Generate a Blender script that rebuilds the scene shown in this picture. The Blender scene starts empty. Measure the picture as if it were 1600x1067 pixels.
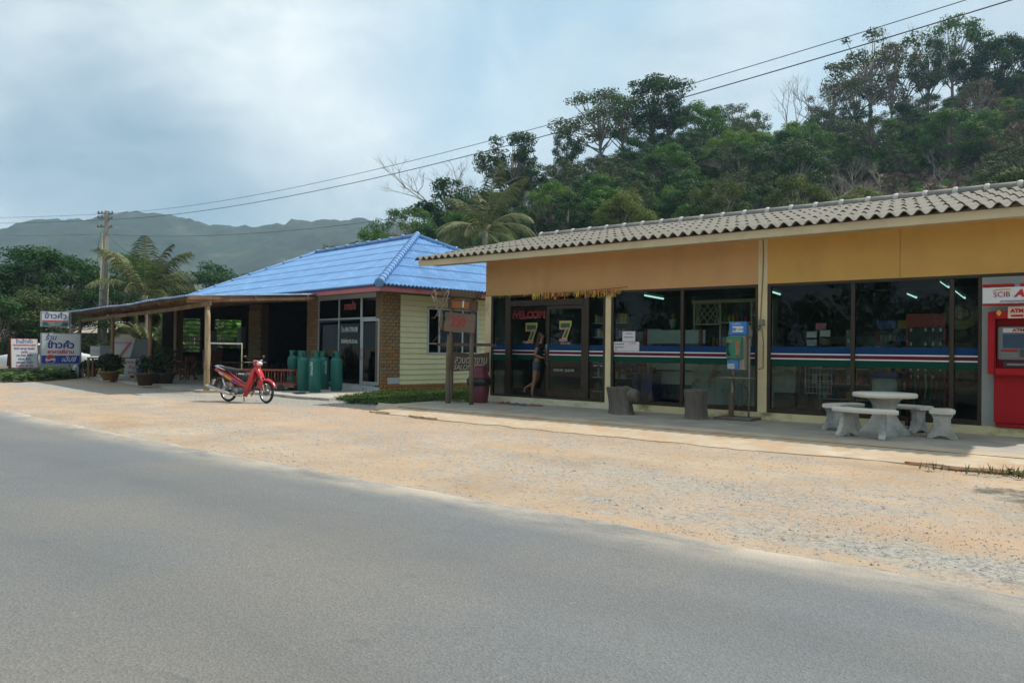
import bpy, math, random
from math import sin, cos, pi, radians, atan, sqrt
from mathutils import Vector, Matrix, noise
random.seed(7)
SC = bpy.context.scene
COL = SC.collection
# ------------------------------------------------------------------ camera
F = 1180.0; CAMH = 1.40
yaw = radians(38.6); pitch = atan(12.5 / F); roll = radians(.69)
FW = Vector((-sin(yaw)*cos(pitch), cos(yaw)*cos(pitch), sin(pitch)))
RT = Vector((cos(yaw), sin(yaw), 0)); UPV = RT.cross(FW)
R2 = RT*cos(roll) + UPV*sin(roll); U2 = R2.cross(FW)
CP = Vector((0, 0, CAMH))
cam = bpy.data.cameras.new('camera'); camo = bpy.data.objects.new('camera', cam); COL.objects.link(camo)
camo.matrix_world = Matrix(((R2.x, U2.x, -FW.x, 0), (R2.y, U2.y, -FW.y, 0), (R2.z, U2.z, -FW.z, CAMH), (0, 0, 0, 1)))
cam.sensor_width = 36; cam.lens = 36*F/1600; cam.clip_start = .05; cam.clip_end = 6000
SC.camera = camo
# ------------------------------------------------------------------ light
SUND = Vector((.30, .62, 1.0)).normalized()
SUN_EL = math.asin(SUND.z); SUN_AZ = math.atan2(SUND.x, SUND.y)
sl = bpy.data.lights.new('sun', 'SUN'); sl.energy = 4.8; sl.angle = radians(1.0); sl.color = (1, .93, .82)
so = bpy.data.objects.new('sun', sl); COL.objects.link(so)
so.rotation_euler = SUND.to_track_quat('Z', 'Y').to_euler()
SC.view_settings.view_transform = 'Standard'; SC.view_settings.look = 'None'
SC.view_settings.exposure = 0.04; SC.view_settings.gamma = 1.0; SC.view_settings.use_curve_mapping = False
SC.cycles.use_denoising = True
SC.cycles.max_bounces = 6; SC.cycles.diffuse_bounces = 3; SC.cycles.glossy_bounces = 3; SC.cycles.transmission_bounces = 4
SC.cycles.transparent_max_bounces = 12; SC.cycles.volume_bounces = 0
SC.cycles.caustics_reflective = False; SC.cycles.caustics_refractive = False
W = bpy.data.worlds.new('World'); SC.world = W; W.use_nodes = True
nt = W.node_tree; N = nt.nodes; L = nt.links; N.clear()
out = N.new('ShaderNodeOutputWorld'); bg = N.new('ShaderNodeBackground'); bg.inputs[1].default_value = .10
sky = N.new('ShaderNodeTexSky'); sky.sky_type = 'NISHITA'; sky.sun_disc = False
sky.sun_elevation = SUN_EL; sky.sun_rotation = SUN_AZ; sky.dust_density = 2.0; sky.air_density = 1.0; sky.ozone_density = 2.0
tc = N.new('ShaderNodeTexCoord')
def wnoise(scale, detail, rough, dist=0, sq=(1, 1, 1), loc=(0, 0, 0)):
    m = N.new('ShaderNodeMapping'); m.inputs['Scale'].default_value = sq; m.inputs['Location'].default_value = loc
    n = N.new('ShaderNodeTexNoise'); n.inputs['Scale'].default_value = scale; n.inputs['Detail'].default_value = detail
    n.inputs['Roughness'].default_value = rough; n.inputs['Distortion'].default_value = dist
    L.new(tc.outputs['Generated'], m.inputs[0]); L.new(m.outputs[0], n.inputs['Vector']); return n.outputs['Fac']
def wramp(fac, *st):
    r = N.new('ShaderNodeValToRGB'); e = r.color_ramp.elements
    while len(e) < len(st): e.new(.5)
    for i, (p, c) in enumerate(st): e[i].position = p; e[i].color = (*c, 1) if not isinstance(c, (int, float)) else (c, c, c, 1)
    L.new(fac, r.inputs[0]); return r.outputs[0]
def wdir(px, py, lo, hi):          # soft patch of cloud or clear air round one direction of the sky
    v = (FW + R2*(px-800)/F + U2*(533.5-py)/F).normalized()
    d = N.new('ShaderNodeVectorMath'); d.operation = 'DOT_PRODUCT'; d.inputs[1].default_value = v
    L.new(tc.outputs['Generated'], d.inputs[0])
    m = N.new('ShaderNodeMapRange'); m.interpolation_type = 'SMOOTHERSTEP'
    m.inputs['From Min'].default_value = cos(radians(hi)); m.inputs['From Max'].default_value = cos(radians(lo))
    L.new(d.outputs['Value'], m.inputs['Value']); return m.outputs[0]
def wmath(op, a, b, clamp=False):
    m = N.new('ShaderNodeMath'); m.operation = op; m.use_clamp = clamp
    for i, v in enumerate((a, b)):
        if isinstance(v, (int, float)): m.inputs[i].default_value = v
        else: L.new(v, m.inputs[i])
    return m.outputs[0]
def wmix(fac, a, b):
    m = N.new('ShaderNodeMix'); m.data_type = 'RGBA'
    if isinstance(fac, float): m.inputs['Factor'].default_value = fac
    else: L.new(fac, m.inputs['Factor'])
    for k, v in (('A', a), ('B', b)):
        s = [i for i in m.inputs if i.name == k and i.type == 'RGBA'][0]
        if isinstance(v, tuple): s.default_value = (*v, 1)
        else: L.new(v, s)
    return [o for o in m.outputs if o.type == 'RGBA'][0]
big = wnoise(1.9, 8, .52, .35, (1, 1, 1.7), (.3, .1, .2))
shade = wnoise(2.6, 7, .5, .3, (1, 1, 1.5), (3.1, .7, .4))
clear = wdir(980, 20, 0, 27); dusk = wdir(210, 120, 1, 15)
cover = wmath('ADD', wmath('SUBTRACT', wmath('ADD', big, .17), wmath('MULTIPLY', clear, .30)), wmath('MULTIPLY', wdir(1120, 110, 1, 8), .16))
cmask = wramp(cover, (.34, 0.0), (.64, 1.0))
bright = wdir(560, 60, 1, 17)
fine = wnoise(7.5, 8, .58, .4, (1, 1, 1.8), (1.7, .2, .9))
sh = wmath('SUBTRACT', wmath('ADD', wmath('ADD', wmath('MULTIPLY', shade, .80), wmath('MULTIPLY', fine, .34)), wmath('MULTIPLY', bright, .22)), wmath('ADD', wmath('MULTIPLY', dusk, .14), .15), True)
sh = wmath('ADD', wmath('MULTIPLY', wmath('SUBTRACT', sh, .40), 1.65), .47, True)
ccol = wramp(sh, (.12, (3.5, 4.9, 6.0)), (.36, (5.0, 6.3, 7.3)), (.58, (7.2, 8.3, 8.8)), (.88, (10.2, 10.8, 11.0)))
pale = wmix(.62, sky.outputs[0], (6.2, 8.9, 10.3))
fin = wmix(cmask, pale, ccol)
L.new(fin, bg.inputs[0]); L.new(bg.outputs[0], out.inputs[0])

# ------------------------------------------------------------------ where a pixel of the photograph meets the place
def ray(x, y): return FW + R2*((x-800)/F) + U2*((533.5-y)/F)
def atz(x, y, z=0.0):
    d = ray(x, y); return CP + d*((z-CAMH)/d.z)
def aty(x, y, Y):
    d = ray(x, y); return CP + d*(Y/d.y)
def atd(x, y, dep): return CP + ray(x, y)*dep

# ------------------------------------------------------------------ materials
MATS = {}
def mat(name, col, rough=.7, n=.18, scale=6, bump=0.0, metal=0.0, spec=.5, col2=None, coat=0.0, detail=6, stretch=(1, 1, 1), bscale=None, emit=None, wear=None):
    if name in MATS: return MATS[name]
    m = bpy.data.materials.new(name); m.use_nodes = True; t = m.node_tree; nn = t.nodes; b = nn['Principled BSDF']
    b.inputs['Roughness'].default_value = rough; b.inputs['Metallic'].default_value = metal
    b.inputs['Specular IOR Level'].default_value = spec; b.inputs['Coat Weight'].default_value = coat
    c1 = tuple(max(0, c*(1-n)) for c in col); c2 = col2 or tuple(min(1, c*(1+n)) for c in col)
    t_c = nn.new('ShaderNodeTexCoord'); mp = nn.new('ShaderNodeMapping'); mp.inputs['Scale'].default_value = stretch
    t.links.new(t_c.outputs['Object'], mp.inputs[0])
    no = nn.new('ShaderNodeTexNoise'); no.inputs['Scale'].default_value = scale; no.inputs['Detail'].default_value = detail; no.inputs['Roughness'].default_value = .6
    t.links.new(mp.outputs[0], no.inputs['Vector'])
    r = nn.new('ShaderNodeValToRGB'); r.color_ramp.elements[0].position = .32; r.color_ramp.elements[1].position = .68
    r.color_ramp.elements[0].color = (*c1, 1); r.color_ramp.elements[1].color = (*c2, 1)
    t.links.new(no.outputs['Fac'], r.inputs[0]); last = r.outputs[0]
    if wear:                                             # stains with a shape of their own
        wc, lo, hi, ws, st = wear
        mp2 = nn.new('ShaderNodeMapping'); mp2.inputs['Scale'].default_value = st; t.links.new(t_c.outputs['Object'], mp2.inputs[0])
        n2 = nn.new('ShaderNodeTexNoise'); n2.inputs['Scale'].default_value = ws; n2.inputs['Detail'].default_value = 8; n2.inputs['Roughness'].default_value = .65
        t.links.new(mp2.outputs[0], n2.inputs['Vector'])
        r2 = nn.new('ShaderNodeValToRGB'); r2.color_ramp.elements[0].position = lo; r2.color_ramp.elements[1].position = hi
        t.links.new(n2.outputs['Fac'], r2.inputs[0])
        mx = nn.new('ShaderNodeMix'); mx.data_type = 'RGBA'
        t.links.new(r2.outputs[0], mx.inputs[0]); t.links.new(last, mx.inputs[6]); mx.inputs[7].default_value = (*wc, 1); last = mx.outputs[2]
    t.links.new(last, b.inputs['Base Color'])
    if bump:
        bs = nn.new('ShaderNodeTexNoise'); bs.inputs['Scale'].default_value = bscale or scale*4; bs.inputs['Detail'].default_value = 6
        t.links.new(mp.outputs[0], bs.inputs['Vector'])
        bp = nn.new('ShaderNodeBump'); bp.inputs['Strength'].default_value = bump; bp.inputs['Distance'].default_value = .02
        t.links.new(bs.outputs['Fac'], bp.inputs['Height']); t.links.new(bp.outputs[0], b.inputs['Normal'])
    if emit:
        b.inputs['Emission Color'].default_value = (*emit[0], 1); b.inputs['Emission Strength'].default_value = emit[1]
    MATS[name] = m; return m

def glass(name, tint, refl=1.0, ior=1.5):
    if name in MATS: return MATS[name]
    m = bpy.data.materials.new(name); m.use_nodes = True; t = m.node_tree; nn = t.nodes; nn.clear()
    o = nn.new('ShaderNodeOutputMaterial'); tr = nn.new('ShaderNodeBsdfTransparent'); gl = nn.new('ShaderNodeBsdfGlossy'); gl.inputs['Roughness'].default_value = .01
    gl.inputs['Color'].default_value = (refl, refl, refl, 1)
    fr = nn.new('ShaderNodeFresnel'); fr.inputs[0].default_value = ior; mx = nn.new('ShaderNodeMixShader'); tr.inputs[0].default_value = (*tint, 1)
    no = nn.new('ShaderNodeTexNoise'); no.inputs['Scale'].default_value = .8; bp = nn.new('ShaderNodeBump'); bp.inputs['Strength'].default_value = .02
    c = nn.new('ShaderNodeTexCoord'); t.links.new(c.outputs['Object'], no.inputs['Vector']); t.links.new(no.outputs['Fac'], bp.inputs['Height']); t.links.new(bp.outputs[0], gl.inputs['Normal'])
    t.links.new(fr.outputs[0], mx.inputs[0]); t.links.new(tr.outputs[0], mx.inputs[1]); t.links.new(gl.outputs[0], mx.inputs[2]); t.links.new(mx.outputs[0], o.inputs[0])
    MATS[name] = m; return m

def leafmat(name, col, col2, trans=.25):
    if name in MATS: return MATS[name]
    m = bpy.data.materials.new(name); m.use_nodes = True; t = m.node_tree; nn = t.nodes; b = nn['Principled BSDF']
    b.inputs['Roughness'].default_value = .6; b.inputs['Specular IOR Level'].default_value = .25
    tcn = nn.new('ShaderNodeTexCoord'); no = nn.new('ShaderNodeTexNoise'); no.inputs['Scale'].default_value = .9; no.inputs['Detail'].default_value = 4
    t.links.new(tcn.outputs['Object'], no.inputs['Vector'])
    ge = nn.new('ShaderNodeNewGeometry'); oi = nn.new('ShaderNodeObjectInfo')
    ad = nn.new('ShaderNodeMath'); ad.operation = 'MULTIPLY_ADD'; ad.inputs[1].default_value = .45; t.links.new(ge.outputs['Random Per Island'], ad.inputs[0]); t.links.new(no.outputs['Fac'], ad.inputs[2])
    ad2 = nn.new('ShaderNodeMath'); ad2.operation = 'MULTIPLY_ADD'; ad2.inputs[1].default_value = .35; t.links.new(oi.outputs['Random'], ad2.inputs[0]); t.links.new(ad.outputs[0], ad2.inputs[2])
    r = nn.new('ShaderNodeValToRGB'); r.color_ramp.elements[0].position = .55; r.color_ramp.elements[1].position = 1.05
    r.color_ramp.elements[0].color = (*col, 1); r.color_ramp.elements[1].color = (*col2, 1)
    t.links.new(ad2.outputs[0], r.inputs[0]); t.links.new(r.outputs[0], b.inputs['Base Color'])
    tl = nn.new('ShaderNodeBsdfTranslucent'); t.links.new(r.outputs[0], tl.inputs[0]); mx = nn.new('ShaderNodeMixShader'); mx.inputs[0].default_value = trans
    t.links.new(b.outputs[0], mx.inputs[1]); t.links.new(tl.outputs[0], mx.inputs[2]); t.links.new(mx.outputs[0], nn['Material Output'].inputs[0])
    MATS[name] = m; return m

# ------------------------------------------------------------------ objects
def tag(o, label=None, cat=None, group=None, kind=None):
    if label: o['label'] = label
    if cat: o['category'] = cat
    if group: o['group'] = group
    if kind: o['kind'] = kind
    return o
INV = {}
def thing(name, label, cat, loc=(0, 0, 0), rz=0.0, group=None):
    o = bpy.data.objects.new(name, None); COL.objects.link(o); o.empty_display_size = .2
    o.location = loc; o.rotation_euler = (0, 0, rz)
    INV[o.name] = (Matrix.Translation(Vector(loc)) @ Matrix.Rotation(rz, 4, 'Z')).inverted()
    return tag(o, label, cat, group)
def link(name, me, m, parent=None):
    o = bpy.data.objects.new(name, me); COL.objects.link(o)
    if m is not None and not me.materials:
        for k in (m if isinstance(m, (list, tuple)) else (m,)): me.materials.append(k)
    if parent: o.parent = parent
    return o
def copy_tree(o, parent=None, loc=None, rz=None, label=None, scale=None):
    c = o.copy(); COL.objects.link(c); c.parent = parent
    if loc is not None: c.location = loc
    if rz is not None: c.rotation_euler = (0, 0, rz)
    if scale is not None: c.scale = scale if isinstance(scale, (tuple, list)) else (scale,)*3
    if label: c['label'] = label
    for ch in list(o.children): copy_tree(ch, c)
    return c
class MB:
    def __init__(s): s.v = []; s.f = []; s.mi = []; s.cur = 0; s.sm = []
    def _add(s, vs, fs, smooth=False):
        n = len(s.v); s.v += [Vector(v) for v in vs]; s.f += [tuple(i+n for i in f) for f in fs]; s.mi += [s.cur]*len(fs); s.sm += [smooth]*len(fs); return s
    def box(s, a, b, M=None, taper=None):            # corners a, b
        (x0, y0, z0), (x1, y1, z1) = a, b
        vs = [Vector(p) for p in ((x0, y0, z0), (x1, y0, z0), (x1, y1, z0), (x0, y1, z0), (x0, y0, z1), (x1, y0, z1), (x1, y1, z1), (x0, y1, z1))]
        if taper:
            cx, cy = (x0+x1)/2, (y0+y1)/2
            for v in vs[4:]: v.x = cx+(v.x-cx)*taper; v.y = cy+(v.y-cy)*taper
        if M: vs = [M @ v for v in vs]
        return s._add(vs, [(0, 3, 2, 1), (4, 5, 6, 7), (0, 1, 5, 4), (1, 2, 6, 5), (2, 3, 7, 6), (3, 0, 4, 7)])
    def beam(s, p, q, w, h, up=(0, 0, 1)):            # rectangular bar from p to q
        p = Vector(p); q = Vector(q); d = (q-p).normalized(); u = Vector(up)
        if abs(d.dot(u)) > .98: u = Vector((0, 1, 0))
        sd = d.cross(u).normalized()*w/2; uu = sd.cross(d).normalized()*h/2
        vs = [p-sd-uu, p+sd-uu, p+sd+uu, p-sd+uu, q-sd-uu, q+sd-uu, q+sd+uu, q-sd+uu]
        return s._add(vs, [(0, 1, 2, 3), (7, 6, 5, 4), (0, 4, 5, 1), (1, 5, 6, 2), (2, 6, 7, 3), (3, 7, 4, 0)])
    def tube(s, pts, r, n=8, caps=True, smooth=True):
        pts = [Vector(p) for p in pts]; k = len(pts)
        rs = r if isinstance(r, (list, tuple)) else [r]*k
        base = len(s.v); ref = None; vs = []
        for i, p in enumerate(pts):
            d = (pts[min(i+1, k-1)]-pts[max(i-1, 0)])
            d = d.normalized() if d.length > 1e-9 else Vector((0, 0, 1))
            if ref is None: ref = Vector((0, 0, 1)) if abs(d.z) < .9 else Vector((1, 0, 0))
            a = d.cross(ref).normalized(); b = d.cross(a).normalized(); ref = -b.cross(d).cross(d) if False else ref
            for j in range(n):
                t = 2*pi*j/n; vs.append(p+a*cos(t)*rs[i]+b*sin(t)*rs[i])
        fs = []
        for i in range(k-1):
            for j in range(n): fs.append((i*n+j, i*n+(j+1) % n, (i+1)*n+(j+1) % n, (i+1)*n+j))
        s._add(vs, fs, smooth)
        if caps:
            for i in (0, k-1):
                ring = [base+i*n+j for j in range(n)]
                s.f.append(tuple(ring if i else ring[::-1])); s.mi.append(s.cur); s.sm.append(False)
        return s
    def cyl(s, p, q, r, n=12): return s.tube([p, q], r, n)
    def lathe(s, prof, n=20, c=(0, 0, 0), M=None, sx=1, sy=1, smooth=True):      # prof: (r, z)
        vs = []; c = Vector(c)
        for r, z in prof:
            for j in range(n):
                t = 2*pi*j/n; v = Vector((r*cos(t)*sx, r*sin(t)*sy, z)); v = (M @ v if M else v)+c; vs.append(v)
        fs = [(i*n+j, i*n+(j+1) % n, (i+1)*n+(j+1) % n, (i+1)*n+j) for i in range(len(prof)-1) for j in range(n)]
        b = len(s.v); s._add(vs, fs, smooth)
        for i, rev in ((0, True), (len(prof)-1, False)):
            if prof[i][0] > 1e-4:
                ring = [b+i*n+j for j in range(n)]; s.f.append(tuple(ring[::-1] if rev else ring)); s.mi.append(s.cur); s.sm.append(False)
        return s
    def prism(s, poly, d, M=None):                  # poly in xz, extruded along y by d (y0,y1)
        n = len(poly); y0, y1 = d
        vs = [Vector((x, y0, z)) for x, z in poly]+[Vector((x, y1, z)) for x, z in poly]
        if M: vs = [M @ v for v in vs]
        fs = [tuple(range(n)), tuple(range(2*n-1, n-1, -1))]+[(i, i+n, (i+1) % n+n, (i+1) % n) for i in range(n)]
        return s._add(vs, fs)
    def quad(s, a, b, c, d): return s._add([a, b, c, d], [(0, 1, 2, 3)])
    def mesh(s, name, world=None, parent=None):
        vs = s.v
        if parent is not None and world: I = INV[parent.name]; vs = [I @ v for v in vs]
        me = bpy.data.meshes.new(name); me.from_pydata([tuple(v) for v in vs], [], s.f)
        me.polygons.foreach_set('material_index', s.mi); me.polygons.foreach_set('use_smooth', s.sm); me.update(); return me
    def build(s, name, m, parent=None, world=False, bevel=0.0, seg=2, label=None, kind=None):
        me = s.mesh(name, world, parent); o = link(name, me, m, parent)
        import bmesh
        bm = bmesh.new(); bm.from_mesh(me); bmesh.ops.recalc_face_normals(bm, faces=bm.faces)
        if bevel: 
            bmesh.ops.remove_doubles(bm, verts=bm.verts, dist=1e-5)
            es = [e for e in bm.edges if len(e.link_faces) == 2 and e.calc_face_angle() > .6]
            bmesh.ops.bevel(bm, geom=es, offset=bevel, segments=seg, affect='EDGES', clamp_overlap=True)
        bm.to_mesh(me); bm.free()
        if label: o['label'] = label
        if kind: o['kind'] = kind
        return o
TEXTS = []
def font(serif=False):
    return None
def text(name, body, size, m, parent=None, loc=(0, 0, 0), rot=(pi/2, 0, 0), ext=.002, align='CENTER', sx=1.0, shear=0.0, bold=.0, sp=1.0):
    c = bpy.data.curves.new(name, 'FONT'); c.body = body; c.size = size; c.extrude = ext; c.align_x = align; c.align_y = 'CENTER'
    c.shear = shear; c.offset = bold; c.space_character = sp; c.materials.append(m); c.resolution_u = 3
    o = bpy.data.objects.new(name, c); COL.objects.link(o); o.location = loc; o.rotation_euler = rot; o.scale = (sx, 1, 1); o.parent = parent
    TEXTS.append(o); return o
def sag(p, q, k, n=24): # a hanging line
    p = Vector(p); q = Vector(q)
    return [p.lerp(q, i/n)-Vector((0, 0, 4*k*(i/n)*(1-i/n))) for i in range(n+1)]
def facing(p):    # z rotation of a board at p whose -Y face looks at the road in front of the camera
    return math.atan2(p.x, -p.y) if False else math.atan2(-(CP.x-p.x), (CP.y-p.y))+pi
# ================================================================== ground
def nz(x, y, s, o=0): return noise.noise(Vector((x*s, y*s, o)))
def ground_mat():
    m = bpy.data.materials.new('dirt'); m.use_nodes = True; t = m.node_tree; nn = t.nodes; b = nn['Principled BSDF']; lk = t.links.new
    b.inputs['Roughness'].default_value = .95; b.inputs['Specular IOR Level'].default_value = .15
    g = nn.new('ShaderNodeNewGeometry')
    def nos(s, d=8, r=.6, st=(1, 1, 1), dist=0):
        mp = nn.new('ShaderNodeMapping'); mp.inputs['Scale'].default_value = st; lk(g.outputs['Position'], mp.inputs[0])
        n = nn.new('ShaderNodeTexNoise'); n.inputs['Scale'].default_value = s; n.inputs['Detail'].default_value = d; n.inputs['Roughness'].default_value = r; n.inputs['Distortion'].default_value = dist
        lk(mp.outputs[0], n.inputs['Vector']); return n.outputs['Fac']
    def rmp(f, *st):
        r = nn.new('ShaderNodeValToRGB'); e = r.color_ramp.elements
        while len(e) < len(st): e.new(.5)
        for i, (p, c) in enumerate(st): e[i].position = p; e[i].color = (*c, 1) if isinstance(c, tuple) else (c, c, c, 1)
        lk(f, r.inputs[0]); return r.outputs[0]
    def mixc(f, a, bb):
        x = nn.new('ShaderNodeMix'); x.data_type = 'RGBA'; lk(f, x.inputs[0])
        for i, v in ((6, a), (7, bb)):
            if isinstance(v, tuple): x.inputs[i].default_value = (*v, 1)
            else: lk(v, x.inputs[i])
        return x.outputs[2]
    base = rmp(nos(.7, 8, .62), (.3, (.32, .225, .145)), (.5, (.42, .31, .21)), (.7, (.49, .38, .275)))
    wash = mixc(rmp(nos(.16, 5, .6, (.6, 1.6, 1)), (.45, 0.), (.62, .7)), base, (.45, .30, .20))
    gcol = rmp(nos(22, 5, .75), (.35, (.16, .165, .165)), (.5, (.30, .30, .285)), (.66, (.44, .41, .35)))
    # grey gravel lies in streaks along the verge and in front of the houses
    gm = rmp(nos(.55, 8, .68, (.45, 1.5, 1), .6), (.38, 0.), (.54, .95))
    sp = rmp(nos(5.5, 9, .85, (.45, 1.9, 1)), (.45, 0.), (.56, 1.))
    mul = nn.new('ShaderNodeMath'); mul.operation = 'MULTIPLY'; lk(gm, mul.inputs[0]); lk(sp, mul.inputs[1])
    att = nn.new('ShaderNodeAttribute'); att.attribute_name = 'gravel'
    ag = nn.new('ShaderNodeMath'); ag.operation = 'MULTIPLY_ADD'; lk(att.outputs['Fac'], ag.inputs[0]); ag.inputs[1].default_value = 1.25
    sp2 = nn.new('ShaderNodeMath'); sp2.operation = 'SUBTRACT'; lk(nos(3.0, 8, .75), sp2.inputs[0]); sp2.inputs[1].default_value = .62; lk(sp2.outputs[0], ag.inputs[2])
    agc = rmp(ag.outputs[0], (.0, 0.), (.35, .9))
    mxx = nn.new('ShaderNodeMath'); mxx.operation = 'MAXIMUM'; lk(mul.outputs[0], mxx.inputs[0]); lk(agc, mxx.inputs[1])
    c = mixc(mxx.outputs[0], wash, gcol)
    st = mixc(rmp(nos(8, 4, .6, (.6, 1.2, 1)), (.63, 0.), (.70, .8)), c, (.20, .185, .17))
    gr = nn.new('ShaderNodeAttribute'); gr.attribute_name = 'green'
    fin = mixc(gr.outputs['Fac'], st, rmp(nos(.8, 8, .7), (.35, (.045, .075, .02)), (.6, (.13, .15, .045)), (.75, (.26, .22, .09))))
    lk(fin, b.inputs['Base Color'])
    bp = nn.new('ShaderNodeBump'); bp.inputs['Strength'].default_value = .6; bp.inputs['Distance'].default_value = .03
    lk(nos(16, 8, .75), bp.inputs['Height']); lk(bp.outputs[0], b.inputs['Normal'])
    return m
DIRT = ground_mat()
def road_y(x):                       # the asphalt edge; the road bends away to the left
    return 5.34+(0.0062*(max(0, -6-x))**1.9)*.62+.05*nz(x, 0, 1.1)+.045*nz(x, 3, 3.3)+.03*nz(x, 6, 7)
def clampf(a, lo=0., hi=1.): return max(lo, min(hi, a))
# terrain: flat strip by the road, wooded hill behind the shops
RIDGE = [(-70, 0), (-45, 0), (-30, 1), (-22, 4), (-16, 8), (-8.5, 13), (0, 18), (9, 22.5), (18, 26), (27, 27.5), (36, 26.5), (46, 29), (52, 29.5), (62, 33), (75, 35), (100, 37), (140, 36)]
def ridge(s):
    for (a, za), (b, zb) in zip(RIDGE, RIDGE[1:]):
        if s <= b:
            t = clampf((s-a)/(b-a)); return za+(zb-za)*(t*t*(3-2*t)*.5+t*.5)
    return 38
def hill(x, y):
    s = x*RT.x+y*RT.y; t = -x*sin(yaw)+y*cos(yaw)
    if t < 38: return 0
    k = clampf((t-40)/65); back = clampf((t-112)/90)
    h = ridge(s*(1-.12*(1-k)))*(k-.35*back)
    return h+k*(1.1*nz(x, y, .06)+.45*nz(x, y, .2, 4)) if h > .3 else max(0, h)
def axis(lo, hi, dense, step, far):
    v = []; x = lo
    while x < hi-1e-6:
        v.append(x); x += step if dense[0] <= x < dense[1] else max(step, min(far, step+.22*min(abs(x-dense[0]), abs(x-dense[1]))))
    v.append(hi); return v
def sheet(name, xs, ys, zf, m, attrs=(), skip=None):
    vs = [(x, y, zf(x, y)) for y in ys for x in xs]; w = len(xs)
    fs = [(j*w+i, j*w+i+1, (j+1)*w+i+1, (j+1)*w+i) for j in range(len(ys)-1) for i in range(w-1) if not (skip and skip((xs[i]+xs[i+1])/2, (ys[j]+ys[j+1])/2))]
    me = bpy.data.meshes.new(name); me.from_pydata(vs, [], fs)
    for an, fn in attrs:
        a = me.attributes.new(an, 'FLOAT', 'POINT'); a.data.foreach_set('value', [fn(v[0], v[1]) for v in vs])
    me.polygons.foreach_set('use_smooth', [True]*len(fs)); me.update()
    return link(name, me, m)
def bump2(x, y, cx, cy, rx, ry): return clampf(1.25-sqrt(((x-cx)/rx)**2+((y-cy)/ry)**2))
def gravel(x, y):
    e = y-road_y(x)
    g = .46*clampf(1.15-abs(e-.62)/.55)*clampf((x+5.5)/5)+.26*bump2(x, y, -2.5, 7.3, 3.2, .9)+.2*bump2(x, y, -5.2, 8.0, 2.4, .8)
    g += .95*bump2(x, y, -16.6, 12.2, 2.8, 1.7)+.8*bump2(x, y, -21.5, 10.9, 3.8, .8)+.75*bump2(x, y, -27.5, 10.2, 4.5, .9)+.6*bump2(x, y, -14.2, 13.4, 1.6, 1.2)
    return clampf(g)
def green(x, y):
    if y > 30: return 1.
    if x < -37 and y > 12.5: return clampf((y-12.5)/2)
    return 0.
def gz(x, y):
    e = y-road_y(x)
    z = -.02 if e < .1 else min(.0, -.02+.05*(e-.1))
    if 12 < y < 21 and x > -13: return -.05
    z += .012*nz(x, y, 1.3)+.006*nz(x, y, 5)-.016*(clampf(1-abs(y-7.6-.3*nz(x, 0, .3))/.22)+clampf(1-abs(y-9.1-.3*nz(x, 4, .3))/.22))*(.6+nz(x, 2, .5))
    return z-.012
xs = axis(-1500, 1500, (-40, 4), .22, 60); ys = axis(-1500, 1500, (4.6, 16), .16, 60)
tag(sheet('dirt_ground', xs, ys, lambda x, y: gz(x, y) if (-60 < x < 20 and 4 < y < 24) else -.03, DIRT, (('gravel', gravel), ('green', green))), kind='structure')
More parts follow.
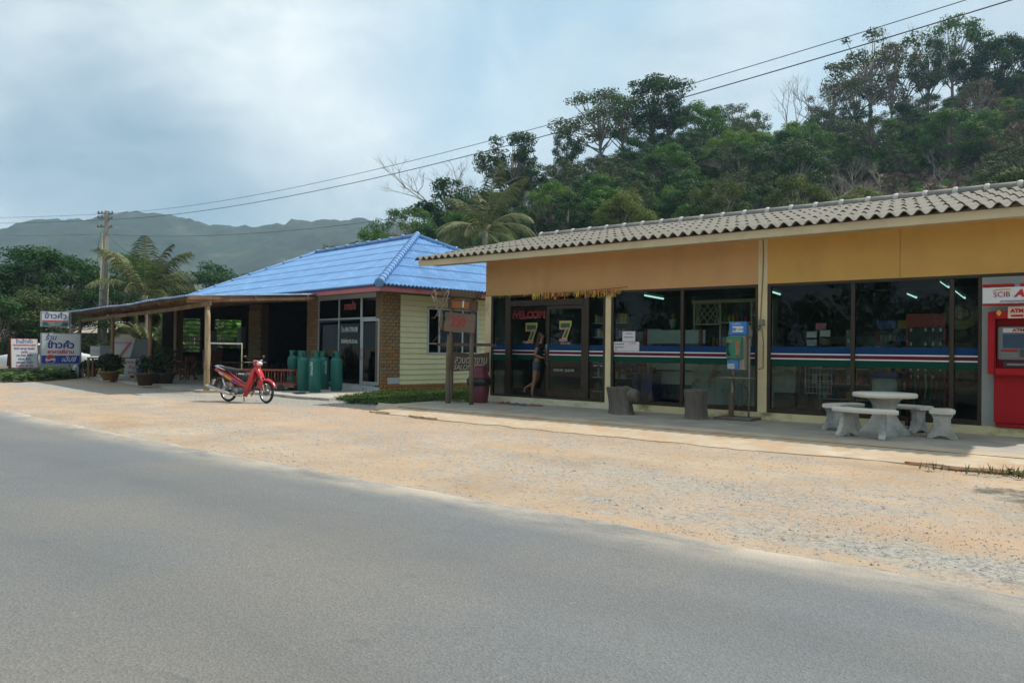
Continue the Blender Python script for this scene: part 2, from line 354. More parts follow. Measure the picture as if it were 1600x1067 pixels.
# road
def asphalt():
    m = bpy.data.materials.new('asphalt'); m.use_nodes = True; t = m.node_tree; nn = t.nodes; b = nn['Principled BSDF']; lk = t.links.new
    g = nn.new('ShaderNodeNewGeometry')
    def nos(s, d, r, st=(1, 1, 1)):
        mp = nn.new('ShaderNodeMapping'); mp.inputs['Scale'].default_value = st; lk(g.outputs['Position'], mp.inputs[0])
        n = nn.new('ShaderNodeTexNoise'); n.inputs['Scale'].default_value = s; n.inputs['Detail'].default_value = d; n.inputs['Roughness'].default_value = r; lk(mp.outputs[0], n.inputs['Vector']); return n.outputs['Fac']
    def rmp(f, *st):
        r = nn.new('ShaderNodeValToRGB'); e = r.color_ramp.elements
        while len(e) < len(st): e.new(.5)
        for i, (p, c) in enumerate(st): e[i].position = p; e[i].color = (*c, 1) if isinstance(c, tuple) else (c, c, c, 1)
        lk(f, r.inputs[0]); return r.outputs[0]
    def mx(kind, f, a, bb):
        x = nn.new('ShaderNodeMix'); x.data_type = 'RGBA'; x.blend_type = kind
        if isinstance(f, float): x.inputs[0].default_value = f
        else: lk(f, x.inputs[0])
        for i, v in ((6, a), (7, bb)):
            if isinstance(v, tuple): x.inputs[i].default_value = (*v, 1)
            else: lk(v, x.inputs[i])
        return x.outputs[2]
    base = rmp(nos(.35, 6, .6, (.22, 1.6, 1)), (.3, (.112, .124, .134)), (.7, (.152, .163, .172)))
    base = mx('MIX', rmp(nos(.25, 4, .6), (.40, 0.), (.62, .75)), base, (.180, .168, .148))
    v = nn.new('ShaderNodeTexVoronoi'); v.inputs['Scale'].default_value = 75; lk(g.outputs['Position'], v.inputs['Vector'])
    gr = rmp(v.outputs['Color'], (.0, .80), (.5, 1.), (1., 1.22))
    c = mx('MULTIPLY', .8, base, gr)
    c = mx('MIX', rmp(nos(7, 3, .6, (.45, 1.3, 1)), (.64, 0.), (.76, .4)), c, (.085, .09, .09))
    c = mx('MIX', rmp(nos(11, 2, .5), (.72, 0.), (.78, .4)), c, (.25, .24, .21))
    tr = nn.new('ShaderNodeAttribute'); tr.attribute_name = 'track'; tm = nn.new('ShaderNodeMath'); tm.operation = 'MULTIPLY'; lk(tr.outputs['Fac'], tm.inputs[0]); lk(rmp(nos(.9, 6, .7, (.3, 1, 1)), (.3, .1), (.7, .55)), tm.inputs[1])
    c = mx('MIX', tm.outputs[0], c, (.100, .108, .112))
    att = nn.new('ShaderNodeAttribute'); att.attribute_name = 'dust'
    dn = nn.new('ShaderNodeMath'); dn.operation = 'MULTIPLY'; lk(att.outputs['Fac'], dn.inputs[0]); lk(rmp(nos(1.6, 8, .7, (.5, 1, 1)), (.34, .05), (.60, 1.)), dn.inputs[1])
    c = mx('MIX', dn.outputs[0], c, (.50, .43, .34))
    lk(c, b.inputs['Base Color']); b.inputs['Roughness'].default_value = .78; b.inputs['Specular IOR Level'].default_value = .35
    bp = nn.new('ShaderNodeBump'); bp.inputs['Strength'].default_value = .55; bp.inputs['Distance'].default_value = .008
    lk(v.outputs['Distance'], bp.inputs['Height']); lk(bp.outputs[0], b.inputs['Normal']); return m
xs = axis(-400, 200, (-30, 4), .2, 10)
ts = [0, .01, .02, .035, .05, .07, .09, .115, .14, .17, .2, .23, .27, .31, .35, .39, .43, .48, .55, .62, .7, .8, 1]
vs = []; du = []; tk = []
for t in ts:
    for x in xs:
        yy = road_y(x); y = yy-t*(8.6); vs.append((x, y, .012+.05*min(1, t*2.2)*(1-.4*t)-(.02 if t == 0 else 0))); du.append(clampf(1-(yy-y)/.8)**1.4); tk.append(max(clampf(1-abs(yy-y-1.75)/.55), clampf(1-abs(yy-y-3.35)/.6), .6*clampf(1-abs(yy-y-5.6)/.7)))
w = len(xs); fs = [(j*w+i, (j+1)*w+i, (j+1)*w+i+1, j*w+i+1) for j in range(len(ts)-1) for i in range(w-1)]
me = bpy.data.meshes.new('road'); me.from_pydata(vs, [], fs); a = me.attributes.new('dust', 'FLOAT', 'POINT'); a.data.foreach_set('value', du); a = me.attributes.new('track', 'FLOAT', 'POINT'); a.data.foreach_set('value', tk)
me.polygons.foreach_set('use_smooth', [True]*len(fs)); tag(link('road', me, asphalt()), kind='structure')
# loose stones on the verge: nobody could count them
def stones(name, n, area, rng, m, dens):
    R = random.Random(rng); vs = []; fs = []; k = 0; tries = 0
    while k < n and tries < n*30:
        tries += 1; x = R.uniform(*area[0]); y = R.uniform(*area[1])
        if R.random() > dens(x, y): continue
        r = R.uniform(.003, .0095)*(1.7 if R.random() < .06 else 1); b = len(vs); z = gz(x, y); a = R.uniform(0, 6.28)
        for dx, dy, dz in ((1, 0, .2), (.2, .9, .3), (-.9, .4, .1), (-.6, -.7, .3), (.4, -.9, .2), (.05, 0, 1)):
            dx *= R.uniform(.7, 1.3); dy *= R.uniform(.7, 1.3)
            vs.append((x+r*(dx*cos(a)-dy*sin(a)), y+r*(dx*sin(a)+dy*cos(a)), z+r*dz*.9))
        fs += [(b, b+1, b+5), (b+1, b+2, b+5), (b+2, b+3, b+5), (b+3, b+4, b+5), (b+4, b, b+5)]; k += 1
    me = bpy.data.meshes.new(name); me.from_pydata(vs, [], fs); return tag(link(name, me, m), kind='stuff', cat='stones')
def sdens(x, y):
    if y < road_y(x)+.08: return 0
    if 12.0 < y and x > -13: return 0
    return .10+.9*gravel(x, y)+.35*clampf(nz(x*.5, y*1.5, .8)*2)
def stonemat(name, c1, c2):
    m = bpy.data.materials.new(name); m.use_nodes = True; nn = m.node_tree.nodes; b = nn['Principled BSDF']; b.inputs['Roughness'].default_value = .9
    g = nn.new('ShaderNodeNewGeometry'); r = nn.new('ShaderNodeValToRGB'); r.color_ramp.elements[0].color = (*c1, 1); r.color_ramp.elements[1].color = (*c2, 1)
    m.node_tree.links.new(g.outputs['Random Per Island'], r.inputs[0]); m.node_tree.links.new(r.outputs[0], b.inputs['Base Color']); return m
tag(stones('gravel_stones', 34000, ((-24, 1.5), (5.3, 13.5)), 3, stonemat('stone', (.20, .19, .18), (.50, .43, .34)), sdens), 'loose grey and tan gravel stones scattered over the dirt verge')
# concrete walk in front of the shop with a cracked sloping apron
CONC = mat('concrete', (.315, .285, .235), .9, .16, 1.6, .3, wear=((.22, .20, .17), .52, .72, 1.3, (1, 1, 1)))
b = MB(); b.box((-13.15, 12.0, -.1), (4, 14.4, .10)); b.box((-12.35, 14.4, -.1), (4, 14.57, .10)); tag(b.build('shop_walkway', CONC), kind='structure')
APR = mat('apron_concrete', (.44, .365, .27), .95, .16, 1.2, .4, wear=((.42, .29, .18), .42, .62, 2.2, (1, 1, 1)))
def apr_edge(x): return 10.75+.22*nz(x, 9, .6)+.10*nz(x, 5, 2.2)+.04*nz(x, 2, 7)
xs_ = [-13.6+.12*i for i in range(147)]; vs = []; fs = []
for i, x in enumerate(xs_):
    e = apr_edge(x)+max(0, -12.4-x)*1.0
    for t, z in ((0, -.09), (0.0001, None), (.35, None), (.7, None), (1, .103)):
        y = e+(12.02-e)*t; vs.append((x, y, z if z is not None else (.0+.103*t)+.005*nz(x, y, 2)))
k = 5; fs = [(i*k+j, (i+1)*k+j, (i+1)*k+j+1, i*k+j+1) for i in range(len(xs_)-1) for j in range(k-1)]
me = bpy.data.meshes.new('walkway_apron'); me.from_pydata(vs, [], fs); tag(link('walkway_apron', me, APR), kind='structure')
# dark broken lip where the apron has lost its edge
CRK = mat('crack_soil', (.17, .09, .045), 1, .4, 9, .5)
def crack(x0, x1, wid, off, seed):
    b = MB(); n = 26; up = []; lo = []
    for i in range(n+1):
        t = i/n; x = x0+(x1-x0)*t; y = off(x)+.03*nz(x, seed, 5); w = wid*sin(pi*t)**.7*(.55+.9*abs(nz(x, seed, 3.1)))+.004
        up.append(Vector((x, y+w, gz(x, y)+.045))); lo.append(Vector((x, y-w, gz(x, y)+.022)))
    for i in range(n): b.quad(lo[i], lo[i+1], up[i+1], up[i])
    return b
for k, (x0, x1, wd, f) in enumerate(((-2.1, -.3, .07, lambda x: apr_edge(x)-.035), (-11.3, -10.4, .03, lambda x: apr_edge(x)-.03), (-12.6, -12.0, .03, lambda x: apr_edge(x)+.0))):
    tag(crack(x0, x1, wd, f, k).build('apron_crack', CRK), kind='structure')
# a thin construction joint along the walk's front
b = MB(); b.box((-12.6, 11.70, .062), (3.4, 11.706, .084)); tag(b.build('walkway_joint', CRK), kind='structure')

# ================================================================== house frame
HA = radians(7.6); E1 = Vector((-cos(HA), sin(HA), 0)); E2 = Vector((sin(HA), cos(HA), 0)); HO = Vector((-17.82, 15.79, 0))
def H(u, v, z=0.0): return HO+E1*u+E2*v+Vector((0, 0, z))
# slab under gas shop and restaurant
SLAB = mat('slab_concrete', (.42, .395, .345), .92, .14, 1.1, .25, wear=((.27, .24, .20), .5, .7, 1.0, (1, 1, 1)))
pts = [H(-.0, 0), H(0, .6), H(17.4, .6), H(17.2, -4.3), H(3.0, -4.35), H(2.6, -3.4), H(-1.0, -3.25), H(-2.1, -3.0), H(-.35, -.4)]
me = bpy.data.meshes.new('slab'); n = len(pts)
me.from_pydata([(p.x, p.y, .06) for p in pts]+[(p.x, p.y, -.1) for p in pts], [], [tuple(range(n))]+[(i, i+n, (i+1) % n+n, (i+1) % n) for i in range(n)])
tag(link('restaurant_slab', me, SLAB), kind='structure')
b = MB(); f = [H(.05, .6, .055), H(17.4, .6, .055), H(17.4, 9, .055), H(.05, 9, .055)]; b.quad(*f); tag(b.build('house_floor', SLAB), kind='structure')
# ================================================================== the shop
SH = thing('shop_building', 'long yellow-orange shop with big dark windows and a grey corrugated roof', 'shop', (-6.7, 14.57, .1))
def S(mb, name, m, **k): return mb.build(name, m, SH, world=True, **k)
PEACH = mat('peach_paint', (.56, .325, .135), .85, .09, .8, .1, wear=((.46, .26, .11), .50, .82, 1.2, (1.2, 1, .5)))
MUST = mat('mustard_paint', (.60, .36, .095), .85, .09, .8, .1, wear=((.49, .30, .09), .50, .82, 1.2, (1.2, 1, .5)))
CREAM = mat('cream_paint', (.66, .55, .33), .8, .08, 2.5, .1, wear=((.36, .30, .16), .56, .75, 3.0, (1, 1, .5)))
PLIN = mat('plinth_paint', (.66, .57, .32), .85, .10, 2.0, .2, wear=((.26, .22, .10), .50, .68, 2.2, (1, 1, 2.2)))
BRN = mat('brown_aluminium', (.040, .026, .016), .45, .15, 3, 0, metal=.3)
INT = mat('shop_inside_wall', (.16, .18, .17), .9, .1, 2)
x0, x1 = -12.5, -.9
b = MB(); b.box((x0+.003, 14.57, 2.735), (-5.465, 14.75, 3.78)); S(b, 'upper_wall', PEACH, label='peach stretch of wall above the door and middle windows')
b = MB(); b.box((-5.285, 14.57, 2.735), (x1, 14.75, 3.78)); S(b, 'upper_wall', MUST, label='mustard stretch of wall above the right-hand windows')
b = MB(); b.box((-5.465, 14.562, .24), (-5.285, 14.76, 3.78)); S(b, 'column', CREAM)
b = MB(); b.box((-8.945, 14.562, .24), (-8.805, 14.76, 2.735)); S(b, 'column', CREAM)
b = MB(); b.box((x0, 14.562, .24), (-12.315, 14.76, 2.735)); S(b, 'column', CREAM)
b = MB(); b.box((x0-.01, 14.50, .09), (-8.8, 14.80, .238)); S(b, 'plinth', mat('door_step_paint', (.62, .57, .42), .85, .10, 2.0, .2, wear=((.42, .36, .16), .52, .7, 3.2, (1, 1, 2.2))))
b = MB(); b.box((-8.798, 14.50, .09), (x1+.01, 14.80, .238)); S(b, 'plinth', PLIN)
b = MB(); b.box((x0, 14.77, .09), (x0+.12, 20.6, 3.78)); b.box((x0+.12, 20.45, .09), (x1-.12, 20.6, 3.78)); b.box((x1-.12, 14.77, .09), (x1, 20.6, 3.78)); S(b, 'side_walls', mat('rear_paint', (.50, .42, .26), .9, .1, 1))
b = MB(); b.box((x0+.13, 14.81, .18), (x1-.13, 20.44, .235)); S(b, 'floor', mat('shop_floor', (.30, .29, .26), .35, .1, 2))
b = MB(); b.box((x0+.13, 14.77, 3.0), (x1-.13, 20.44, 3.03)); S(b, 'ceiling', mat('ceiling_board', (.12, .13, .12), .9, .1, 2))
b = MB(); b.box((x0+.125, 20.40, .24), (x1-.125, 20.44, 2.99)); b.box((x0+.125, 14.80, .24), (x0+.15, 20.38, 2.99)); S(b, 'inner_wall', INT)
b = MB(); b.prism([(x0, 3.783), (x0, 3.9), (x0, 3.9), (x0, 3.783)], (14.6, 14.6)) if False else None
# gable end
b._add([(x0+.05, 14.6, 3.78), (x0+.05, 20.6, 3.78), (x0+.05, 19.2, 4.80), (x0+.17, 14.6, 3.78), (x0+.17, 20.6, 3.78), (x0+.17, 19.2, 4.80)], [(0, 1, 2), (5, 4, 3), (0, 3, 4, 1), (1, 4, 5, 2), (2, 5, 3, 0)]); S(b, 'gable', MUST)
# roof
FAS = mat('fascia_paint', (.60, .51, .33), .8, .08, 2, .1, wear=((.42, .36, .24), .52, .8, 1.6, (1, 1, 1)))
RX0, RX1, EY, EZ, RY, RZ = -14.25, -.42, 13.80, 3.685, 19.2, 4.93
b = MB(); b.box((RX0+.06, EY+.03, 3.53), (RX1-.06, EY+.06, 3.675)); S(b, 'fascia_board', FAS)
b = MB(); b.box((RX0+.06, EY+.065, 3.60), (RX1-.06, 14.565, 3.615)); S(b, 'soffit', FAS)
for xx in (RX0+.05, RX1-.09):
    b = MB(); b.beam((xx, EY+.065, 3.60), (xx, RY, RZ-.10), .03, .15); b.beam((xx, RY, RZ-.10), (xx, 21.4, RZ-.10-.53), .03, .15); S(b, 'barge_board', FAS)
for yy in (15.2, 16.5, 17.9):
    b = MB(); zz = EZ+(yy-EY)*(RZ-EZ)/(RY-EY)-.09; b.box((RX0+.1, yy, zz), (x0+.04, yy+.05, zz+.07)); S(b, 'purlin', mat('purlin_wood', (.25, .19, .12), .9))
TILE = mat('grey_roof_tile', (.165, .15, .122), .85, .14, 1.7, .35, bscale=25, wear=((.12, .115, .10), .48, .70, 2.3, (1, .5, 1)))
SL = (RZ-EZ)/(RY-EY); LEN = sqrt((RY-EY)**2+(RZ-EZ)**2); NR = 5; row = LEN/NR; PW = .2195; WV = 3
def sheet_mesh(w, waves, ln, amp, th=.014, seg=8, rows=1):
    b = MB(); n = waves*seg; vs = []
    for k, (y, z) in enumerate(((0, 0), (ln, 0))):
        for i in range(n+1): vs.append((w*i/n, y, z+amp*cos(2*pi*i/seg)*-1))
    base = [(x, y, z-th) for x, y, z in vs]; m = n+1
    fs = [(i, i+1, m+i+1, m+i) for i in range(n)]
    b._add(vs, fs, True); b._add(base, [(f[3], f[2], f[1], f[0]) for f in fs], True)
    b._add([vs[i] for i in range(m)]+[base[i] for i in range(m)], [(i, m+i, m+i+1, i+1) for i in range(n)])
    return b
ncol = int((RX1-RX0)/(PW*WV)); sw = PW*WV
smb = sheet_mesh(sw, WV, row+.07, .042); sme = smb.mesh('roof_sheet'); sme.materials.append(TILE)
def on_roof(x, d, off=0.0): return Vector((x, EY+d*(RY-EY)/LEN-off*SL, EZ+d*(RZ-EZ)/LEN+off))
ang = math.atan(SL); R = random.Random(5)
for r in range(NR):
    for c in range(ncol):
        o = bpy.data.objects.new('roof_sheet', sme); COL.objects.link(o); o.parent = SH
        p = on_roof(RX0+c*sw, r*row-.05, .05+R.uniform(-.004, .006)); o.location = INV[SH.name] @ p
        o.rotation_euler = (ang-.022, R.uniform(-.004, .004), R.uniform(-.003, .003))
b = MB(); bm_ = sheet_mesh(RX1-RX0-.1, int((RX1-RX0)/PW), 2.3, .042, seg=4); Mx = Matrix.Translation((RX0, RY+.02, RZ+.06)) @ Matrix.Rotation(-ang, 4, 'X')
bm_.v = [Mx @ v for v in bm_.v]; S(bm_, 'rear_roof', TILE)
CAPM = mat('ridge_cap_tile', (.23, .22, .20), .85, .2, 3, .3); MORT = mat('mortar', (.55, .53, .48), .9, .15, 8)
cb = MB(); n = 8
cb.lathe([(.095, 0), (.10, .0), (.095, .60)], 12, M=Matrix.Rotation(pi/2, 4, 'Y')); cme = cb.mesh('ridge_cap'); cme.materials.append(CAPM)
mb_ = MB(); mb_.lathe([(.10, 0), (.115, .03), (.115, .08), (.10, .11)], 12, M=Matrix.Rotation(pi/2, 4, 'Y')); mme = mb_.mesh('mortar_collar'); mme.materials.append(MORT)
k = RX0+3.85 if False else RX0+.05
while k < RX1-.5:
    c = bpy.data.objects.new('ridge_cap', cme); COL.objects.link(c); c.parent = SH; c.location = INV[SH.name] @ Vector((k, RY, RZ+.075)); c.rotation_euler = (0, R.uniform(-.008, .008), 0)
    d = bpy.data.objects.new('mortar_collar', mme); COL.objects.link(d); d.parent = c; d.location = (-.03, 0, .005)
    k += .60
# window frames, glass and stripes
GLS = glass('shop_glass', (.80, .86, .83), .75, 1.29); ST = {}
def film(name, c): return mat(name, c, .6, .04, 4, spec=.12)
BLU = film('blue_film', (.006, .042, .13)); WHT = film('white_film', (.72, .74, .74)); MAR = film('maroon_film', (.13, .015, .03)); GRN = film('green_film', (.004, .055, .032))
BAND = [('blue_stripe', BLU, 1.392, 1.518), ('white_stripe', WHT, 1.366, 1.389), ('maroon_stripe', MAR, 1.303, 1.3655), ('white_stripe', WHT, 1.277, 1.300), ('green_stripe', GRN, 1.150, 1.2765)]
def pane(xa, xb, za, zb, Y=14.61, band=True):
    b = MB(); b.box((xa, Y, za), (xb, Y+.006, zb)); p = S(b, 'glass_pane', GLS)
    if band:
        for nm, m, a, c in BAND:
            b = MB(); b.box((xa, Y-.006, a), (xb, Y-.003, c)); o = b.build(nm, m, SH, world=True); o.parent = p
    return p
def bar(xa, xb, za, zb, Y0=14.565, Y1=14.665, name='window_frame', m=BRN): b = MB(); b.box((xa, Y0, za), (xb, Y1, zb)); return S(b, name, m, bevel=.004, seg=1)
ZT, ZB = 2.735, .238
# middle bay
for (a, c, mulls) in ((-8.80, -5.47, (-7.085,)), (-5.28, -1.715, (-3.72, -2.15))):
    bar(a, c, ZT-.055, ZT); bar(a, c, ZB, ZB+.085); bar(a, a+.06, ZB+.086, ZT-.056); bar(c-.055, c, ZB+.086, ZT-.056)
    e = [a+.06]+list(mulls)+[c-.055]
    for mx_ in mulls: bar(mx_-.035, mx_+.035, ZB+.086, ZT-.056, name='mullion')
    for i in range(len(e)-1): pane(e[i]+(.036 if i else 0), e[i+1]-(.036 if i < len(e)-2 else 0), ZB+.087, ZT-.057)
# door bay
bar(-12.31, -8.95, ZT-.05, ZT); bar(-12.31, -8.95, ZB, ZB+.05); bar(-12.31, -12.25, ZB+.051, ZT-.051); bar(-9.01, -8.95, ZB+.051, ZT-.051)
bar(-11.85, -11.69, ZB+.051, ZT-.051, name='door_jamb'); bar(-9.53, -9.40, ZB+.051, ZT-.051, name='door_jamb'); bar(-11.68, -9.54, 2.46, 2.60, name='door_head')
pane(-12.249, -11.851, ZB+.052, ZT-.052); pane(-9.399, -9.011, ZB+.052, ZT-.052); pane(-11.68, -9.54, 2.601, ZT-.052, band=False)
def leaf(xa, xb, Y, name):
    b = MB()
    fw = .075
    b.box((xa, Y, .30), (xa+fw, Y+.04, 2.455)); b.box((xb-fw, Y, .30), (xb, Y+.04, 2.455)); b.box((xa+fw, Y, 2.37), (xb-fw, Y+.04, 2.455)); b.box((xa+fw, Y, .30), (xb-fw, Y+.04, .44))
    d = S(b, name, BRN)
    for nm, m, za, zb, yy in [('glass_pane', GLS, .44, 2.37, Y+.015)]+[(n_, m_, a_, c_, Y+.008) for n_, m_, a_, c_ in BAND]:
        b = MB(); b.box((xa+fw, yy, za), (xb-fw, yy+.003, zb)); o = b.build(nm, m, SH, world=True); o.parent = d
    b = MB(); hx = xa+.037 if xb > -10 else xb-.037; b.tube([(hx, Y-.01, 1.05), (hx, Y-.05, 1.08), (hx, Y-.05, 1.52), (hx, Y-.01, 1.55)], .011, 6); o = b.build('handle', mat('worn_steel', (.45, .43, .38), .35, metal=.8), SH, world=True); o.parent = d
    return d
DR = leaf(-10.60, -9.54, 14.60, 'door'); DL = leaf(-12.02, -10.84, 14.98, 'door')
RED = mat('red_vinyl', (.34, .015, .02), .5, .05); PINK = mat('pink_vinyl', (.38, .17, .17), .5, .05); YEL = mat('yellow_vinyl', (.38, .33, .09), .5, .05); DGR = mat('green_vinyl', (.01, .085, .04), .5, .05); WVI = mat('white_vinyl', (.40, .44, .44), .5, .05)
def stext(body, s, m, x, y, z, **k): return text('lettering', body, s, m, SH, INV[SH.name] @ Vector((x, y, z)), **k)
# the numeral marks with their rims on both leaves
def seven(x, y, z, h):
    w = h*.80
    outer = [(-.5, .5), (.5, .5), (.5, .30), (.12, -.5), (-.32, -.5), (.10, .22), (-.26, .22), (-.30, .12), (-.5, .12)]
    inner = [(-.42, .42), (.41, .42), (.41, .28), (.06, -.46), (-.20, -.46), (.20, .17), (-.24, .17), (-.26, .10), (-.42, .18)]
    for nm, poly, m, yy in (('numeral_rim', outer, YEL, y), ('numeral', [(px_*.94, pz_*.9) for px_, pz_ in inner], DGR, y-.004)):
        b = MB(); b.prism([(x+px_*w, z+pz_*h) for px_, pz_ in poly], (yy-.003, yy)); S(b, nm, m)
    b = MB(); b.box((x-.5*w, y-.010, z+.02*h), (x+.42*w, y-.008, z+.13*h)); S(b, 'numeral_band', PINK)
    b = MB(); b.box((x-.5*w, y-.010, z-.62*h), (x+.18*w, y-.008, z-.48*h)); S(b, 'numeral_band', PINK)
seven(-11.33, 14.965, 1.84, .46); seven(-10.05, 14.59, 1.87, .43)
stext('WELCOM', .235, RED, -11.44, 14.955, 2.265, ext=.003, sx=1.02, bold=.008); stext('WELCOM', .24, PINK, -11.445, 14.962, 2.262, ext=.001, sx=1.02, bold=.016)
stext('Push', .10, WVI, -11.50, 14.955, 1.58); stext('เลื่อน-เปิด', .075, WVI, -10.05, 14.59, 1.56)
stext('07.00 AM.  23.00 PM.', .085, WVI, -10.08, 14.59, .925, sx=.8)
stext('open 7 days', .055, WVI, -9.15, 14.6, 1.06)
# notices on the glass
PAP = mat('paper', (.62, .60, .62), .8, .05, 3)
for (xa, xb, za, zb) in ((-8.74, -8.10, 1.395, 1.60), (-8.52, -8.20, 1.61, 1.83)):
    b = MB(); b.box((xa, 14.590, za), (xb, 14.594, zb)); S(b, 'notice', PAP)
INK = mat('ink', (.08, .08, .10), .8, .05)
stext('รับบัตรเครดิต', .045, INK, -8.60, 14.588, 1.55); stext('ชำระค่าบริการ', .045, INK, -8.60, 14.588, 1.48); stext('โปรโมชั่น', .05, mat('orange_ink', (.7, .3, .03), .8), -8.26, 14.588, 1.565)
stext('ประกาศ', .05, mat('purple_ink', (.25, .12, .3), .8), -8.36, 14.588, 1.78); stext('รับสมัครพนักงาน', .035, INK, -8.36, 14.588, 1.70); stext('•', .12, RED, -8.68, 14.588, 1.43)
# cable and junction box down the pillar
CAB = mat('grey_cable', (.20, .16, .11), .8)
t = thing('wall_cable', 'thin brown cable running down the cream pillar to a small junction box', 'cable', (-5.38, 14.55, .2))
b = MB(); b.tube([(-5.375, 14.552, 3.66), (-5.365, 14.55, 3.3), (-5.372, 14.55, 2.9), (-5.40, 14.55, 2.3), (-5.41, 14.54, 1.9), (-5.37, 14.54, 1.84), (-5.35, 14.55, 1.6), (-5.352, 14.55, 1.1), (-5.44, 14.55, 1.08)], .009, 6); b.build('cable', CAB, t, True)
b = MB(); b.box((-5.43, 14.50, 1.93), (-5.33, 14.556, 2.04)); b.build('junction_box', mat('box_grey', (.22, .21, .18), .7), t, True, bevel=.006)
b = MB(); b.tube([(-5.46, 14.54, 1.86), (-5.44, 14.50, 1.84), (-5.41, 14.50, 1.87), (-5.43, 14.54, 1.92)], .018, 6); b.build('cable_clamp', CAB, t, True)
# tinsel garland over the door
t = thing('tinsel_garland', 'gold and red tinsel garland strung along the top of the shop door', 'garland', (-10.5, 14.5, 2.7))
cord = sag((-12.45, 14.50, 2.74), (-8.35, 14.50, 2.80), .035, 30)
b = MB(); b.tube(cord, .007, 5); b.build('cord', mat('red_cord', (.30, .03, .02), .6), t, True)
GOLD = mat('gold_foil', (.62, .45, .06), .3, .2, 30, metal=.7); RFO = mat('red_foil', (.35, .02, .02), .3, .2, 30, metal=.5)
Rn = random.Random(3)
for nm, m, lo in (('gold_tinsel', GOLD, 0), ('red_tinsel', RFO, 1)):
    b = MB()
    for i in range(150):
        x = Rn.uniform(-10.95, -8.55) if Rn.random() < .85 else Rn.uniform(-12.3, -8.4)
        if lo and x < -10.9: continue
        if -9.9 < x < -9.75: continue
        z = 2.745+.015*Rn.random(); l = Rn.uniform(.05, .17)*(1 if x > -10.95 else .5); w = Rn.uniform(.008, .016); dx = Rn.uniform(-.03, .03); y = 14.49+Rn.uniform(-.02, .02)
        b.quad((x, y, z), (x+w, y, z), (x+w+dx, y-.01, z-l), (x+dx, y-.01, z-l))
    b.build(nm, m, t, True, kind='stuff')
for xx in (-2.95,):
    b = MB(); b.box((xx, 14.566, 2.74), (xx+.006, 14.5705, 3.65)); S(b, 'wall_joint', mat('joint_brown', (.24, .15, .06), .9, .1))  # thin brown seam line on the wall face
# ---- inside
def tube_lamp(p, q, lab, grp=None):
    t = thing('fluorescent_tube', lab, 'lamp', tuple((Vector(p)+Vector(q))/2), 0, 'fluorescent tubes on the shop ceiling')
    b = MB(); b.cyl(p, q, .02, 8); b.build('tube', mat('tube_light', (.8, .9, .85), .4, 0, emit=((.50, .95, .88), 1.1)), t, True)
    b = MB(); b.beam(Vector(p)+Vector((0, 0, .05)), Vector(q)+Vector((0, 0, .05)), .06, .05); b.build('fitting', mat('fitting_white', (.5, .5, .5), .6), t, True)
for (p1, p2, dp, lb) in (((1007, 461.5), (1037, 467), 18.4, 'lit ceiling tube seen above the white wire shelf'), ((1203, 455), (1219, 460), 16.6, 'lit ceiling tube at the left end of the right-hand window'), ((1418, 459), (1432, 465), 16.4, 'lit ceiling tube above the red accessory rack'), ((1470, 440), (1482.5, 449), 15.4, 'lit ceiling tube just left of the right-hand window mullion'), ((1490, 452), (1508, 466), 15.6, 'lit ceiling tube above the straw hats')):
    tube_lamp(atd(*p1, dp), atd(*p2, dp-.25), lb)
PROD = [mat('goods_%s' % n_, c_, .6, .1, 8) for n_, c_ in (('red', (.35, .05, .04)), ('yellow', (.5, .38, .05)), ('blue', (.05, .10, .35)), ('white', (.5, .5, .5)), ('green', (.05, .22, .08)), ('brown', (.18, .10, .05)), ('pink', (.45, .15, .2)), ('dark', (.05, .05, .06)))]
def goods(t, xa, xb, y, z, rng, hmax=.2, wmin=.05, wmax=.10, name='goods', d=.12, bottles=False):
    Rn = random.Random(rng); x = xa; b = MB()
    while x < xb-wmin:
        w = Rn.uniform(wmin, wmax); w = min(w, xb-x); h = Rn.uniform(hmax*.55, hmax); b.cur = Rn.randrange(len(PROD))
        if bottles: b.lathe([(w*.42, 0), (w*.42, h*.6), (w*.16, h*.78), (w*.16, h)], 8, (x+w/2, y, z))
        else: b.box((x+.004, y-d/2, z), (x+w-.004, y+d/2, z+h))
        x += w
    return b.build(name, PROD, t, True, kind='stuff')
WSH = mat('white_metal', (.50, .52, .50), .5, .06, 4); RPO = mat('red_post', (.30, .03, .03), .5, .06)
# chilled shelf behind the panel beside the door
t = thing('glass_shelf_unit', 'tall shelf of jars and packets behind the narrow window right of the shop door', 'shelf', (-9.2, 15.3, .235))
b = MB(); b.box((-9.60, 15.42, .24), (-8.75, 15.46, 2.2)); b.build('back_panel', mat('shelf_back', (.06, .065, .06), .7), t, True)
for i, z in enumerate((.45, .78, 1.12, 1.72, 2.05)):
    b = MB(); b.box((-9.62, 15.10, z-.02), (-8.72, 15.41, z)); b.build('shelf_board', mat('glass_edge', (.40, .50, .48), .4), t, True); goods(t, -9.6, -8.75, 15.22, z, 10+i, .22)
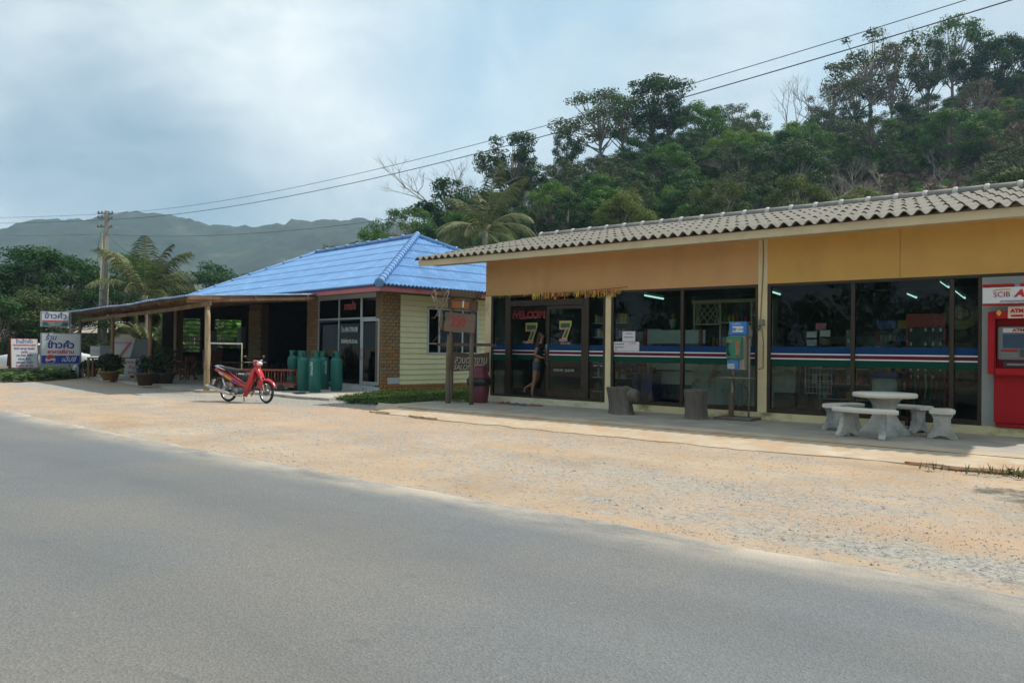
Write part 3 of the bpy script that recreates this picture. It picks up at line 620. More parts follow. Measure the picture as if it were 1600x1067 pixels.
# folding wire stand with purple table
t = thing('purple_table', 'purple folding table with a wire stand and packets behind the left stump', 'table', (-8.35, 15.25, .235))
PUR = mat('purple_plastic', (.075, .06, .20), .6)
b = MB(); b.box((-8.80, 15.0, .88), (-8.02, 15.5, .92)); b.build('table_top', PUR, t, True)
for x in (-8.4, -8.04): b = MB(); b.box((x-.02, 15.02, .24), (x+.02, 15.48, .88)); b.build('leg', PUR, t, True)
b = MB(); b.box((-8.38, 15.2, .45), (-8.06, 15.24, .87)); b.build('front_panel', PUR, t, True)
b = MB()
for q in ((-8.85, .92), (-8.0, .92), (-8.45, 1.30), (-8.90, 1.12), (-8.05, 1.12)): b.cyl((-8.45, 15.03, 1.12), (q[0], 15.03, q[1]), .006, 5)
b.build('wire_stand', mat('wire_steel', (.4, .42, .42), .4, metal=.5), t, True); goods(t, -8.75, -8.05, 15.3, .92, 31, .16)
t = thing('small_white_box', 'white cartons stacked behind the notices on the middle window', 'box', (-8.5, 15.9, 1.4))
for a_ in ((-8.95, -8.68, 1.62, 1.86), (-8.62, -8.2, 1.70, 1.92), (-8.95, -8.2, 1.50, 1.60)): b = MB(); b.box((a_[0], 15.8, a_[2]), (a_[1], 16.0, a_[3])); b.build('carton', WSH, t, True, bevel=.01)
# white wire-fronted gondola with red posts
t = thing('wire_gondola', 'white wire-fronted display shelf with red posts in the middle window', 'shelf', (-7.9, 15.6, .235))
for x in (-8.47, -7.10): b = MB(); b.box((x-.035, 15.50, .24), (x+.035, 15.60, 1.90)); b.build('post', RPO, t, True)
for z0, z1 in ((1.58, 1.88), (.98, 1.20), (.66, .95)): b = MB(); b.box((-8.42, 15.54, z0), (-7.0, 15.57, z1)); b.build('header_panel', mat('pale_panel', (.48, .53, .50), .5, .06), t, True)
for z0, z1 in ((1.38, 1.57), (.84, .975), (.34, .655)):
    b = MB(); z = z0
    while z <= z1: b.box((-8.42, 15.535, z), (-7.14, 15.541, z+.006)); z += .045
    x = -8.42
    while x < -7.14: b.box((x, 15.542, z0), (x+.006, 15.548, z1)); x += .05
    b.build('wire_front', mat('wire_steel', (.4, .42, .42), .4, metal=.5), t, True)
for i, z in enumerate((1.36, .80, .33)): goods(t, -8.4, -7.15, 15.66, z, 40+i, .17)
b = MB(); b.box((-8.42, 15.80, .30), (-7.1, 15.83, 1.86)); b.build('back_panel', mat('shelf_back', (.06, .065, .06), .7), t, True)
t = thing('green_cone_lamp', 'small pale green vase standing on top of the wire shelf', 'vase', (-7.9, 15.8, 1.9)); b = MB(); b.lathe([(.04, 1.90), (.08, 2.10), (.09, 2.13)], 12, (-7.86, 15.7, 0)); b.build('cup', mat('pale_green', (.25, .38, .33), .5), t, True); b = MB(); b.lathe([(.02, 2.13), (.06, 2.2), (.02, 2.3)], 8, (-7.86, 15.7, 0)); b.build('stopper', mat('amber', (.3, .2, .06), .4), t, True)
# lattice cabinet and draped counter
t = thing('lattice_cabinet', 'cream cabinet with diamond lattice and open shelves behind the payphone', 'cabinet', (-6.6, 16.0, 1.1))
CRW = mat('cabinet_cream', (.55, .52, .40), .6, .06)
cx0, cx1, cz0, cz1, cy = -7.48, -5.70, 1.50, 2.50, 16.0
b = MB(); b.box((cx0-.03, cy-.05, cz1-.01), (cx1, cy+.35, cz1+.06)); b.build('cornice', CRW, t, True)
for x in (cx0, -6.86, -6.15, cx1): b = MB(); b.box((x-.018, cy, cz0), (x+.018, cy+.3, cz1-.012)); b.build('upright', CRW, t, True)
for xa, xb, z in ((cx0, -6.86, 2.02), (-6.86, -6.15, 2.05), (-6.15, cx1, 2.20), (cx0, cx1, cz0)): b = MB(); b.box((xa+.019, cy+.003, z-.015), (xb-.019, cy+.297, z+.015)); b.build('shelf_board', CRW, t, True)
b = MB()
for k in range(-2, 3):
    for sg in (1, -1):
        c0 = -7.17+k*.2
        p, q = Vector((c0-.23*1, cy+.02+.01*sg, 2.26-.23*sg)), Vector((c0+.23, cy+.02+.01*sg, 2.26+.23*sg))
        p.x, q.x = max(p.x, cx0+.02), min(q.x, -6.88)
        b.beam(p, q, .012, .014) if q.x > p.x+.1 else None
b.build('lattice', CRW, t, True)
b = MB(); b.box((cx0+.02, cy+.30, cz0), (cx1-.02, cy+.32, cz1-.03)); b.build('back_panel', mat('shelf_back', (.06, .065, .06), .7), t, True)
goods(t, -7.45, -6.9, cy+.1, cz0+.016, 61, .26, .07, .11, bottles=True); goods(t, -6.83, -6.18, cy+.1, cz0+.016, 62, .34, .07, .1); goods(t, -6.83, -6.18, cy+.1, 2.066, 63, .30, .08, .12, bottles=True); goods(t, -6.12, -5.73, cy+.1, 2.216, 64, .2)
t = thing('draped_counter', 'low counter faced with pale sheets and tan stains under the lattice cabinet', 'counter', (-6.4, 15.5, .235))
b = MB(); b.box((-7.26, 15.45, .27), (-5.0, 16.2, 1.12)); b.build('carcass', mat('pale_sheet', (.42, .47, .44), .8, .06, 2, wear=((.34, .22, .10), .54, .60, 2.3, (1, 1, 1))), t, True, bevel=.01)
for x in (-6.72, -6.12): b = MB(); b.box((x, 15.44, .28), (x+.012, 15.448, 1.11)); b.build('seam', mat('seam_grey', (.3, .33, .31), .8), t, True)
# right-hand window
t = thing('foam_box', 'white foam box with a folded cloth beside the postcard rack', 'box', (-5.0, 15.4, .5)); b = MB(); b.box((-5.42, 15.3, .60), (-4.98, 15.6, .98)); b.build('box_body', mat('foam', (.5, .52, .5), .8), t, True, bevel=.02); b = MB(); b.box((-5.35, 15.3, .985), (-5.05, 15.55, 1.02)); b.build('cloth', mat('pale_green', (.25, .38, .33), .5), t, True, bevel=.01)
b = MB(); b.box((-5.40, 15.32, .236), (-5.0, 15.58, .598)); b.build('stand', mat('shelf_back', (.06, .065, .06), .7), t, True)
t = thing('postcard_rack', 'white wire postcard stand with pictures in the right-hand window', 'rack', (-4.47, 15.2, .235))
WST = mat('wire_white', (.48, .50, .52), .4, metal=.2)
b = MB(); b.cyl((-4.47, 15.2, .24), (-4.47, 15.2, 1.95), .012, 6); b.lathe([(.16, .24), (.15, .26), (.02, .28)], 14, (-4.47, 15.2, 0)); b.build('pole', WST, t, True)
b = MB()
for zz in (.62, .74, .86, .98, 1.10): b.box((-4.72, 15.08, zz), (-4.22, 15.088, zz+.012))
for i in range(8): b.box((-4.72+i*.07, 15.089, .62), (-4.711+i*.07, 15.095, 1.11))
b.build('wire_basket', WST, t, True)
for i, (dx, dz, c_) in enumerate(((-.22, 1.60, 'white'), (.02, 1.62, 'brown'), (-.22, 1.76, 'white'), (.03, 1.78, 'white'), (-.05, 1.92, 'pink'), (-.2, 1.44, 'white'), (.04, 1.46, 'blue'))):
    b = MB(); b.box((-4.47+dx, 15.07, dz-.06), (-4.47+dx+.19, 15.078, dz+.06)); b.build('postcard', MATS['goods_'+c_], t, True)
t = thing('sunglasses_stand', 'slim stand of white cards beside the window mullion', 'rack', (-3.9, 15.3, .235))
b = MB(); b.cyl((-3.93, 15.3, .24), (-3.93, 15.3, 1.9), .012, 6); b.lathe([(.14, .24), (.02, .27)], 12, (-3.93, 15.3, 0)); b.build('pole', WST, t, True)
b = MB(); b.box((-4.02, 15.27, .85), (-3.84, 15.29, 1.85)); b.build('card', mat('dark_card', (.2, .2, .2), .7), t, True)
for i in range(8): b = MB(); b.box((-3.99+(i % 2)*.075, 15.255, .92+.115*i), (-3.94+(i % 2)*.075, 15.262, .98+.115*i)); b.build('tag_card', MATS['goods_white'], t, True)
t = thing('yellow_header_rack', 'dark rack of packets under a yellow header in the right-hand window', 'rack', (-3.2, 16.2, .235))
b = MB(); b.box((-3.75, 16.3, .24), (-2.65, 16.34, 2.05)); b.build('back_panel', mat('shelf_back', (.06, .065, .06), .7), t, True); b = MB(); b.box((-3.32, 16.26, 1.90), (-2.98, 16.28, 2.06)); b.build('header', MATS['goods_yellow'], t, True); b = MB(); b.box((-3.70, 16.26, 1.90), (-3.34, 16.28, 2.06)); b.build('header', MATS['goods_blue'], t, True)
for i, z in enumerate((.35, .7, 1.05, 1.4, 1.65)): goods(t, -3.7, -2.7, 16.2, z, 80+i, .16, .05, .09)
t = thing('cool_box', 'pale cooler with a dark blue lid behind the round stone table', 'cooler', (-3.15, 15.2, .235)); b = MB(); b.box((-3.52, 15.1, .24), (-3.10, 15.5, .95)); b.build('cooler_body', mat('cooler_white', (.42, .48, .48), .5), t, True, bevel=.03); b = MB(); b.box((-3.54, 15.08, .955), (-3.08, 15.52, 1.07)); b.build('lid', MATS['goods_blue'], t, True, bevel=.02)
t = thing('red_accessory_rack', 'tall red rack hung with small white cards and necklaces', 'rack', (-2.65, 15.45, .235))
b = MB(); b.box((-3.02, 15.5, .24), (-2.38, 15.53, 2.12)); b.build('back_panel', mat('shelf_back', (.06, .065, .06), .7), t, True)
b = MB(); b.box((-3.02, 15.46, 1.90), (-2.38, 15.49, 2.14)); b.build('header', RPO, t, True)
for x in (-3.02, -2.41): b = MB(); b.box((x, 15.46, .24), (x+.035, 15.49, 1.895)); b.build('side_post', RPO, t, True)
Rn = random.Random(8)
for z in (1.82, 1.56, 1.10, .96):
    for i in range(5):
        if Rn.random() < .8: xx = -2.95+i*.12; b = MB(); b.box((xx, 15.44, z), (xx+.035, 15.45, z+.06)); b.build('white_card', MATS['goods_white'], t, True)
for i in range(7):
    xx = -2.95+i*.085; b = MB(); b.tube([(xx, 15.44, 1.05), (xx+.02, 15.43, .8), (xx-.01, 15.44, Rn.uniform(.45, .6))], .013, 5); b.build('necklace', PROD[(0, 4, 0, 3, 4, 0, 5)[i]], t, True)
STRAW = mat('straw', (.30, .25, .13), .9, .2, 14, .4)
for nm, lab, p, m in (('straw_hat', 'straw hat hanging highest beside the cash machine', (1502, 492), STRAW), ('brown_hat', 'dark woven hat hanging between the straw hat and the stripes', (1502, 526), mat('dark_straw', (.12, .10, .07), .9, .2, 14, .4)), ('large_basket_hat', 'wide woven hat hanging low beside the cash machine', (1512, 594), mat('dark_straw', (.12, .10, .07), .9, .2, 14, .4)), ('white_hat', 'round white hat hanging beside the red accessory rack', (1464, 588), mat('felt_white', (.42, .43, .44), .9))):
    c = atd(*p, 13.6 if p[0] > 1480 else 14.0); r_ = .30 if 'white' not in nm else .17
    t = thing(nm, lab, 'hat', tuple(c)); Mr = Matrix.Rotation(radians(62 if 'white' not in nm else 8), 4, 'X')
    b = MB(); b.lathe([(r_*.45, 0), (r_, -.02), (r_, -.01), (r_*.45, .012)], 20, c, Mr); b.build('brim', m, t, True)
    b = MB(); b.lathe([(r_*.47, .0), (r_*.44, .09), (r_*.30, .13), (.001, .14)], 20, c, Mr); b.build('crown_of_hat', m, t, True)
for si, (sx0, sx1, sy, top_) in enumerate(((-11.4, -9.9, 18.6, 1.7), (-8.6, -6.2, 18.2, 2.0), (-5.2, -2.6, 18.4, 1.8), (-5.1, -3.9, 16.9, 1.35))):
    t = thing('aisle_shelf', ('low aisle shelf of goods deep behind the shop door', 'aisle shelf of goods deep behind the middle window', 'aisle shelf of goods deep behind the right-hand window', 'low shelf of goods behind the postcard stand')[si], 'shelf', ((sx0+sx1)/2, sy, .235), 0, 'aisle shelves inside the shop')
    b = MB(); b.box((sx0, sy, .24), (sx1, sy+.04, top_)); b.build('back_panel', mat('aisle_back', (.30, .31, .30), .7), t, True)
    z = .45; kk = 0
    while z < top_-.1: b = MB(); b.box((sx0, sy-.30, z-.02), (sx1, sy-.003, z)); b.build('shelf_board', WSH, t, True); goods(t, sx0+.02, sx1-.02, sy-.16, z+.001, 200+si*9+kk, .22, .06, .13); z += .32; kk += 1
# grey wall with the cash machine
b = MB(); b.box((-1.713, 14.56, ZB), (-.905, 14.66, ZT-.056)); S(b, 'cash_machine_wall', mat('grey_panel', (.30, .32, .30), .7, .05))
bar(-1.713, -.905, ZT-.055, ZT); 
t = thing('cash_machine', 'red cash machine with a grey screen panel and white bank sign above', 'cash machine', (-1.2, 14.4, .24))
AR = mat('atm_red', (.36, .008, .012), .5, .05, 3, spec=.2); AG = mat('atm_grey', (.16, .17, .18), .45, .06)
xa, xb = -1.60, -.55
b = MB(); b.box((xa+.07, 14.44, .315), (xb, 14.555, 1.10)); b.box((xa+.09, 14.46, .245), (xb, 14.55, .31)); b.build('lower_cabinet', AR, t, True, bevel=.01)
b = MB(); b.box((xa, 14.27, 1.10), (xa+.10, 14.555, 2.10)); b.box((xa+.10, 14.27, 1.10), (xb, 14.555, 1.20)); b.box((xa+.10, 14.20, 1.98), (xb, 14.555, 2.10)); b.box((xa+.10, 14.46, 1.20), (xb, 14.555, 1.98)); b.build('surround', AR, t, True, bevel=.012)
b = MB(); b.box((-1.47, 14.34, 1.33), (-.75, 14.458, 1.86)); b.build('screen_panel', AG, t, True, bevel=.015)
b = MB(); b.box((-1.40, 14.330, 1.52), (-.98, 14.338, 1.74)); b.build('screen', mat('atm_screen', (.03, .06, .10), .2, .1), t, True)
b = MB(); b.box((-1.40, 14.328, 1.765), (-.98, 14.337, 1.835)); b.build('header_strip', WSH, t, True)
for i in range(3): b = MB(); b.box((-1.42, 14.328, 1.375+.045*i), (-1.20, 14.337, 1.405+.045*i)); b.build('button_row', mat('dark_card', (.2, .2, .2), .7) if i != 2 else AR, t, True)
b = MB(); b.box((-1.17, 14.318, 1.38), (-1.08, 14.337, 1.50)); b.build('card_slot', mat('slot_dark', (.05, .05, .06), .4), t, True)
b = MB(); b.box((-1.05, 14.29, 1.36), (-.80, 14.338, 1.39)); b.build('receipt_shelf', WSH, t, True)
b = MB(); b.box((-1.40, 14.42, 1.215), (-.98, 14.457, 1.31)); b.build('cash_slot', mat('slot_dark', (.05, .05, .06), .4), t, True); b = MB(); b.box((-1.35, 14.412, 1.25), (-1.03, 14.419, 1.265)); b.build('slot_lip', WSH, t, True)
b = MB(); b.box((-1.66, 14.16, 2.22), (xb, 14.30, 2.48)); b.build('bank_sign', mat('sign_white', (.62, .62, .62), .5, .03), t, True, bevel=.008)
b = MB(); b.box((-1.66, 14.152, 2.49), (-1.24, 14.30, 2.53)); b.box((-1.16, 14.152, 2.49), (xb, 14.30, 2.53)); b.box((-1.66, 14.154, 2.195), (xb, 14.29, 2.218)); b.build('sign_trim', AR, t, True)
I = INV[t.name]
text('lettering', 'SCIB', .115, mat('maroon_ink', (.30, .03, .08), .5), t, I @ Vector((-1.40, 14.155, 2.36)), sx=1.0); text('lettering', 'ATM', .15, mat('atm_ink', (.45, .01, .02), .5), t, I @ Vector((-1.05, 14.155, 2.37)), sx=1.15, shear=.25, bold=.008)
text('lettering', 'ธนาคารนครหลวงไทย  ออมสิน', .045, mat('navy_ink', (.03, .08, .25), .5), t, I @ Vector((-1.15, 14.155, 2.255)))
b = MB(); b.tube([(-1.52, 14.154, 2.43), (-1.40, 14.154, 2.445), (-1.28, 14.154, 2.44)], .006, 4); b.tube([(-1.0, 14.154, 2.29), (-.85, 14.154, 2.30), (-.7, 14.154, 2.34)], .008, 4); b.build('orange_swoosh', mat('orange_ink', (.7, .3, .03), .8), t, True)
b = MB(); b.box((-1.32, 14.19, 1.985), (-1.08, 14.198, 2.17)); b.build('badge', mat('badge_cream', (.60, .42, .33), .5), t, True); text('lettering', 'ATM', .075, AR, t, I @ Vector((-1.20, 14.187, 2.10)), sx=1.1, bold=.004)
b = MB(); b.box((-1.28, 14.186, 2.01), (-1.12, 14.189, 2.04)); b.build('badge_bar', AR, t, True)
b = MB(); b.box((-1.05, 14.19, 2.00), (-.86, 14.198, 2.15)); b.build('badge', mat('badge_cream', (.60, .42, .33), .5), t, True); b = MB(); b.prism([(-1.0, 2.08), (-.95, 2.12), (-.9, 2.09), (-.95, 2.03)], (14.184, 14.189)); b.build('badge_emblem', mat('navy_ink', (.03, .08, .25), .5), t, True)
text('lettering', '♦', .10, mat('orange_ink', (.7, .3, .03), .8), t, I @ Vector((-1.44, 14.187, 2.07))); text('lettering', 'ATM', .06, AR, t, I @ Vector((-1.19, 14.325, 1.80)), sx=1.3, bold=.003)
# ================================================================== the house: gas shop and restaurant under one blue hipped roof
HS = thing('blue_roofed_house', 'house with bright blue hipped roof, yellow boards and brick corner', 'house', tuple(HO), -HA)
def h(mb, name, m, par=None, **k): return mb.build(name, m, par or HS, **k)      # local: x = -u, y = v
BT = mat('blue_roof_tile', (.135, .30, .565), .42, .10, 1.3, .12, spec=.6, bscale=20, coat=.25, wear=((.24, .45, .78), .5, .75, 2.5, (1, 1, 1)))
BTD = mat('tile_gap_shade', (.035, .08, .18), .8, .1, 3)  # dark blue lip faces paint the shade in the openings under each course
BT2 = mat('blue_cap_tile', (.13, .27, .52), .4, .12, 2.0, .15, spec=.5)
RUN = 5.1; RISE = 2.47; EZH = 3.28; PITCH = .15
def hipface(P, A, B, L0, nrow, wpan, name, side):
    # P eave start, A along eave, B up-slope (plan), width at height t (0..1): from t*RUN to L0 - t*RUN
    P = Vector(P); A = Vector(A); B = Vector(B); slope = RISE/RUN; nrm = (B*(-RISE)+Vector((0, 0, RUN))).normalized()
    for r in range(nrow):
        d0 = RUN*r/nrow-(.06 if r else 0); d1 = RUN*(r+1)/nrow
        a = 0.0
        while a < L0-1e-3:
            a1 = min(a+wpan, L0); n = max(2, int(round((a1-a)/PITCH*8))); top = []; bot = []; low = []
            for i in range(n+1):
                x = a+(a1-a)*i/n; dm = min(x, L0-x) if side == 2 else x
                dd = min(d1, dm); ok = dd > d0+.004
                w = .034*(2*abs(cos(pi*x/PITCH))**.7-1); lift = .034-.024*((dd-d0)/(d1-d0))
                top.append((P+A*x+B*max(dd, d0)+Vector((0, 0, slope*max(dd, d0)))+nrm*(w+lift if ok else .0), ok)); 
                bot.append(P+A*x+B*d0+Vector((0, 0, slope*d0))+nrm*(w+.034)); low.append(P+A*x+B*(d0-.004)+Vector((0, 0, slope*d0))+nrm*(-.022 if r else -.03))
            if any(o for _, o in top):
                b = MB(); m_ = n+1; vs = bot+[t for t, _ in top]; fs = []; lf = []
                for i in range(n):
                    if top[i][1] or top[i+1][1]: fs.append((i, i+1, m_+i+1, m_+i)); lf.append((i, m_+i, m_+i+1, i+1))
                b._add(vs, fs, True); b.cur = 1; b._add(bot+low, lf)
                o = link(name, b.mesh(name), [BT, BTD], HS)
            a = a1
hipface((.8, -.6, EZH), (-1, 0, 0), (0, 1, 0), 18.0, 6, .9, 'roof_sheet', 2)
hipface((.8, -.6, EZH), (0, 1, 0), (-1, 0, 0), 10.2, 6, .9, 'roof_sheet', 2)
b = MB(); ap, bp_ = (-4.3, 4.5, EZH+RISE), (-12.1, 4.5, EZH+RISE)
b._add([(-17.2, -.6, EZH), (-17.2, 9.6, EZH), bp_], [(0, 1, 2)]); b._add([(-17.2, 9.6, EZH), (.8, 9.6, EZH), ap, bp_], [(0, 1, 2, 3)]); h(b, 'rear_roof', BT)
b = MB(); b._add([(-17.1, -.5, EZH-.04), (.7, -.5, EZH-.04), (-4.35, 4.5, EZH+RISE-.1), (-12.05, 4.5, EZH+RISE-.1), (-17.1, 9.5, EZH-.04), (.7, 9.5, EZH-.04)], [(0, 1, 2, 3), (1, 5, 2), (0, 3, 4), (4, 3, 2, 5)]); h(b, 'roof_underlay', mat('under_roof', (.05, .04, .03), .95))
cap = MB(); cap.lathe([(.115, 0), (.135, .015), (.135, .06), (.115, .08), (.108, .36)], 14, M=Matrix.Rotation(-pi/2, 4, 'X')); cm = cap.mesh('hip_cap'); cm.materials.append(BT2)
def caps(p, q, step, me=cm, name='hip_cap'):
    p = Vector(p); q = Vector(q); d = (q-p); n = int(d.length/step); rot = d.to_track_quat('Y', 'Z').to_euler()
    for i in range(n+1):
        c = bpy.data.objects.new(name, me); COL.objects.link(c); c.parent = HS; c.location = p+d.normalized()*(i*step); c.rotation_euler = rot
caps((.84, -.64, EZH+.06), (-4.25, 4.45, EZH+RISE+.07), .36)
cap = MB(); cap.lathe([(.11, 0), (.14, .015), (.14, .07), (.10, .09), (.10, .92)], 10, M=Matrix.Rotation(-pi/2, 4, 'X')); cl_ = cap.mesh('ridge_cap'); cl_.materials.append(BT2)
caps((-4.3, 4.5, EZH+RISE+.07), (-12.0, 4.5, EZH+RISE+.07), .85, cl_, 'ridge_cap'); caps((-17.15, -.55, EZH+.03), (-12.1, 4.5, EZH+RISE+.05), .85, cl_, 'ridge_cap'); caps((.8, 9.6, EZH+.05), (-4.3, 4.5, EZH+RISE+.07), .85, cl_, 'ridge_cap')
b = MB(); b.lathe([(.001, -.02), (.10, -.015), (.15, 0), (.15, .03)], 18, (.87, -.67, EZH+.05), (Vector((-1, 1, .48))).to_track_quat('Z', 'Y').to_matrix().to_4x4()); h(b, 'hip_end_cap', BT2)
PK = mat('pink_fascia', (.50, .16, .17), .6, .08, 2, .05, wear=((.36, .09, .10), .5, .8, 2, (1, 1, 1)))
b = MB(); b.box((-17.1, -.55, 3.11), (.72, -.52, 3.265)); b.box((.72, -.55, 3.11), (.75, 9.4, 3.265)); h(b, 'fascia_board', PK)
b = MB(); b.box((-4.9, -.515, 3.16), (.715, -.005, 3.175)); b.box((.005, -.004, 3.16), (.715, 9.3, 3.175)); h(b, 'soffit', mat('soffit_board', (.42, .38, .30), .9, .05))
# walls
YB = mat('yellow_board', (.80, .77, .50), .7, .05, 1.2, .1, wear=((.68, .64, .38), .5, .8, 2.0, (1, .4, 3)))
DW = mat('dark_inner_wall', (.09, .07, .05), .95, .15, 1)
b = MB(); b.box((-.12, .73, .2), (-.02, 1.79, 3.155)); b.box((-.12, 4.01, .2), (-.02, 8.8, 3.155)); b.box((-.12, 1.791, .2), (-.02, 4.009, 1.215)); b.box((-.12, 1.791, 2.745), (-.02, 4.009, 3.155)); b.box((-4.6, 5.0, .05), (-.13, 5.1, 3.155)); h(b, 'wall', mat('wall_backing', (.16, .15, .07), .9, .05))  # dark olive backing paints the shade lines in the gaps between boards
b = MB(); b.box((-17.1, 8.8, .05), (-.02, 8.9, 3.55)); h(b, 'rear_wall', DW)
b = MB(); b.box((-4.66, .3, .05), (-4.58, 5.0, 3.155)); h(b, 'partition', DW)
for z in range(17):
    z0 = .22+.17*z; z1 = z0+.164
    segs = [(.73, 8.9)] if (z1 < 1.24 or z0 > 2.72) else [(.73, 1.80), (4.0, 8.9)]
    for (v0, v1) in segs:
        b = MB(); b._add([(-.012, v0, z0), (-.012, v1, z0), (.010, v0, z0), (.010, v1, z0), (-.014, v0, min(z1, 3.15)), (-.014, v1, min(z1, 3.15))], [(2, 3, 5, 4), (0, 1, 3, 2), (0, 2, 4), (1, 5, 3)])
        h(b, 'siding_board', YB)
BR = [mat('brick_%s' % n_, c_, .9, .16, 14, .5) for n_, c_ in (('tan', (.30, .20, .095)), ('brown', (.25, .155, .085)), ('orange', (.38, .19, .07)), ('grey_tan', (.27, .20, .12)))]
MRT = mat('brick_mortar', (.15, .10, .06), .95, .1)
bme = []
for k_, m_ in enumerate(BR):
    b = MB(); b.box((-.1, -.03, -.048), (.1, .03, .048)); o_ = b.build('brick', m_, None, bevel=.006, seg=1); me_ = o_.data; bpy.data.objects.remove(o_); bme.append(me_)
def bricks(face, a0, a1, z0, z1, off, bl=.215, bh=.107, par=None, seed=1, base=None):
    Rb = random.Random(seed); r = 0; z = z0
    while z+bh*.6 <= z1:
        a = a0-(bl/2 if r % 2 else 0)
        while a < a1-.03:
            s, e = max(a, a0), min(a+bl, a1)
            if e-s > .05:
                c = bpy.data.objects.new('brick', bme[base if base is not None else Rb.choice((0, 0, 1, 2, 3, 3))]); COL.objects.link(c); c.parent = par or HS
                m_ = (s+e)/2; o_ = off+Rb.uniform(-.004, .004)
                if face == 'side': c.location = (o_, m_, z+bh/2); c.rotation_euler = (0, 0, pi/2)
                else: c.location = (-m_, o_, z+bh/2)
                c.scale = ((e-s-.014)/.2, 1, (bh-.012)/.096)
            a += bl
        z += bh; r += 1
b = MB(); b.box((-.3, 0.0, .0), (-.018, .725, 3.155)); h(b, 'pillar_core', MRT)
bricks('side', .0, .725, .48, 3.14, -.012, seed=2); bricks('side', .0, .26, .05, .48, -.012, seed=3, base=2)
b = MB(); b.box((-4.7, .06, .05), (-3.86, .35, 3.155)); h(b, 'pillar_core', MRT)
bricks('front', 3.86, 4.70, .06, 3.14, .055, seed=5)
b = MB(); b.box((-.10, .262, .27), (.012, .722, .475)); h(b, 'white_patch', mat('patch_white', (.52, .55, .58), .8, .05, 4))
b = MB(); b.box((-.3, .0, -.12), (-.02, 8.9, .2)); h(b, 'plinth', MRT)
bricks('side', .262, 6.6, -.02, .26, -.012, seed=9, base=2, bh=.093)
# side window
AL = mat('window_aluminium', (.50, .54, .58), .4, .06, 3, metal=.25); DG = glass('house_glass', (.5, .55, .55), .8, 1.3)
wn = thing('dummy', None, None); bpy.data.objects.remove(wn)
b = MB(); b.box((-.03, 1.80, 1.22), (.02, 4.0, 1.27)); b.box((-.03, 1.80, 2.69), (.02, 4.0, 2.74)); b.box((-.03, 1.80, 1.271), (.02, 1.86, 2.689)); b.box((-.03, 3.94, 1.271), (.02, 4.0, 2.689)); wf = h(b, 'window', AL)
for v in (2.30, 3.30): b = MB(); b.box((-.025, v-.03, 1.271), (.012, v+.03, 2.689)); h(b, 'window_mullion', AL)
for v in (2.25,): b = MB(); b.box((-.035, 1.861, 1.55), (-.027, 2.269, 1.575)); h(b, 'window_bar', AL)
for v0, v1 in ((2.331, 3.269), (3.331, 3.939)): b = MB(); b.box((-.010, v0, 1.272), (-.006, v1, 2.688)); o = h(b, 'pane', DG, wf)
b = MB(); b.box((-1.3, 1.5, .9), (-1.2, 4.9, 3.1)); h(b, 'inner_wall', mat('room_darkness', (.012, .012, .012), .95))  # near-black panel added behind the window; the room's darkness is in its colour
# shop front
PF = mat('pale_aluminium', (.40, .44, .46), .4, .06, 3, metal=.2)
b = MB(); b.box((-2.75, -.06, .055), (-.02, .06, .175)); h(b, 'sill', mat('sill_white', (.50, .54, .56), .7, .06, 2, wear=((.3, .3, .28), .55, .75, 3, (1, 1, 2))))
b = MB(); b.box((-3.86, .0, .176), (-.02, .05, .225)); b.box((-3.86, 0, 2.325), (-.02, .05, 2.375)); b.box((-3.86, 0, 3.00), (-.02, .05, 3.15))
for u, w in ((.045, .05), (1.13, .10), (2.5, .06), (3.83, .06)):
    for za, zb in ((.226, 2.324), (2.376, 2.999)): b.box((-u-w/2, 0.001, za), (-u+w/2, .049, zb))
h(b, 'shop_front_frame', PF)
fg = []
for ua, ub in ((1.18, 2.47), (2.53, 3.8)): b = MB(); b.box((-ub, .02, .226), (-ua, .026, 2.324)); fg.append(h(b, 'pane', DG))
for ua, ub in ((.07, 1.08), (1.18, 2.47), (2.53, 3.8)): b = MB(); b.box((-ub, .02, 2.376), (-ua, .026, 2.999)); h(b, 'pane', DG)
b = MB(); b.box((-1.075, -.012, .23), (-1.0, .04, 2.32)); b.box((-.15, -.012, .23), (-.075, .04, 2.32)); b.box((-.999, -.012, .23), (-.151, .04, .33)); b.box((-.999, -.012, 2.24), (-.151, .04, 2.32)); dd = h(b, 'door', PF)
b = MB(); b.box((-.999, .01, .331), (-.151, .016, 2.239)); h(b, 'pane', DG, dd)
b = MB(); b.tube([(-1.04, -.012, 1.02), (-1.04, -.06, 1.05), (-1.04, -.06, 1.35), (-1.04, -.012, 1.38)], .012, 6); h(b, 'handle', mat('handle_dark', (.04, .04, .04), .4), dd)
rt = (pi/2, 0, 0)
def htext(body, s, m, u, z, y=-.004, **k): return text('lettering', body, s, m, HS, (-u, y, z), rt, **k)
htext('ลาภแก๊ส', .30, PINK, 1.80, 2.74, sx=.72, bold=.010); htext('ลาภแก๊ส', .30, RED, 1.80, 2.74, y=-.008, sx=.72, bold=.002)
htext('โทร 084-7704108', .215, mat('pale_vinyl', (.40, .50, .48), .5, .05), 1.82, 1.98, sx=.66, bold=.006)
htext('ส่งถึงที่ทุกวัน 24 ชม.', .175, mat('cream_vinyl', (.60, .60, .48), .5, .05), 1.82, 1.60, sx=.72, bold=.004)
# dark room behind the glass
b = MB(); b.box((-4.55, 3.2, .06), (-.14, 3.26, 3.1)); h(b, 'inner_wall', mat('brown_room', (.055, .045, .03), .95))
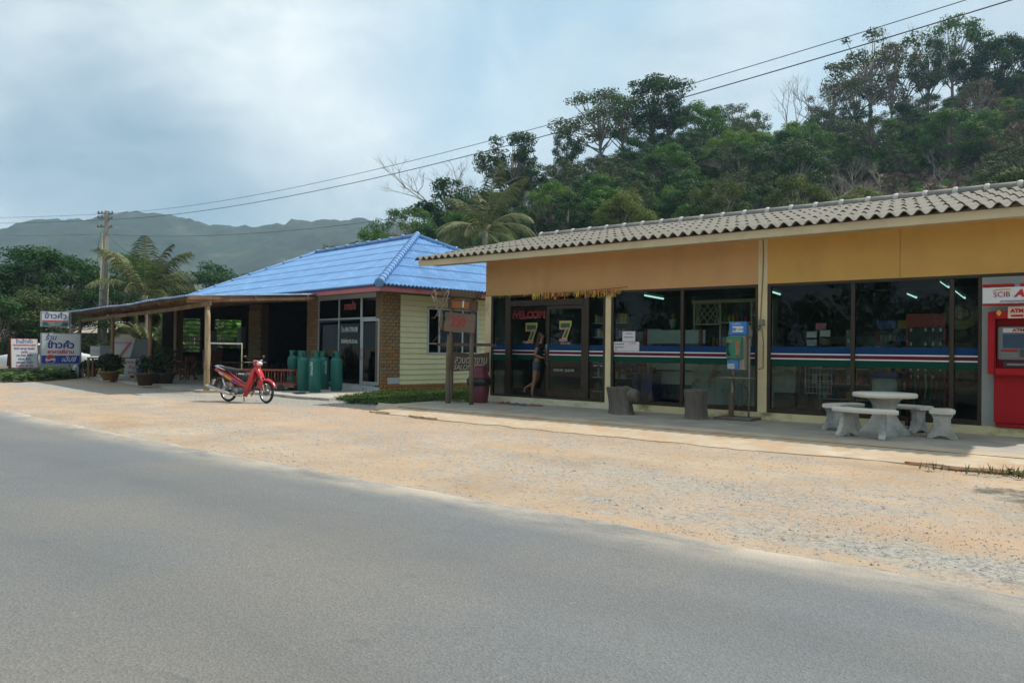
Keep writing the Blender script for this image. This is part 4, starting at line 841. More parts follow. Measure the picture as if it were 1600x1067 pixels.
# cylinders inside
CG = mat('cylinder_green', (.005, .125, .10), .42, .14, 3.5, .06, spec=.5, bscale=9, wear=((.01, .11, .085), .5, .75, 4, (1, 1, 1)))
def cyl_parts(t, hh, r, dz=0.0, x=0, y=0):
    k = hh/1.22 if hh > .8 else 1
    b = MB(); sh_ = hh-.20 if hh > .8 else hh-.17
    b.lathe([(r*.80, .05), (r*.90, .065), (r, .10), (r, sh_-.09), (r*.94, sh_-.045), (r*.75, sh_-.012), (r*.4, sh_), (.001, sh_)], 28, (x, y, dz)); b.build('tank', CG, t)
    b = MB(); b.lathe([(r*.86, 0), (r*.90, 0), (r*.90, .045), (r*.86, .075)], 24, (x, y, dz)); b.build('foot_ring', CG, t)
    # collar with two windows
    b = MB(); n = 24; rc = r*.66; z0, z1 = sh_-.01, hh
    for i in range(n):
        a0_, a1_ = 2*pi*i/n, 2*pi*(i+1)/n; hole = (i % 8) in (2, 3, 4) 
        for za, zb in (((z0, z0+.035), (z1-.05, z1)) if hole else ((z0, z1),)):
            q = [(rr*cos(a)+x, rr*sin(a)+y, zz+dz) for rr in (rc, rc-.008) for a, zz in ((a0_, za), (a1_, za), (a1_, zb), (a0_, zb))]
            b._add(q, [(0, 1, 2, 3), (7, 6, 5, 4), (3, 2, 6, 7), (1, 0, 4, 5)])
    b.build('collar', CG, t)
    b = MB(); b.lathe([(.02, sh_), (.02, sh_+.06), (.035, sh_+.065), (.035, sh_+.085), (.012, sh_+.09)], 10, (x, y, dz)); b.build('valve', mat('brass', (.35, .28, .12), .4, metal=.8), t)
CYW = mat('cylinder_lettering', (.55, .62, .60), .5, .1, 9)
def curved(t, r, h0, ang0, body, sz):
    for i, ch in enumerate(body):
        a = ang0; o = text('lettering', ch, sz, CYW, t, (cos(a)*(r+.002), sin(a)*(r+.002), h0-i*0), (0, 0, 0), ext=.001)
def vtext(t, r, z, a, body, sz):     # runs up the cylinder
    n = Vector((cos(a), sin(a), 0)); up = Vector((0, 0, 1)); side = up.cross(n)
    M = Matrix((( -up.x*0+up.x, -side.x, n.x), (up.y, -side.y, n.y), (up.z, -side.z, n.z))).to_euler()
    return text('lettering', body, sz, CYW, t, n*(r+.003)+Vector((0, 0, z)), M, ext=.001, bold=.002)
camang = math.atan2(-13.7, 18.3)
def tall(p, lab, a=None, mark=True, hh=1.22, r=.185, rot=0.0):
    t = thing('gas_cylinder', lab, 'gas cylinder', (p.x, p.y, p.z), rot, 'green gas cylinders outside the gas shop')
    cyl_parts(t, hh, r)
    if mark: vtext(t, r, .70, camang-rot+(a or 0), 'สยามแก๊ส', .105)
    b = MB(); b.box((0, 0, 0), (.001, .001, .001)) if False else None
    return t
zc = .06
tall(atz(466, 611, zc)+Vector((0, .18, 0)), 'tall green gas cylinder second in the front row, touching the white-lettered one', None, False, rot=.5)
tall(atz(484, 613, zc)+Vector((0, .18, 0)), 'tall green gas cylinder at the front of the cluster with white lettering down its side', -.55, rot=2.0)
tall(atz(495, 608.5, zc)+Vector((0, .25, 0)), 'tall green gas cylinder at the back right of the cluster with faint lettering', .35, rot=1.0)
tall(atz(518, 611, zc)+Vector((0, .18, 0)), 'tall green gas cylinder standing alone by the shop window', None, False, rot=-.4)
def small(p, lab, z=0.0):
    t = thing('gas_cylinder', lab, 'gas cylinder', (p.x, p.y, p.z+z), 1.1, 'green gas cylinders outside the gas shop'); cyl_parts(t, .60, .155); return t
pa, pb = atz(449, 608, zc)+Vector((0, .18, 0)), atz(456, 608, zc)+Vector((0, .30, 0))
small(pa, 'small green gas cylinder at the bottom left of the stacked pair nearest the red cart'); small(pb, 'small green gas cylinder at the bottom, tucked behind the tall ones')
small(pa, 'small green gas cylinder on top of the left stack nearest the red cart', .63); small(pb, 'small green gas cylinder on top of the stack tucked behind the tall ones', .63)
b = MB(); b.box((pa.x-.25, pa.y-.22, zc+.605), (pb.x+.22, pb.y+.2, zc+.625)); tag(b.build('metal_tray', mat('tray', (.10, .12, .11), .6)), 'thin metal tray between the stacked small gas cylinders', 'tray')
t = thing('gas_cylinder', 'small green gas cylinder standing inside the shop window', 'gas cylinder', tuple(H(1.75, .45, .2)), 0, 'green gas cylinders outside the gas shop'); cyl_parts(t, .50, .16)
t = thing('gas_cylinder', 'second small green gas cylinder inside the shop, nearer the door', 'gas cylinder', tuple(H(1.42, .55, .2)), 0, 'green gas cylinders outside the gas shop'); cyl_parts(t, .50, .16)
p = atz(468, 614.5, .062); t = thing('flat_pan', 'dark flat pan lying on the slab before the tall cylinders', 'pan', (p.x, p.y, .062)); b = MB(); b.lathe([(.12, 0), (.20, .02), (.19, .025), (.11, .008)], 20); b.build('pan_body', mat('pan', (.06, .07, .08), .5), t)
# ------------------------------------------------------------------ lean-to
WD = mat('weathered_wood', (.20, .115, .06), .85, .3, 2.2, .5, stretch=(1, 1, .25), wear=((.10, .06, .035), .5, .7, 3, (1, 1, .3)))
WP = mat('pale_post_wood', (.42, .31, .18), .85, .25, 2.5, .6, stretch=(1, 1, .2), wear=((.22, .14, .07), .5, .7, 5, (1, 1, .4)))
LT = thing('restaurant_lean_to', 'lean-to of rough wooden posts and blue corrugated sheets over the restaurant front', 'lean-to', tuple(HO), -HA)
def zr(u, v): t_ = clampf((v+4.8)/4.2); return (2.84-.011*(u-2.9)-.025*sin(pi*clampf((u-6)/5))+.008*sin(u*1.3))*(1-t_)+(3.13)*t_
uu = 2.95; BLS = mat('blue_corrugated_sheet', (.11, .17, .28), .45, .15, 2, .1, spec=.5, wear=((.30, .36, .46), .5, .75, 2, (1, 1, 1)))
while uu < 15.9:
    b = MB(); n = 40; vs = []; w_ = .80; m_ = n+1; dz = random.uniform(-.008, .008)
    for v in (-4.85, -2.7, -.56):
        for i in range(n+1): x = uu+w_*i/n; vs.append((-x, v, zr(x, v)+.026*cos(2*pi*x/.16)+dz+.05))
    fs = [(j*m_+i, j*m_+i+1, (j+1)*m_+i+1, (j+1)*m_+i) for j in range(2) for i in range(n)]
    b._add(vs, fs, True); b._add([(x, y-.01, z-.03) for x, y, z in vs[:m_]]+vs[:m_], [(i, i+1, m_+i+1, m_+i) for i in range(n)]); b.build('roof_sheet', BLS, LT); uu += .76
for v in (-4.62, -2.7, -.9):
    us = [2.95+(16.2-2.95)*i/10 for i in range(11)]
    b = MB()
    for i in range(10): b.beam((-us[i], v, zr(us[i], v)-.03), (-us[i+1], v, zr(us[i+1], v)-.03), .05, .07)
    b.build('purlin', WD, LT)
POSTS = [(3.10, -4.14), (7.85, -4.22), (11.42, -4.40), (15.75, -4.42)]
for i in range(12):
    u = 3.0+i*1.18; b = MB(); b.beam((-u, -4.8, zr(u, -4.8)-.10), (-u, -.6, zr(u, -.6)-.10), .05, .09); b.build('rafter', WD, LT)
bt = [(2.3, 2.64), (3.1, 2.62), (5.2, 2.56), (7.85, 2.52), (9.95, 2.49), (12, 2.45), (16.1, 2.40)]
b = MB()
for (ua, za), (ub, zb) in zip(bt, bt[1:]): b.beam((-ua, -4.38, za), (-ub, -4.38, zb), .06, .12)
b.build('front_beam', WD, LT)
b = MB(); b.beam((-2.95, -4.8, zr(2.95, -4.8)-.02), (-3.1, -.5, 3.08), .04, .12); b.beam((-3.0, -4.8, zr(3, -4.8)-.13), (-3.1, -.5, 2.97), .06, .07); b.build('end_rafter', WD, LT)
for k_, (u, v) in enumerate(POSTS):
    Rp = random.Random(k_+4); tp = 2.60 if k_ == 0 else 2.44; b = MB(); r0 = .085 if k_ == 0 else .065
    b.tube([(-u+Rp.uniform(-.02, .02)+(.03 if k_ == 0 else 0)*(1-z), v+Rp.uniform(-.01, .01), .0+tp*z) for z in (0, .15, .3, .45, .6, .8, 1)], [r0*(1.08-.15*z) for z in (0, .15, .3, .45, .6, .8, 1)], 10)
    b.build('post', WP if k_ == 0 else WD, LT, label='pale peeled-log post at the corner of the lean-to' if k_ == 0 else None)
for u, v in ((16.6, -4.3),) : pass
# left end wall with louvres, and inner pillars
EW = thing('louvred_wall', 'dark end wall of the restaurant with two openings of horizontal louvres', 'wall', tuple(H(17, 0, .05)), -HA)
ux = 17.0
def e_(b, name, m): 
    I_ = Matrix.Translation((17.0, 0, -.05)); b.v = [I_ @ v for v in b.v]; return b.build(name, m, EW)
b = MB()
for v0, v1, za, zb in ((-.70, -.18, .05, 3.3), (1.08, 1.76, .05, 3.3), (3.12, 8.8, .05, 3.3), (-.179, 1.079, .05, 1.10), (1.761, 3.119, .05, 1.30), (-.179, 1.079, 2.70, 3.3), (1.761, 3.119, 2.70, 3.3)): b.box((-ux-.06, v0, za), (-ux+.06, v1, zb))
e_(b, 'wall_face', mat('dark_timber', (.07, .05, .035), .9, .2, 3))
for v0, v1, za in ((-.178, 1.078, 1.14), (1.762, 3.118, 1.34)):
    z = za+.1
    while z < 2.68: b = MB(); b.beam((-ux, v0, z), (-ux, v1, z), .09, .018, (.5, 0, 1)); e_(b, 'louvre', mat('dark_timber', (.07, .05, .035), .9, .2, 3)); z += .195
for nm, u, v, w_, lab in (('brick_pillar', 9.6, .4, 1.1, 'dark brick pillar inside the restaurant'), ('wooden_pillar', 15.9, -.5, .35, 'dark pillar at the left end of the restaurant front')):
    t = thing(nm, lab, 'pillar', tuple(H(u, v, .05)), -HA); b = MB(); b.box((-w_/2, 0, 0), (w_/2, .3, 3.05)); b.build('shaft', MRT if 'brick' in nm else WD, t)
    if 'brick' in nm:
        Rb = random.Random(8)
        for r in range(26):
            for c_ in range(5):
                a0_ = -w_/2+.22*c_-(.11 if r % 2 else 0); s_, e__ = max(a0_, -w_/2), min(a0_+.22, w_/2)
                if e__-s_ > .05: o = bpy.data.objects.new('brick', bme[Rb.choice((0, 1, 3))]); COL.objects.link(o); o.parent = t; o.location = ((s_+e__)/2, -.01, .02+.107*r+.05); o.scale = ((e__-s_-.014)/.2, 1, .98)
# ------------------------------------------------------------------ restaurant things
DKW = mat('dark_red_wood', (.16, .06, .03), .6, .25, 3, .2)
def table(p, rz, lab, w=1.4, d=.75, hh=.74):
    t = thing('wooden_table', lab, 'table', (p.x, p.y, .06), rz, 'wooden tables in the restaurant'); b = MB(); b.box((-w/2, -d/2, hh-.04), (w/2, d/2, hh)); b.build('table_top', DKW, t, bevel=.008)
    for sx_ in (-1, 1):
        b = MB(); b.beam((sx_*(w/2-.15), -d/2+.05, 0), (sx_*(w/2-.15), d/2-.1, hh-.05), .05, .06); b.build('crossed_leg', DKW, t); b = MB(); b.beam((sx_*(w/2-.22), d/2-.05, 0), (sx_*(w/2-.22), -d/2+.1, hh-.05), .05, .06); b.build('crossed_leg', DKW, t)
def chair(p, rz, lab):
    t = thing('wooden_chair', lab, 'chair', (p.x, p.y, .06), rz, 'wooden chairs in the restaurant'); b = MB(); b.box((-.21, -.21, .42), (.21, .21, .46)); b.build('seat', DKW, t)
    b = MB(); b.box((-.21, .18, .70), (.21, .21, .92)); b.build('backrest', DKW, t)
    for x in (-.18, .18):
        b = MB(); b.box((x-.02, -.2, 0), (x+.02, -.16, .42)); b.build('leg', DKW, t); b = MB(); b.box((x-.02, .17, 0), (x+.02, .21, .90)); b.build('leg', DKW, t)
table(H(10.9, -1.9), -HA, 'dark red wooden table nearest the pale corner post'); table(H(8.2, -.9), -HA+.1, 'dark red wooden table deeper in the restaurant behind the pale post')
chair(H(11.9, -2.3), 1.2, 'wooden chair at the left end of the front table'); chair(H(9.8, -2.2), -1.5, 'wooden chair at the right end of the front table'); chair(H(9.3, -1.2), 1.5, 'wooden chair between the two restaurant tables'); chair(H(7.0, -.9), -1.2, 'wooden chair at the right end of the deeper table')
t = thing('glass_cabinet', 'tall pale glass-doored fridge in front of the left louvres', 'fridge', tuple(H(15.3, .9, .06)), -HA); b = MB(); b.box((-.22, -.2, .9), (.22, .2, 2.05)); b.build('case', mat('pale_blue_metal', (.30, .40, .46), .5, .06), t, bevel=.01); b = MB(); b.box((-.17, -.206, 1.0), (.17, -.2, 1.95)); b.build('door', mat('fridge_glass', (.36, .48, .50), .2), t); b = MB(); b.box((-.2, -.18, 0), (.2, .18, .899)); b.build('stand', DKW, t)
t = thing('pink_cooler', 'dull red drinks cooler standing below the louvres', 'cooler', tuple(H(13.6, .3, .06)), -HA); b = MB(); b.box((-.35, -.3, .3), (.35, .3, 1.1)); b.build('cooler_body', mat('dull_pink', (.30, .09, .09), .6), t, bevel=.02); b = MB(); b.box((-.36, -.31, 1.105), (.36, .31, 1.17)); b.build('lid', mat('dull_pink_lid', (.36, .14, .13), .6), t); b = MB(); b.box((-.3, -.25, 0), (.3, .25, .299)); b.build('base', DKW, t)
t = thing('wall_cabinet', 'pale metal box hung beside the right louvres', 'cabinet', tuple(H(11.0, .35, 1.3)), -HA); b = MB(); b.box((-.2, 0, 0), (.2, .2, .9)); b.build('case', mat('pale_metal', (.14, .17, .18), .6), t)
# display cabinet on a counter with a sign board below
cp = atd(208, 590, 30.6); cp.z = .06; cr = .95
t = thing('food_cart', 'food counter carrying a slanted glass display case', 'counter', tuple(cp), cr)
b = MB(); b.box((-1.6, -.35, .78), (.75, .35, .83)); b.build('counter_top', DKW, t)
for x, y in ((-1.55, -.3), (.68, -.3), (-1.55, .3), (.68, .3)): b = MB(); b.box((x-.03, y-.03, 0), (x+.03, y+.03, .78)); b.build('leg', WD, t)
CW = mat('case_white', (.50, .50, .50), .5, .05); CGs = mat('case_glass', (.16, .18, .19), .25, .1, 2)
b = MB(); b.prism([(-.05, .831), (.72, .831), (.72, 1.58), (.12, 1.60)], (-.30, .30)); 
t2 = b; t2.build('case_body', CGs, t)
b = MB(); b.prism([(-.80, .831), (-.06, .831), (.13, 1.62), (-.62, 1.60)], (-.32, .28)); b.build('slanted_panel', CW, t, bevel=.01)
b = MB(); b.prism([(-.50, .86), (-.36, .86), (.02, 1.45), (-.10, 1.45)], (-.326, -.322)); b.build('red_band', mat('faded_red', (.42, .14, .12), .6), t)
text('lettering', 'อาหารตามสั่ง', .13, mat('faded_red', (.42, .14, .12), .6), t, (-.42, -.33, 1.42))
b = MB(); b.box((-.62, .02, .3), (.0, .05, .31)) if False else None
t = thing('menu_board', 'white board with faded red writing leaning under the food counter', 'sign board', tuple(atd(210, 588, 29.9)), cr)
bw = MATS['case_white']; b = MB(); b.box((-.37, -.02, .03), (.37, .0, .70)); b.build('board', bw, t, bevel=.004)
MRD = mat('menu_red', (.30, .03, .05), .6)
for s_, z_, x_ in (('อาหาร ตามสั่ง', .56, 0), ('ตำปูม้า', .36, -.04), ('ลาบปูม้า', .16, -.04)): text('lettering', s_, .17, MRD, t, (x_, -.023, z_), sx=.72, bold=.004)
t = thing('small_notice', 'small pale notice panel standing on the counter behind the dark post', 'sign', tuple(atd(150, 553, 31)), cr); b = MB(); b.box((-.21, -.02, -.10), (.21, .0, .32)); b.build('panel', bw, t); text('lettering', 'กาแฟ', .13, mat('grey_ink', (.25, .25, .3), .7), t, (0, -.025, .12))
b = MB(); b.beam((.30, .0, -.16), (.30, 0, -.93), .04, .04); b.beam((-.30, .0, -.16), (-.30, 0, -.93), .04, .04); b.build('leg', WD, t)
t = thing('grey_fish_tank', 'small grey glass box on the counter beside the pale notice', 'box', tuple(atd(168, 556, 31)), cr); b = MB(); b.box((-.25, -.15, 0), (.25, .15, .42)); b.build('tank', CGs, t)
b = MB(); b.box((-.22, -.12, -.84), (.22, .12, -.001)); b.build('stand', WD, t)
# pots and plants
POT = mat('clay_pot', (.22, .10, .05), .8, .2, 5, .2); PLF = leafmat('pot_leaf', (.008, .024, .008), (.028, .060, .014)); BLF = leafmat('bright_leaf', (.04, .085, .015), (.13, .22, .04), .35)
def leafblob(b, c, rad, n, ls, R_, sq=.8, up=.3):
    for _ in range(n):
        d = Vector((R_.gauss(0, 1), R_.gauss(0, 1), R_.gauss(0, 1))).normalized(); rr = R_.random()**.4
        p = c+Vector((d.x*rad*rr, d.y*rad*rr, d.z*rad*rr*sq)); nn_ = (d+Vector((R_.gauss(0, .5), R_.gauss(0, .5), up+R_.gauss(0, .5)))).normalized()
        a = nn_.orthogonal().normalized(); a = (Matrix.Rotation(R_.uniform(0, 6.28), 3, nn_) @ a); c2 = nn_.cross(a); l = ls*R_.uniform(.6, 1.3)
        b._add([p-a*l*.5, p+c2*l*.28-a*.0, p+a*l*.55-nn_*l*.12, p-c2*l*.28], [(0, 1, 2, 3)])
def potplant(p, lab, pr, ph, fr_, fh, n, seed, ls=.14, m=None, leaf=None):
    t = thing('potted_plant', lab, 'plant', (p.x, p.y, .06), 0, 'potted plants along the restaurant front'); R_ = random.Random(seed)
    b = MB(); b.lathe([(pr*.72, 0), (pr*.98, ph*.85), (pr*1.06, ph*.86), (pr*1.06, ph), (pr*.9, ph), (pr*.85, ph*.8), (.001, ph*.8)], 18); b.build('pot', m or POT, t)
    b = MB(); leafblob(b, Vector((0, 0, ph+fh*.5)), fr_, n, ls, R_, fh/fr_*.5); b.build('foliage', leaf or PLF, t)
    b = MB()
    for i in range(5): b.tube([(0, 0, ph*.8), (R_.uniform(-.1, .1), R_.uniform(-.1, .1), ph+fh*.3), (R_.uniform(-.2, .2), R_.uniform(-.2, .2), ph+fh*.6)], .01, 4)
    b.build('stems', WD, t)
POTB = mat('ochre_pot', (.20, .12, .04), .7, .2, 5, .2)
potplant(atz(172, 594, .06), 'broad bushy plant in an ochre tub between the left posts', .33, .34, .52, .66, 600, 1, .16, POTB)
potplant(atz(184, 590, .06)+Vector((.3, .6, 0)), 'dark bushy plant behind the ochre tub', .3, .3, .5, .8, 400, 12, .16)
potplant(atz(142, 588, .06), 'leafy plant in a clay pot beside the white jug', .27, .28, .50, .45, 330, 2, .16)
POTD = mat('dark_pot', (.07, .045, .03), .8, .2, 5, .2)
potplant(atz(227, 602, .06), 'plant in a round dark pot left of the third wooden post', .30, .42, .32, .6, 260, 3, .13, POTD)
potplant(atz(241, 599, .06), 'plant in a dark pot right of the third wooden post', .30, .38, .34, .7, 260, 4, .13, POTD)
potplant(atz(259, 599, .06), 'thin leafy plant in a dark pot before the restaurant tables', .29, .36, .36, 1.1, 260, 5, .13, POTD)
# hanging dried bundles
for k_, (px_, py_) in enumerate(((196, 492), (222, 492), (243, 493))):
    p = atd(px_, py_, 29.5); t = thing('hanging_plant', ('dark hanging plant basket furthest left under the lean-to', 'dark hanging plant basket in the middle under the lean-to', 'dark hanging plant basket on the right under the lean-to')[k_], 'hanging plant', tuple(p), 0, 'hanging baskets under the lean-to')
    b = MB(); leafblob(b, Vector((0, 0, -.12)), .17, 130, .13, random.Random(k_), 1.5, -.3); b.build('foliage', leafmat('dry_leaf', (.03, .02, .012), (.08, .05, .025)), t); b = MB(); b.cyl((0, 0, 0), (0, 0, .30), .006, 4); b.build('cord', WD, t)
p = atz(122, 587, .06); t = thing('white_jug', 'white plastic water jug at the foot of the leftmost post', 'jug', (p.x, p.y, 0)); b = MB(); b.lathe([(.19, 0), (.21, .03), (.21, .42), (.17, .50), (.06, .55), (.05, .62), (.001, .63)], 20); b.build('jug_body', mat('jug_white', (.52, .56, .58), .5, .05), t); b = MB(); b.lathe([(.055, .60), (.055, .66), (.001, .665)], 12); b.build('cap', MATS['goods_blue'], t)
b = MB(); b.tube([(.05, 0, .6), (.16, 0, .58), (.19, 0, .42)], .018, 6); b.build('handle', MATS['jug_white'], t)
for k_, (px_, py_, lab) in enumerate(((250, 588, 'blue plastic water bottle crate beside the tables'), (223, 577, 'blue plastic basin behind the third post'))):
    p = atd(px_, py_, 27.2); t = thing('blue_basin', lab, 'basin', (p.x, p.y, .3)); b = MB(); b.lathe([(.16, .0), (.24, .26), (.26, .27), (.23, .28), (.15, .03)], 18); b.build('bowl', mat('basin_blue', (.03, .06, .16), .5), t); b = MB(); b.box((-.2, -.2, -.24), (.2, .2, -.002)); b.build('stand', WD, t)
# white tube frame by the pale post
t = thing('tube_rack', 'thin white tube frame standing behind the red motorcycle', 'rack', (-19.8, 11.9, .05)); WT = mat('tube_white', (.62, .60, .50), .5)
a_, c_ = atd(325, 536, 22.6), atd(378, 537, 21.6)
b = MB(); b.beam(a_, c_, .03, .045); b.build('top_bar', WT, t, True); b = MB(); b.cyl(c_, (c_.x, c_.y, .05), .016, 6); b.build('leg', mat('tube_yellow', (.34, .30, .16), .6), t, True); b = MB(); b.cyl(a_+Vector((.0, 0, 0)), (a_.x, a_.y, .05), .014, 6); b.build('leg', MATS['tube_yellow'], t, True)
# red cart
CA = mat('rusty_red', (.30, .075, .045), .7, .25, 6, .2); ca = thing('red_frame_cart', 'low rusty red metal cart of barred panels behind the motorcycle', 'cart', (-20.5, 13.6, .06), .62)
b = MB(); b.box((-1.25, -.40, .10), (.95, .40, .16)); b.build('deck', mat('deck_wood', (.20, .12, .07), .9, .2), ca)
for yy in (-.4, .4):
    b = MB(); b.beam((-1.25, yy, .62), (.95, yy, .62), .03, .03); b.beam((-1.25, yy, .20), (.95, yy, .20), .03, .03)
    for i in range(12): b.cyl((-1.25+.2*i, yy, .16), (-1.25+.2*i, yy, .62), .010, 5)
    b.build('rail_panel', CA, ca)
b = MB()
for xx in (-1.25, .95):
    b.beam((xx, -.4, .62), (xx, .4, .62), .03, .03)
    for i in range(4): b.cyl((xx, -.4+.267*i, .16), (xx, -.4+.267*i, .62), .010, 5)
b.build('end_panel', CA, ca)
for x in (-.7, .55):
    for yy in (-.45, .45): b = MB(); b.tube([(x, yy-.03, .10), (x, yy+.03, .10)], .10, 12); b.build('wheel', mat('tyre', (.03, .03, .03), .8), ca)
# a dark motorbike seen in the restaurant
# ================================================================== red motorcycle
MR = mat('motor_red', (.52, .012, .018), .22, .04, 3, spec=.6, coat=.5); BLK = mat('black_plastic', (.018, .018, .02), .5, .1, 6); CHR = mat('chrome', (.62, .64, .66), .18, .03, 4, metal=.95)
RUB = mat('rubber', (.022, .021, .020), .85, .15, 8, .2); RIM = mat('rim_metal', (.42, .42, .42), .3, .05, 4, metal=.8); ENG = mat('engine_metal', (.16, .16, .16), .45, .2, 9, .2, metal=.5)
p0 = atz(357, 626.3, 0); p0.z = -.012; mrz = math.atan2(.34, 1.23)
MC = thing('motorcycle', 'red underbone motorcycle parked on its side stand on the gravel before the restaurant', 'motorcycle', tuple(p0), mrz)
def mc(b, nm, m, par=None, **k): return b.build(nm, m, par or MC, **k)
WR = .275
def wheel(par, nm):
    b = MB(); n = 36; vs = []
    prof = [(-.028, WR-.045), (-.032, WR-.02), (-.018, WR-.003), (0, WR), (.018, WR-.003), (.032, WR-.02), (.028, WR-.045)]
    for i in range(n):
        a = 2*pi*i/n; vs += [(r*cos(a), y, r*sin(a)) for y, r in prof]
    k = len(prof); b._add(vs, [(i*k+j, ((i+1) % n)*k+j, ((i+1) % n)*k+(j+1) % k, i*k+(j+1) % k) for i in range(n) for j in range(k)], True)
    t = b.build(nm, RUB, par)
    b = MB(); vs = []; prof = [(-.022, WR-.045), (-.022, WR-.058), (0, WR-.064), (.022, WR-.058), (.022, WR-.045)]
    for i in range(n):
        a = 2*pi*i/n; vs += [(r*cos(a), y, r*sin(a)) for y, r in prof]
    k = len(prof); b._add(vs, [(i*k+j, ((i+1) % n)*k+j, ((i+1) % n)*k+(j+1) % k, i*k+(j+1) % k) for i in range(n) for j in range(k)], True); b.build('rim', RIM, t)
    b = MB()
    for i in range(28):
        a = 2*pi*i/28; s = (.03 if i % 2 else -.03); da = (.35 if i % 4 < 2 else -.35)
        b.tube([(.045*cos(a+da), s, .045*sin(a+da)), ((WR-.06)*cos(a), 0, (WR-.06)*sin(a))], .0022, 4, False)
    b.build('spokes', RIM, t)
    b = MB(); b.lathe([(.001, -.055), (.075, -.05), (.08, -.02), (.08, .02), (.075, .05), (.001, .055)], 18, M=Matrix.Rotation(pi/2, 4, 'X')); b.build('hub', ENG, t)
    return t
rw = wheel(MC, 'rear_wheel'); rw.location = (0, 0, WR)
fw = wheel(MC, 'front_wheel'); fw.location = (1.22, 0, WR); fw.rotation_euler = (0, 0, -.22)
def loft(secs, smooth=True):      # secs: list of rings of equal count
    b = MB(); n = len(secs[0]); vs = [v for s in secs for v in s]
    b._add(vs, [(i*n+j, i*n+(j+1) % n, (i+1)*n+(j+1) % n, (i+1)*n+j) for i in range(len(secs)-1) for j in range(n)], smooth)
    b._add(secs[0], [tuple(range(n-1, -1, -1))]); b._add(secs[-1], [tuple(range(n))]); return b
def ering(c, d, w, hh, n=14, pw=.8):   # superellipse ring centred c, axis d in xz plane, half width w (y), half height hh
    d = Vector(d).normalized(); nrm = Vector((-d.z, 0, d.x)); c = Vector(c); r = []
    for i in range(n):
        t = 2*pi*i/n; cc, ss = cos(t), sin(t)
        r.append(c+Vector((0, 1, 0))*w*math.copysign(abs(cc)**pw, cc)+nrm*hh*math.copysign(abs(ss)**pw, ss))
    return r
# frame and engine
b = MB(); b.tube([(.93, 0, .80), (.80, 0, .52), (.55, 0, .44), (.2, 0, .50), (-.2, 0, .68)], .028, 8); mc(b, 'frame', BLK)
b = loft([ering((.16, 0, .30), (1, 0, 0), .07, .07), ering((.28, 0, .29), (1, 0, 0), .11, .10), ering((.50, 0, .29), (1, 0, .05), .11, .10), ering((.58, 0, .30), (1, 0, .1), .06, .065), ering((.74, 0, .34), (1, 0, .2), .06, .065)]); mc(b, 'engine', ENG)
b = MB()
for i in range(6): b.box((.585+.027*i, -.085, .245+.008*i), (.597+.027*i, .085, .40+.008*i))
mc(b, 'engine_fins', ENG)
b = MB(); b.lathe([(.001, -.14), (.075, -.135), (.08, -.11)], 18, (.36, 0, .28), Matrix.Rotation(pi/2, 4, 'X')); b.lathe([(.08, .11), (.075, .135), (.001, .14)], 18, (.36, 0, .28), Matrix.Rotation(pi/2, 4, 'X')); mc(b, 'engine_cover', mat('cast_alloy', (.30, .30, .30), .4, .1, 6, metal=.6))
b = MB(); b.beam((0, .06, .275), (.42, .06, .34), .03, .045); b.beam((0, -.06, .275), (.42, -.06, .34), .03, .045); mc(b, 'swing_arm', BLK)
b = MB(); b.box((-.02, .068, .25), (.42, .095, .36)); mc(b, 'chain_case', BLK, bevel=.01)
for s in (-1, 1):
    b = MB(); b.cyl((.0, s*.10, .30), (-.10, s*.105, .60), .012, 8); b.tube([(.0+(-.1)*q/16*1, s*(.10+.005*q/16), .34+.24*q/16) for q in range(3, 15)], .026, 10); mc(b, 'shock_absorber', CHR)
    b = MB(); b.cyl((1.22, s*.062, WR), (1.12, s*.062, .56), .022, 8); b.cyl((1.12, s*.062, .56), (1.04, s*.05, .74), .018, 8); mc(b, 'fork_leg', CHR)
b = MB(); b.tube([(.62, -.09, .26), (.55, -.12, .16), (.35, -.135, .17), (.20, -.14, .20)], .018, 8); b.tube([(.20, -.145, .20), (.12, -.15, .225), (-.50, -.165, .385)], [.030, .042, .046], 12); mc(b, 'exhaust', CHR)
b = MB(); b.tube([(-.50, -.165, .385), (-.60, -.167, .41)], [.046, .024], 12); mc(b, 'exhaust_tip', CHR)
b = MB(); b.beam((.05, -.198, .25), (-.34, -.213, .35), .006, .055, (0, 0, 1)); mc(b, 'heat_shield', CHR)
# body panels
b = loft([ering((-.36, 0, .80), (1, 0, -.3), .035, .035), ering((-.28, 0, .765), (1, 0, -.35), .085, .065), ering((-.12, 0, .70), (1, 0, -.42), .105, .085), ering((.10, 0, .60), (1, 0, -.45), .10, .085), ering((.34, 0, .49), (1, 0, -.42), .095, .075), ering((.52, 0, .42), (1, 0, -.3), .09, .06), ering((.66, 0, .39), (1, 0, -.1), .085, .05)]); mc(b, 'side_fairing', MR)
for nm, c_, (xa, za, xb, zb) in (('yellow_stripe', (.70, .50, .02), (-.02, .655, .20, .555)), ('green_stripe', (.15, .45, .08), (-.10, .70, .03, .64)), ('purple_stripe', (.14, .04, .30), (.18, .555, .40, .465)), ('white_stripe', (.6, .5, .5), (-.22, .735, -.08, .69))):
    for s in (-1, 1): b = MB(); b.beam((xa, s*.106, za), (xb, s*.102, zb), .006, .035, (0, 0, 1)); mc(b, nm, mat(nm, c_, .4, .05))
b = loft([ering((-.34, 0, .845), (1, 0, 0), .05, .02, pw=.7), ering((-.25, 0, .855), (1, 0, -.05), .10, .035, pw=.7), ering((-.02, 0, .835), (1, 0, -.10), .125, .045, pw=.7), ering((.20, 0, .80), (1, 0, -.08), .12, .05, pw=.7), ering((.38, 0, .785), (1, 0, .0), .10, .045, pw=.7), ering((.50, 0, .795), (1, 0, .15), .06, .03, pw=.7)]); mc(b, 'seat', BLK)
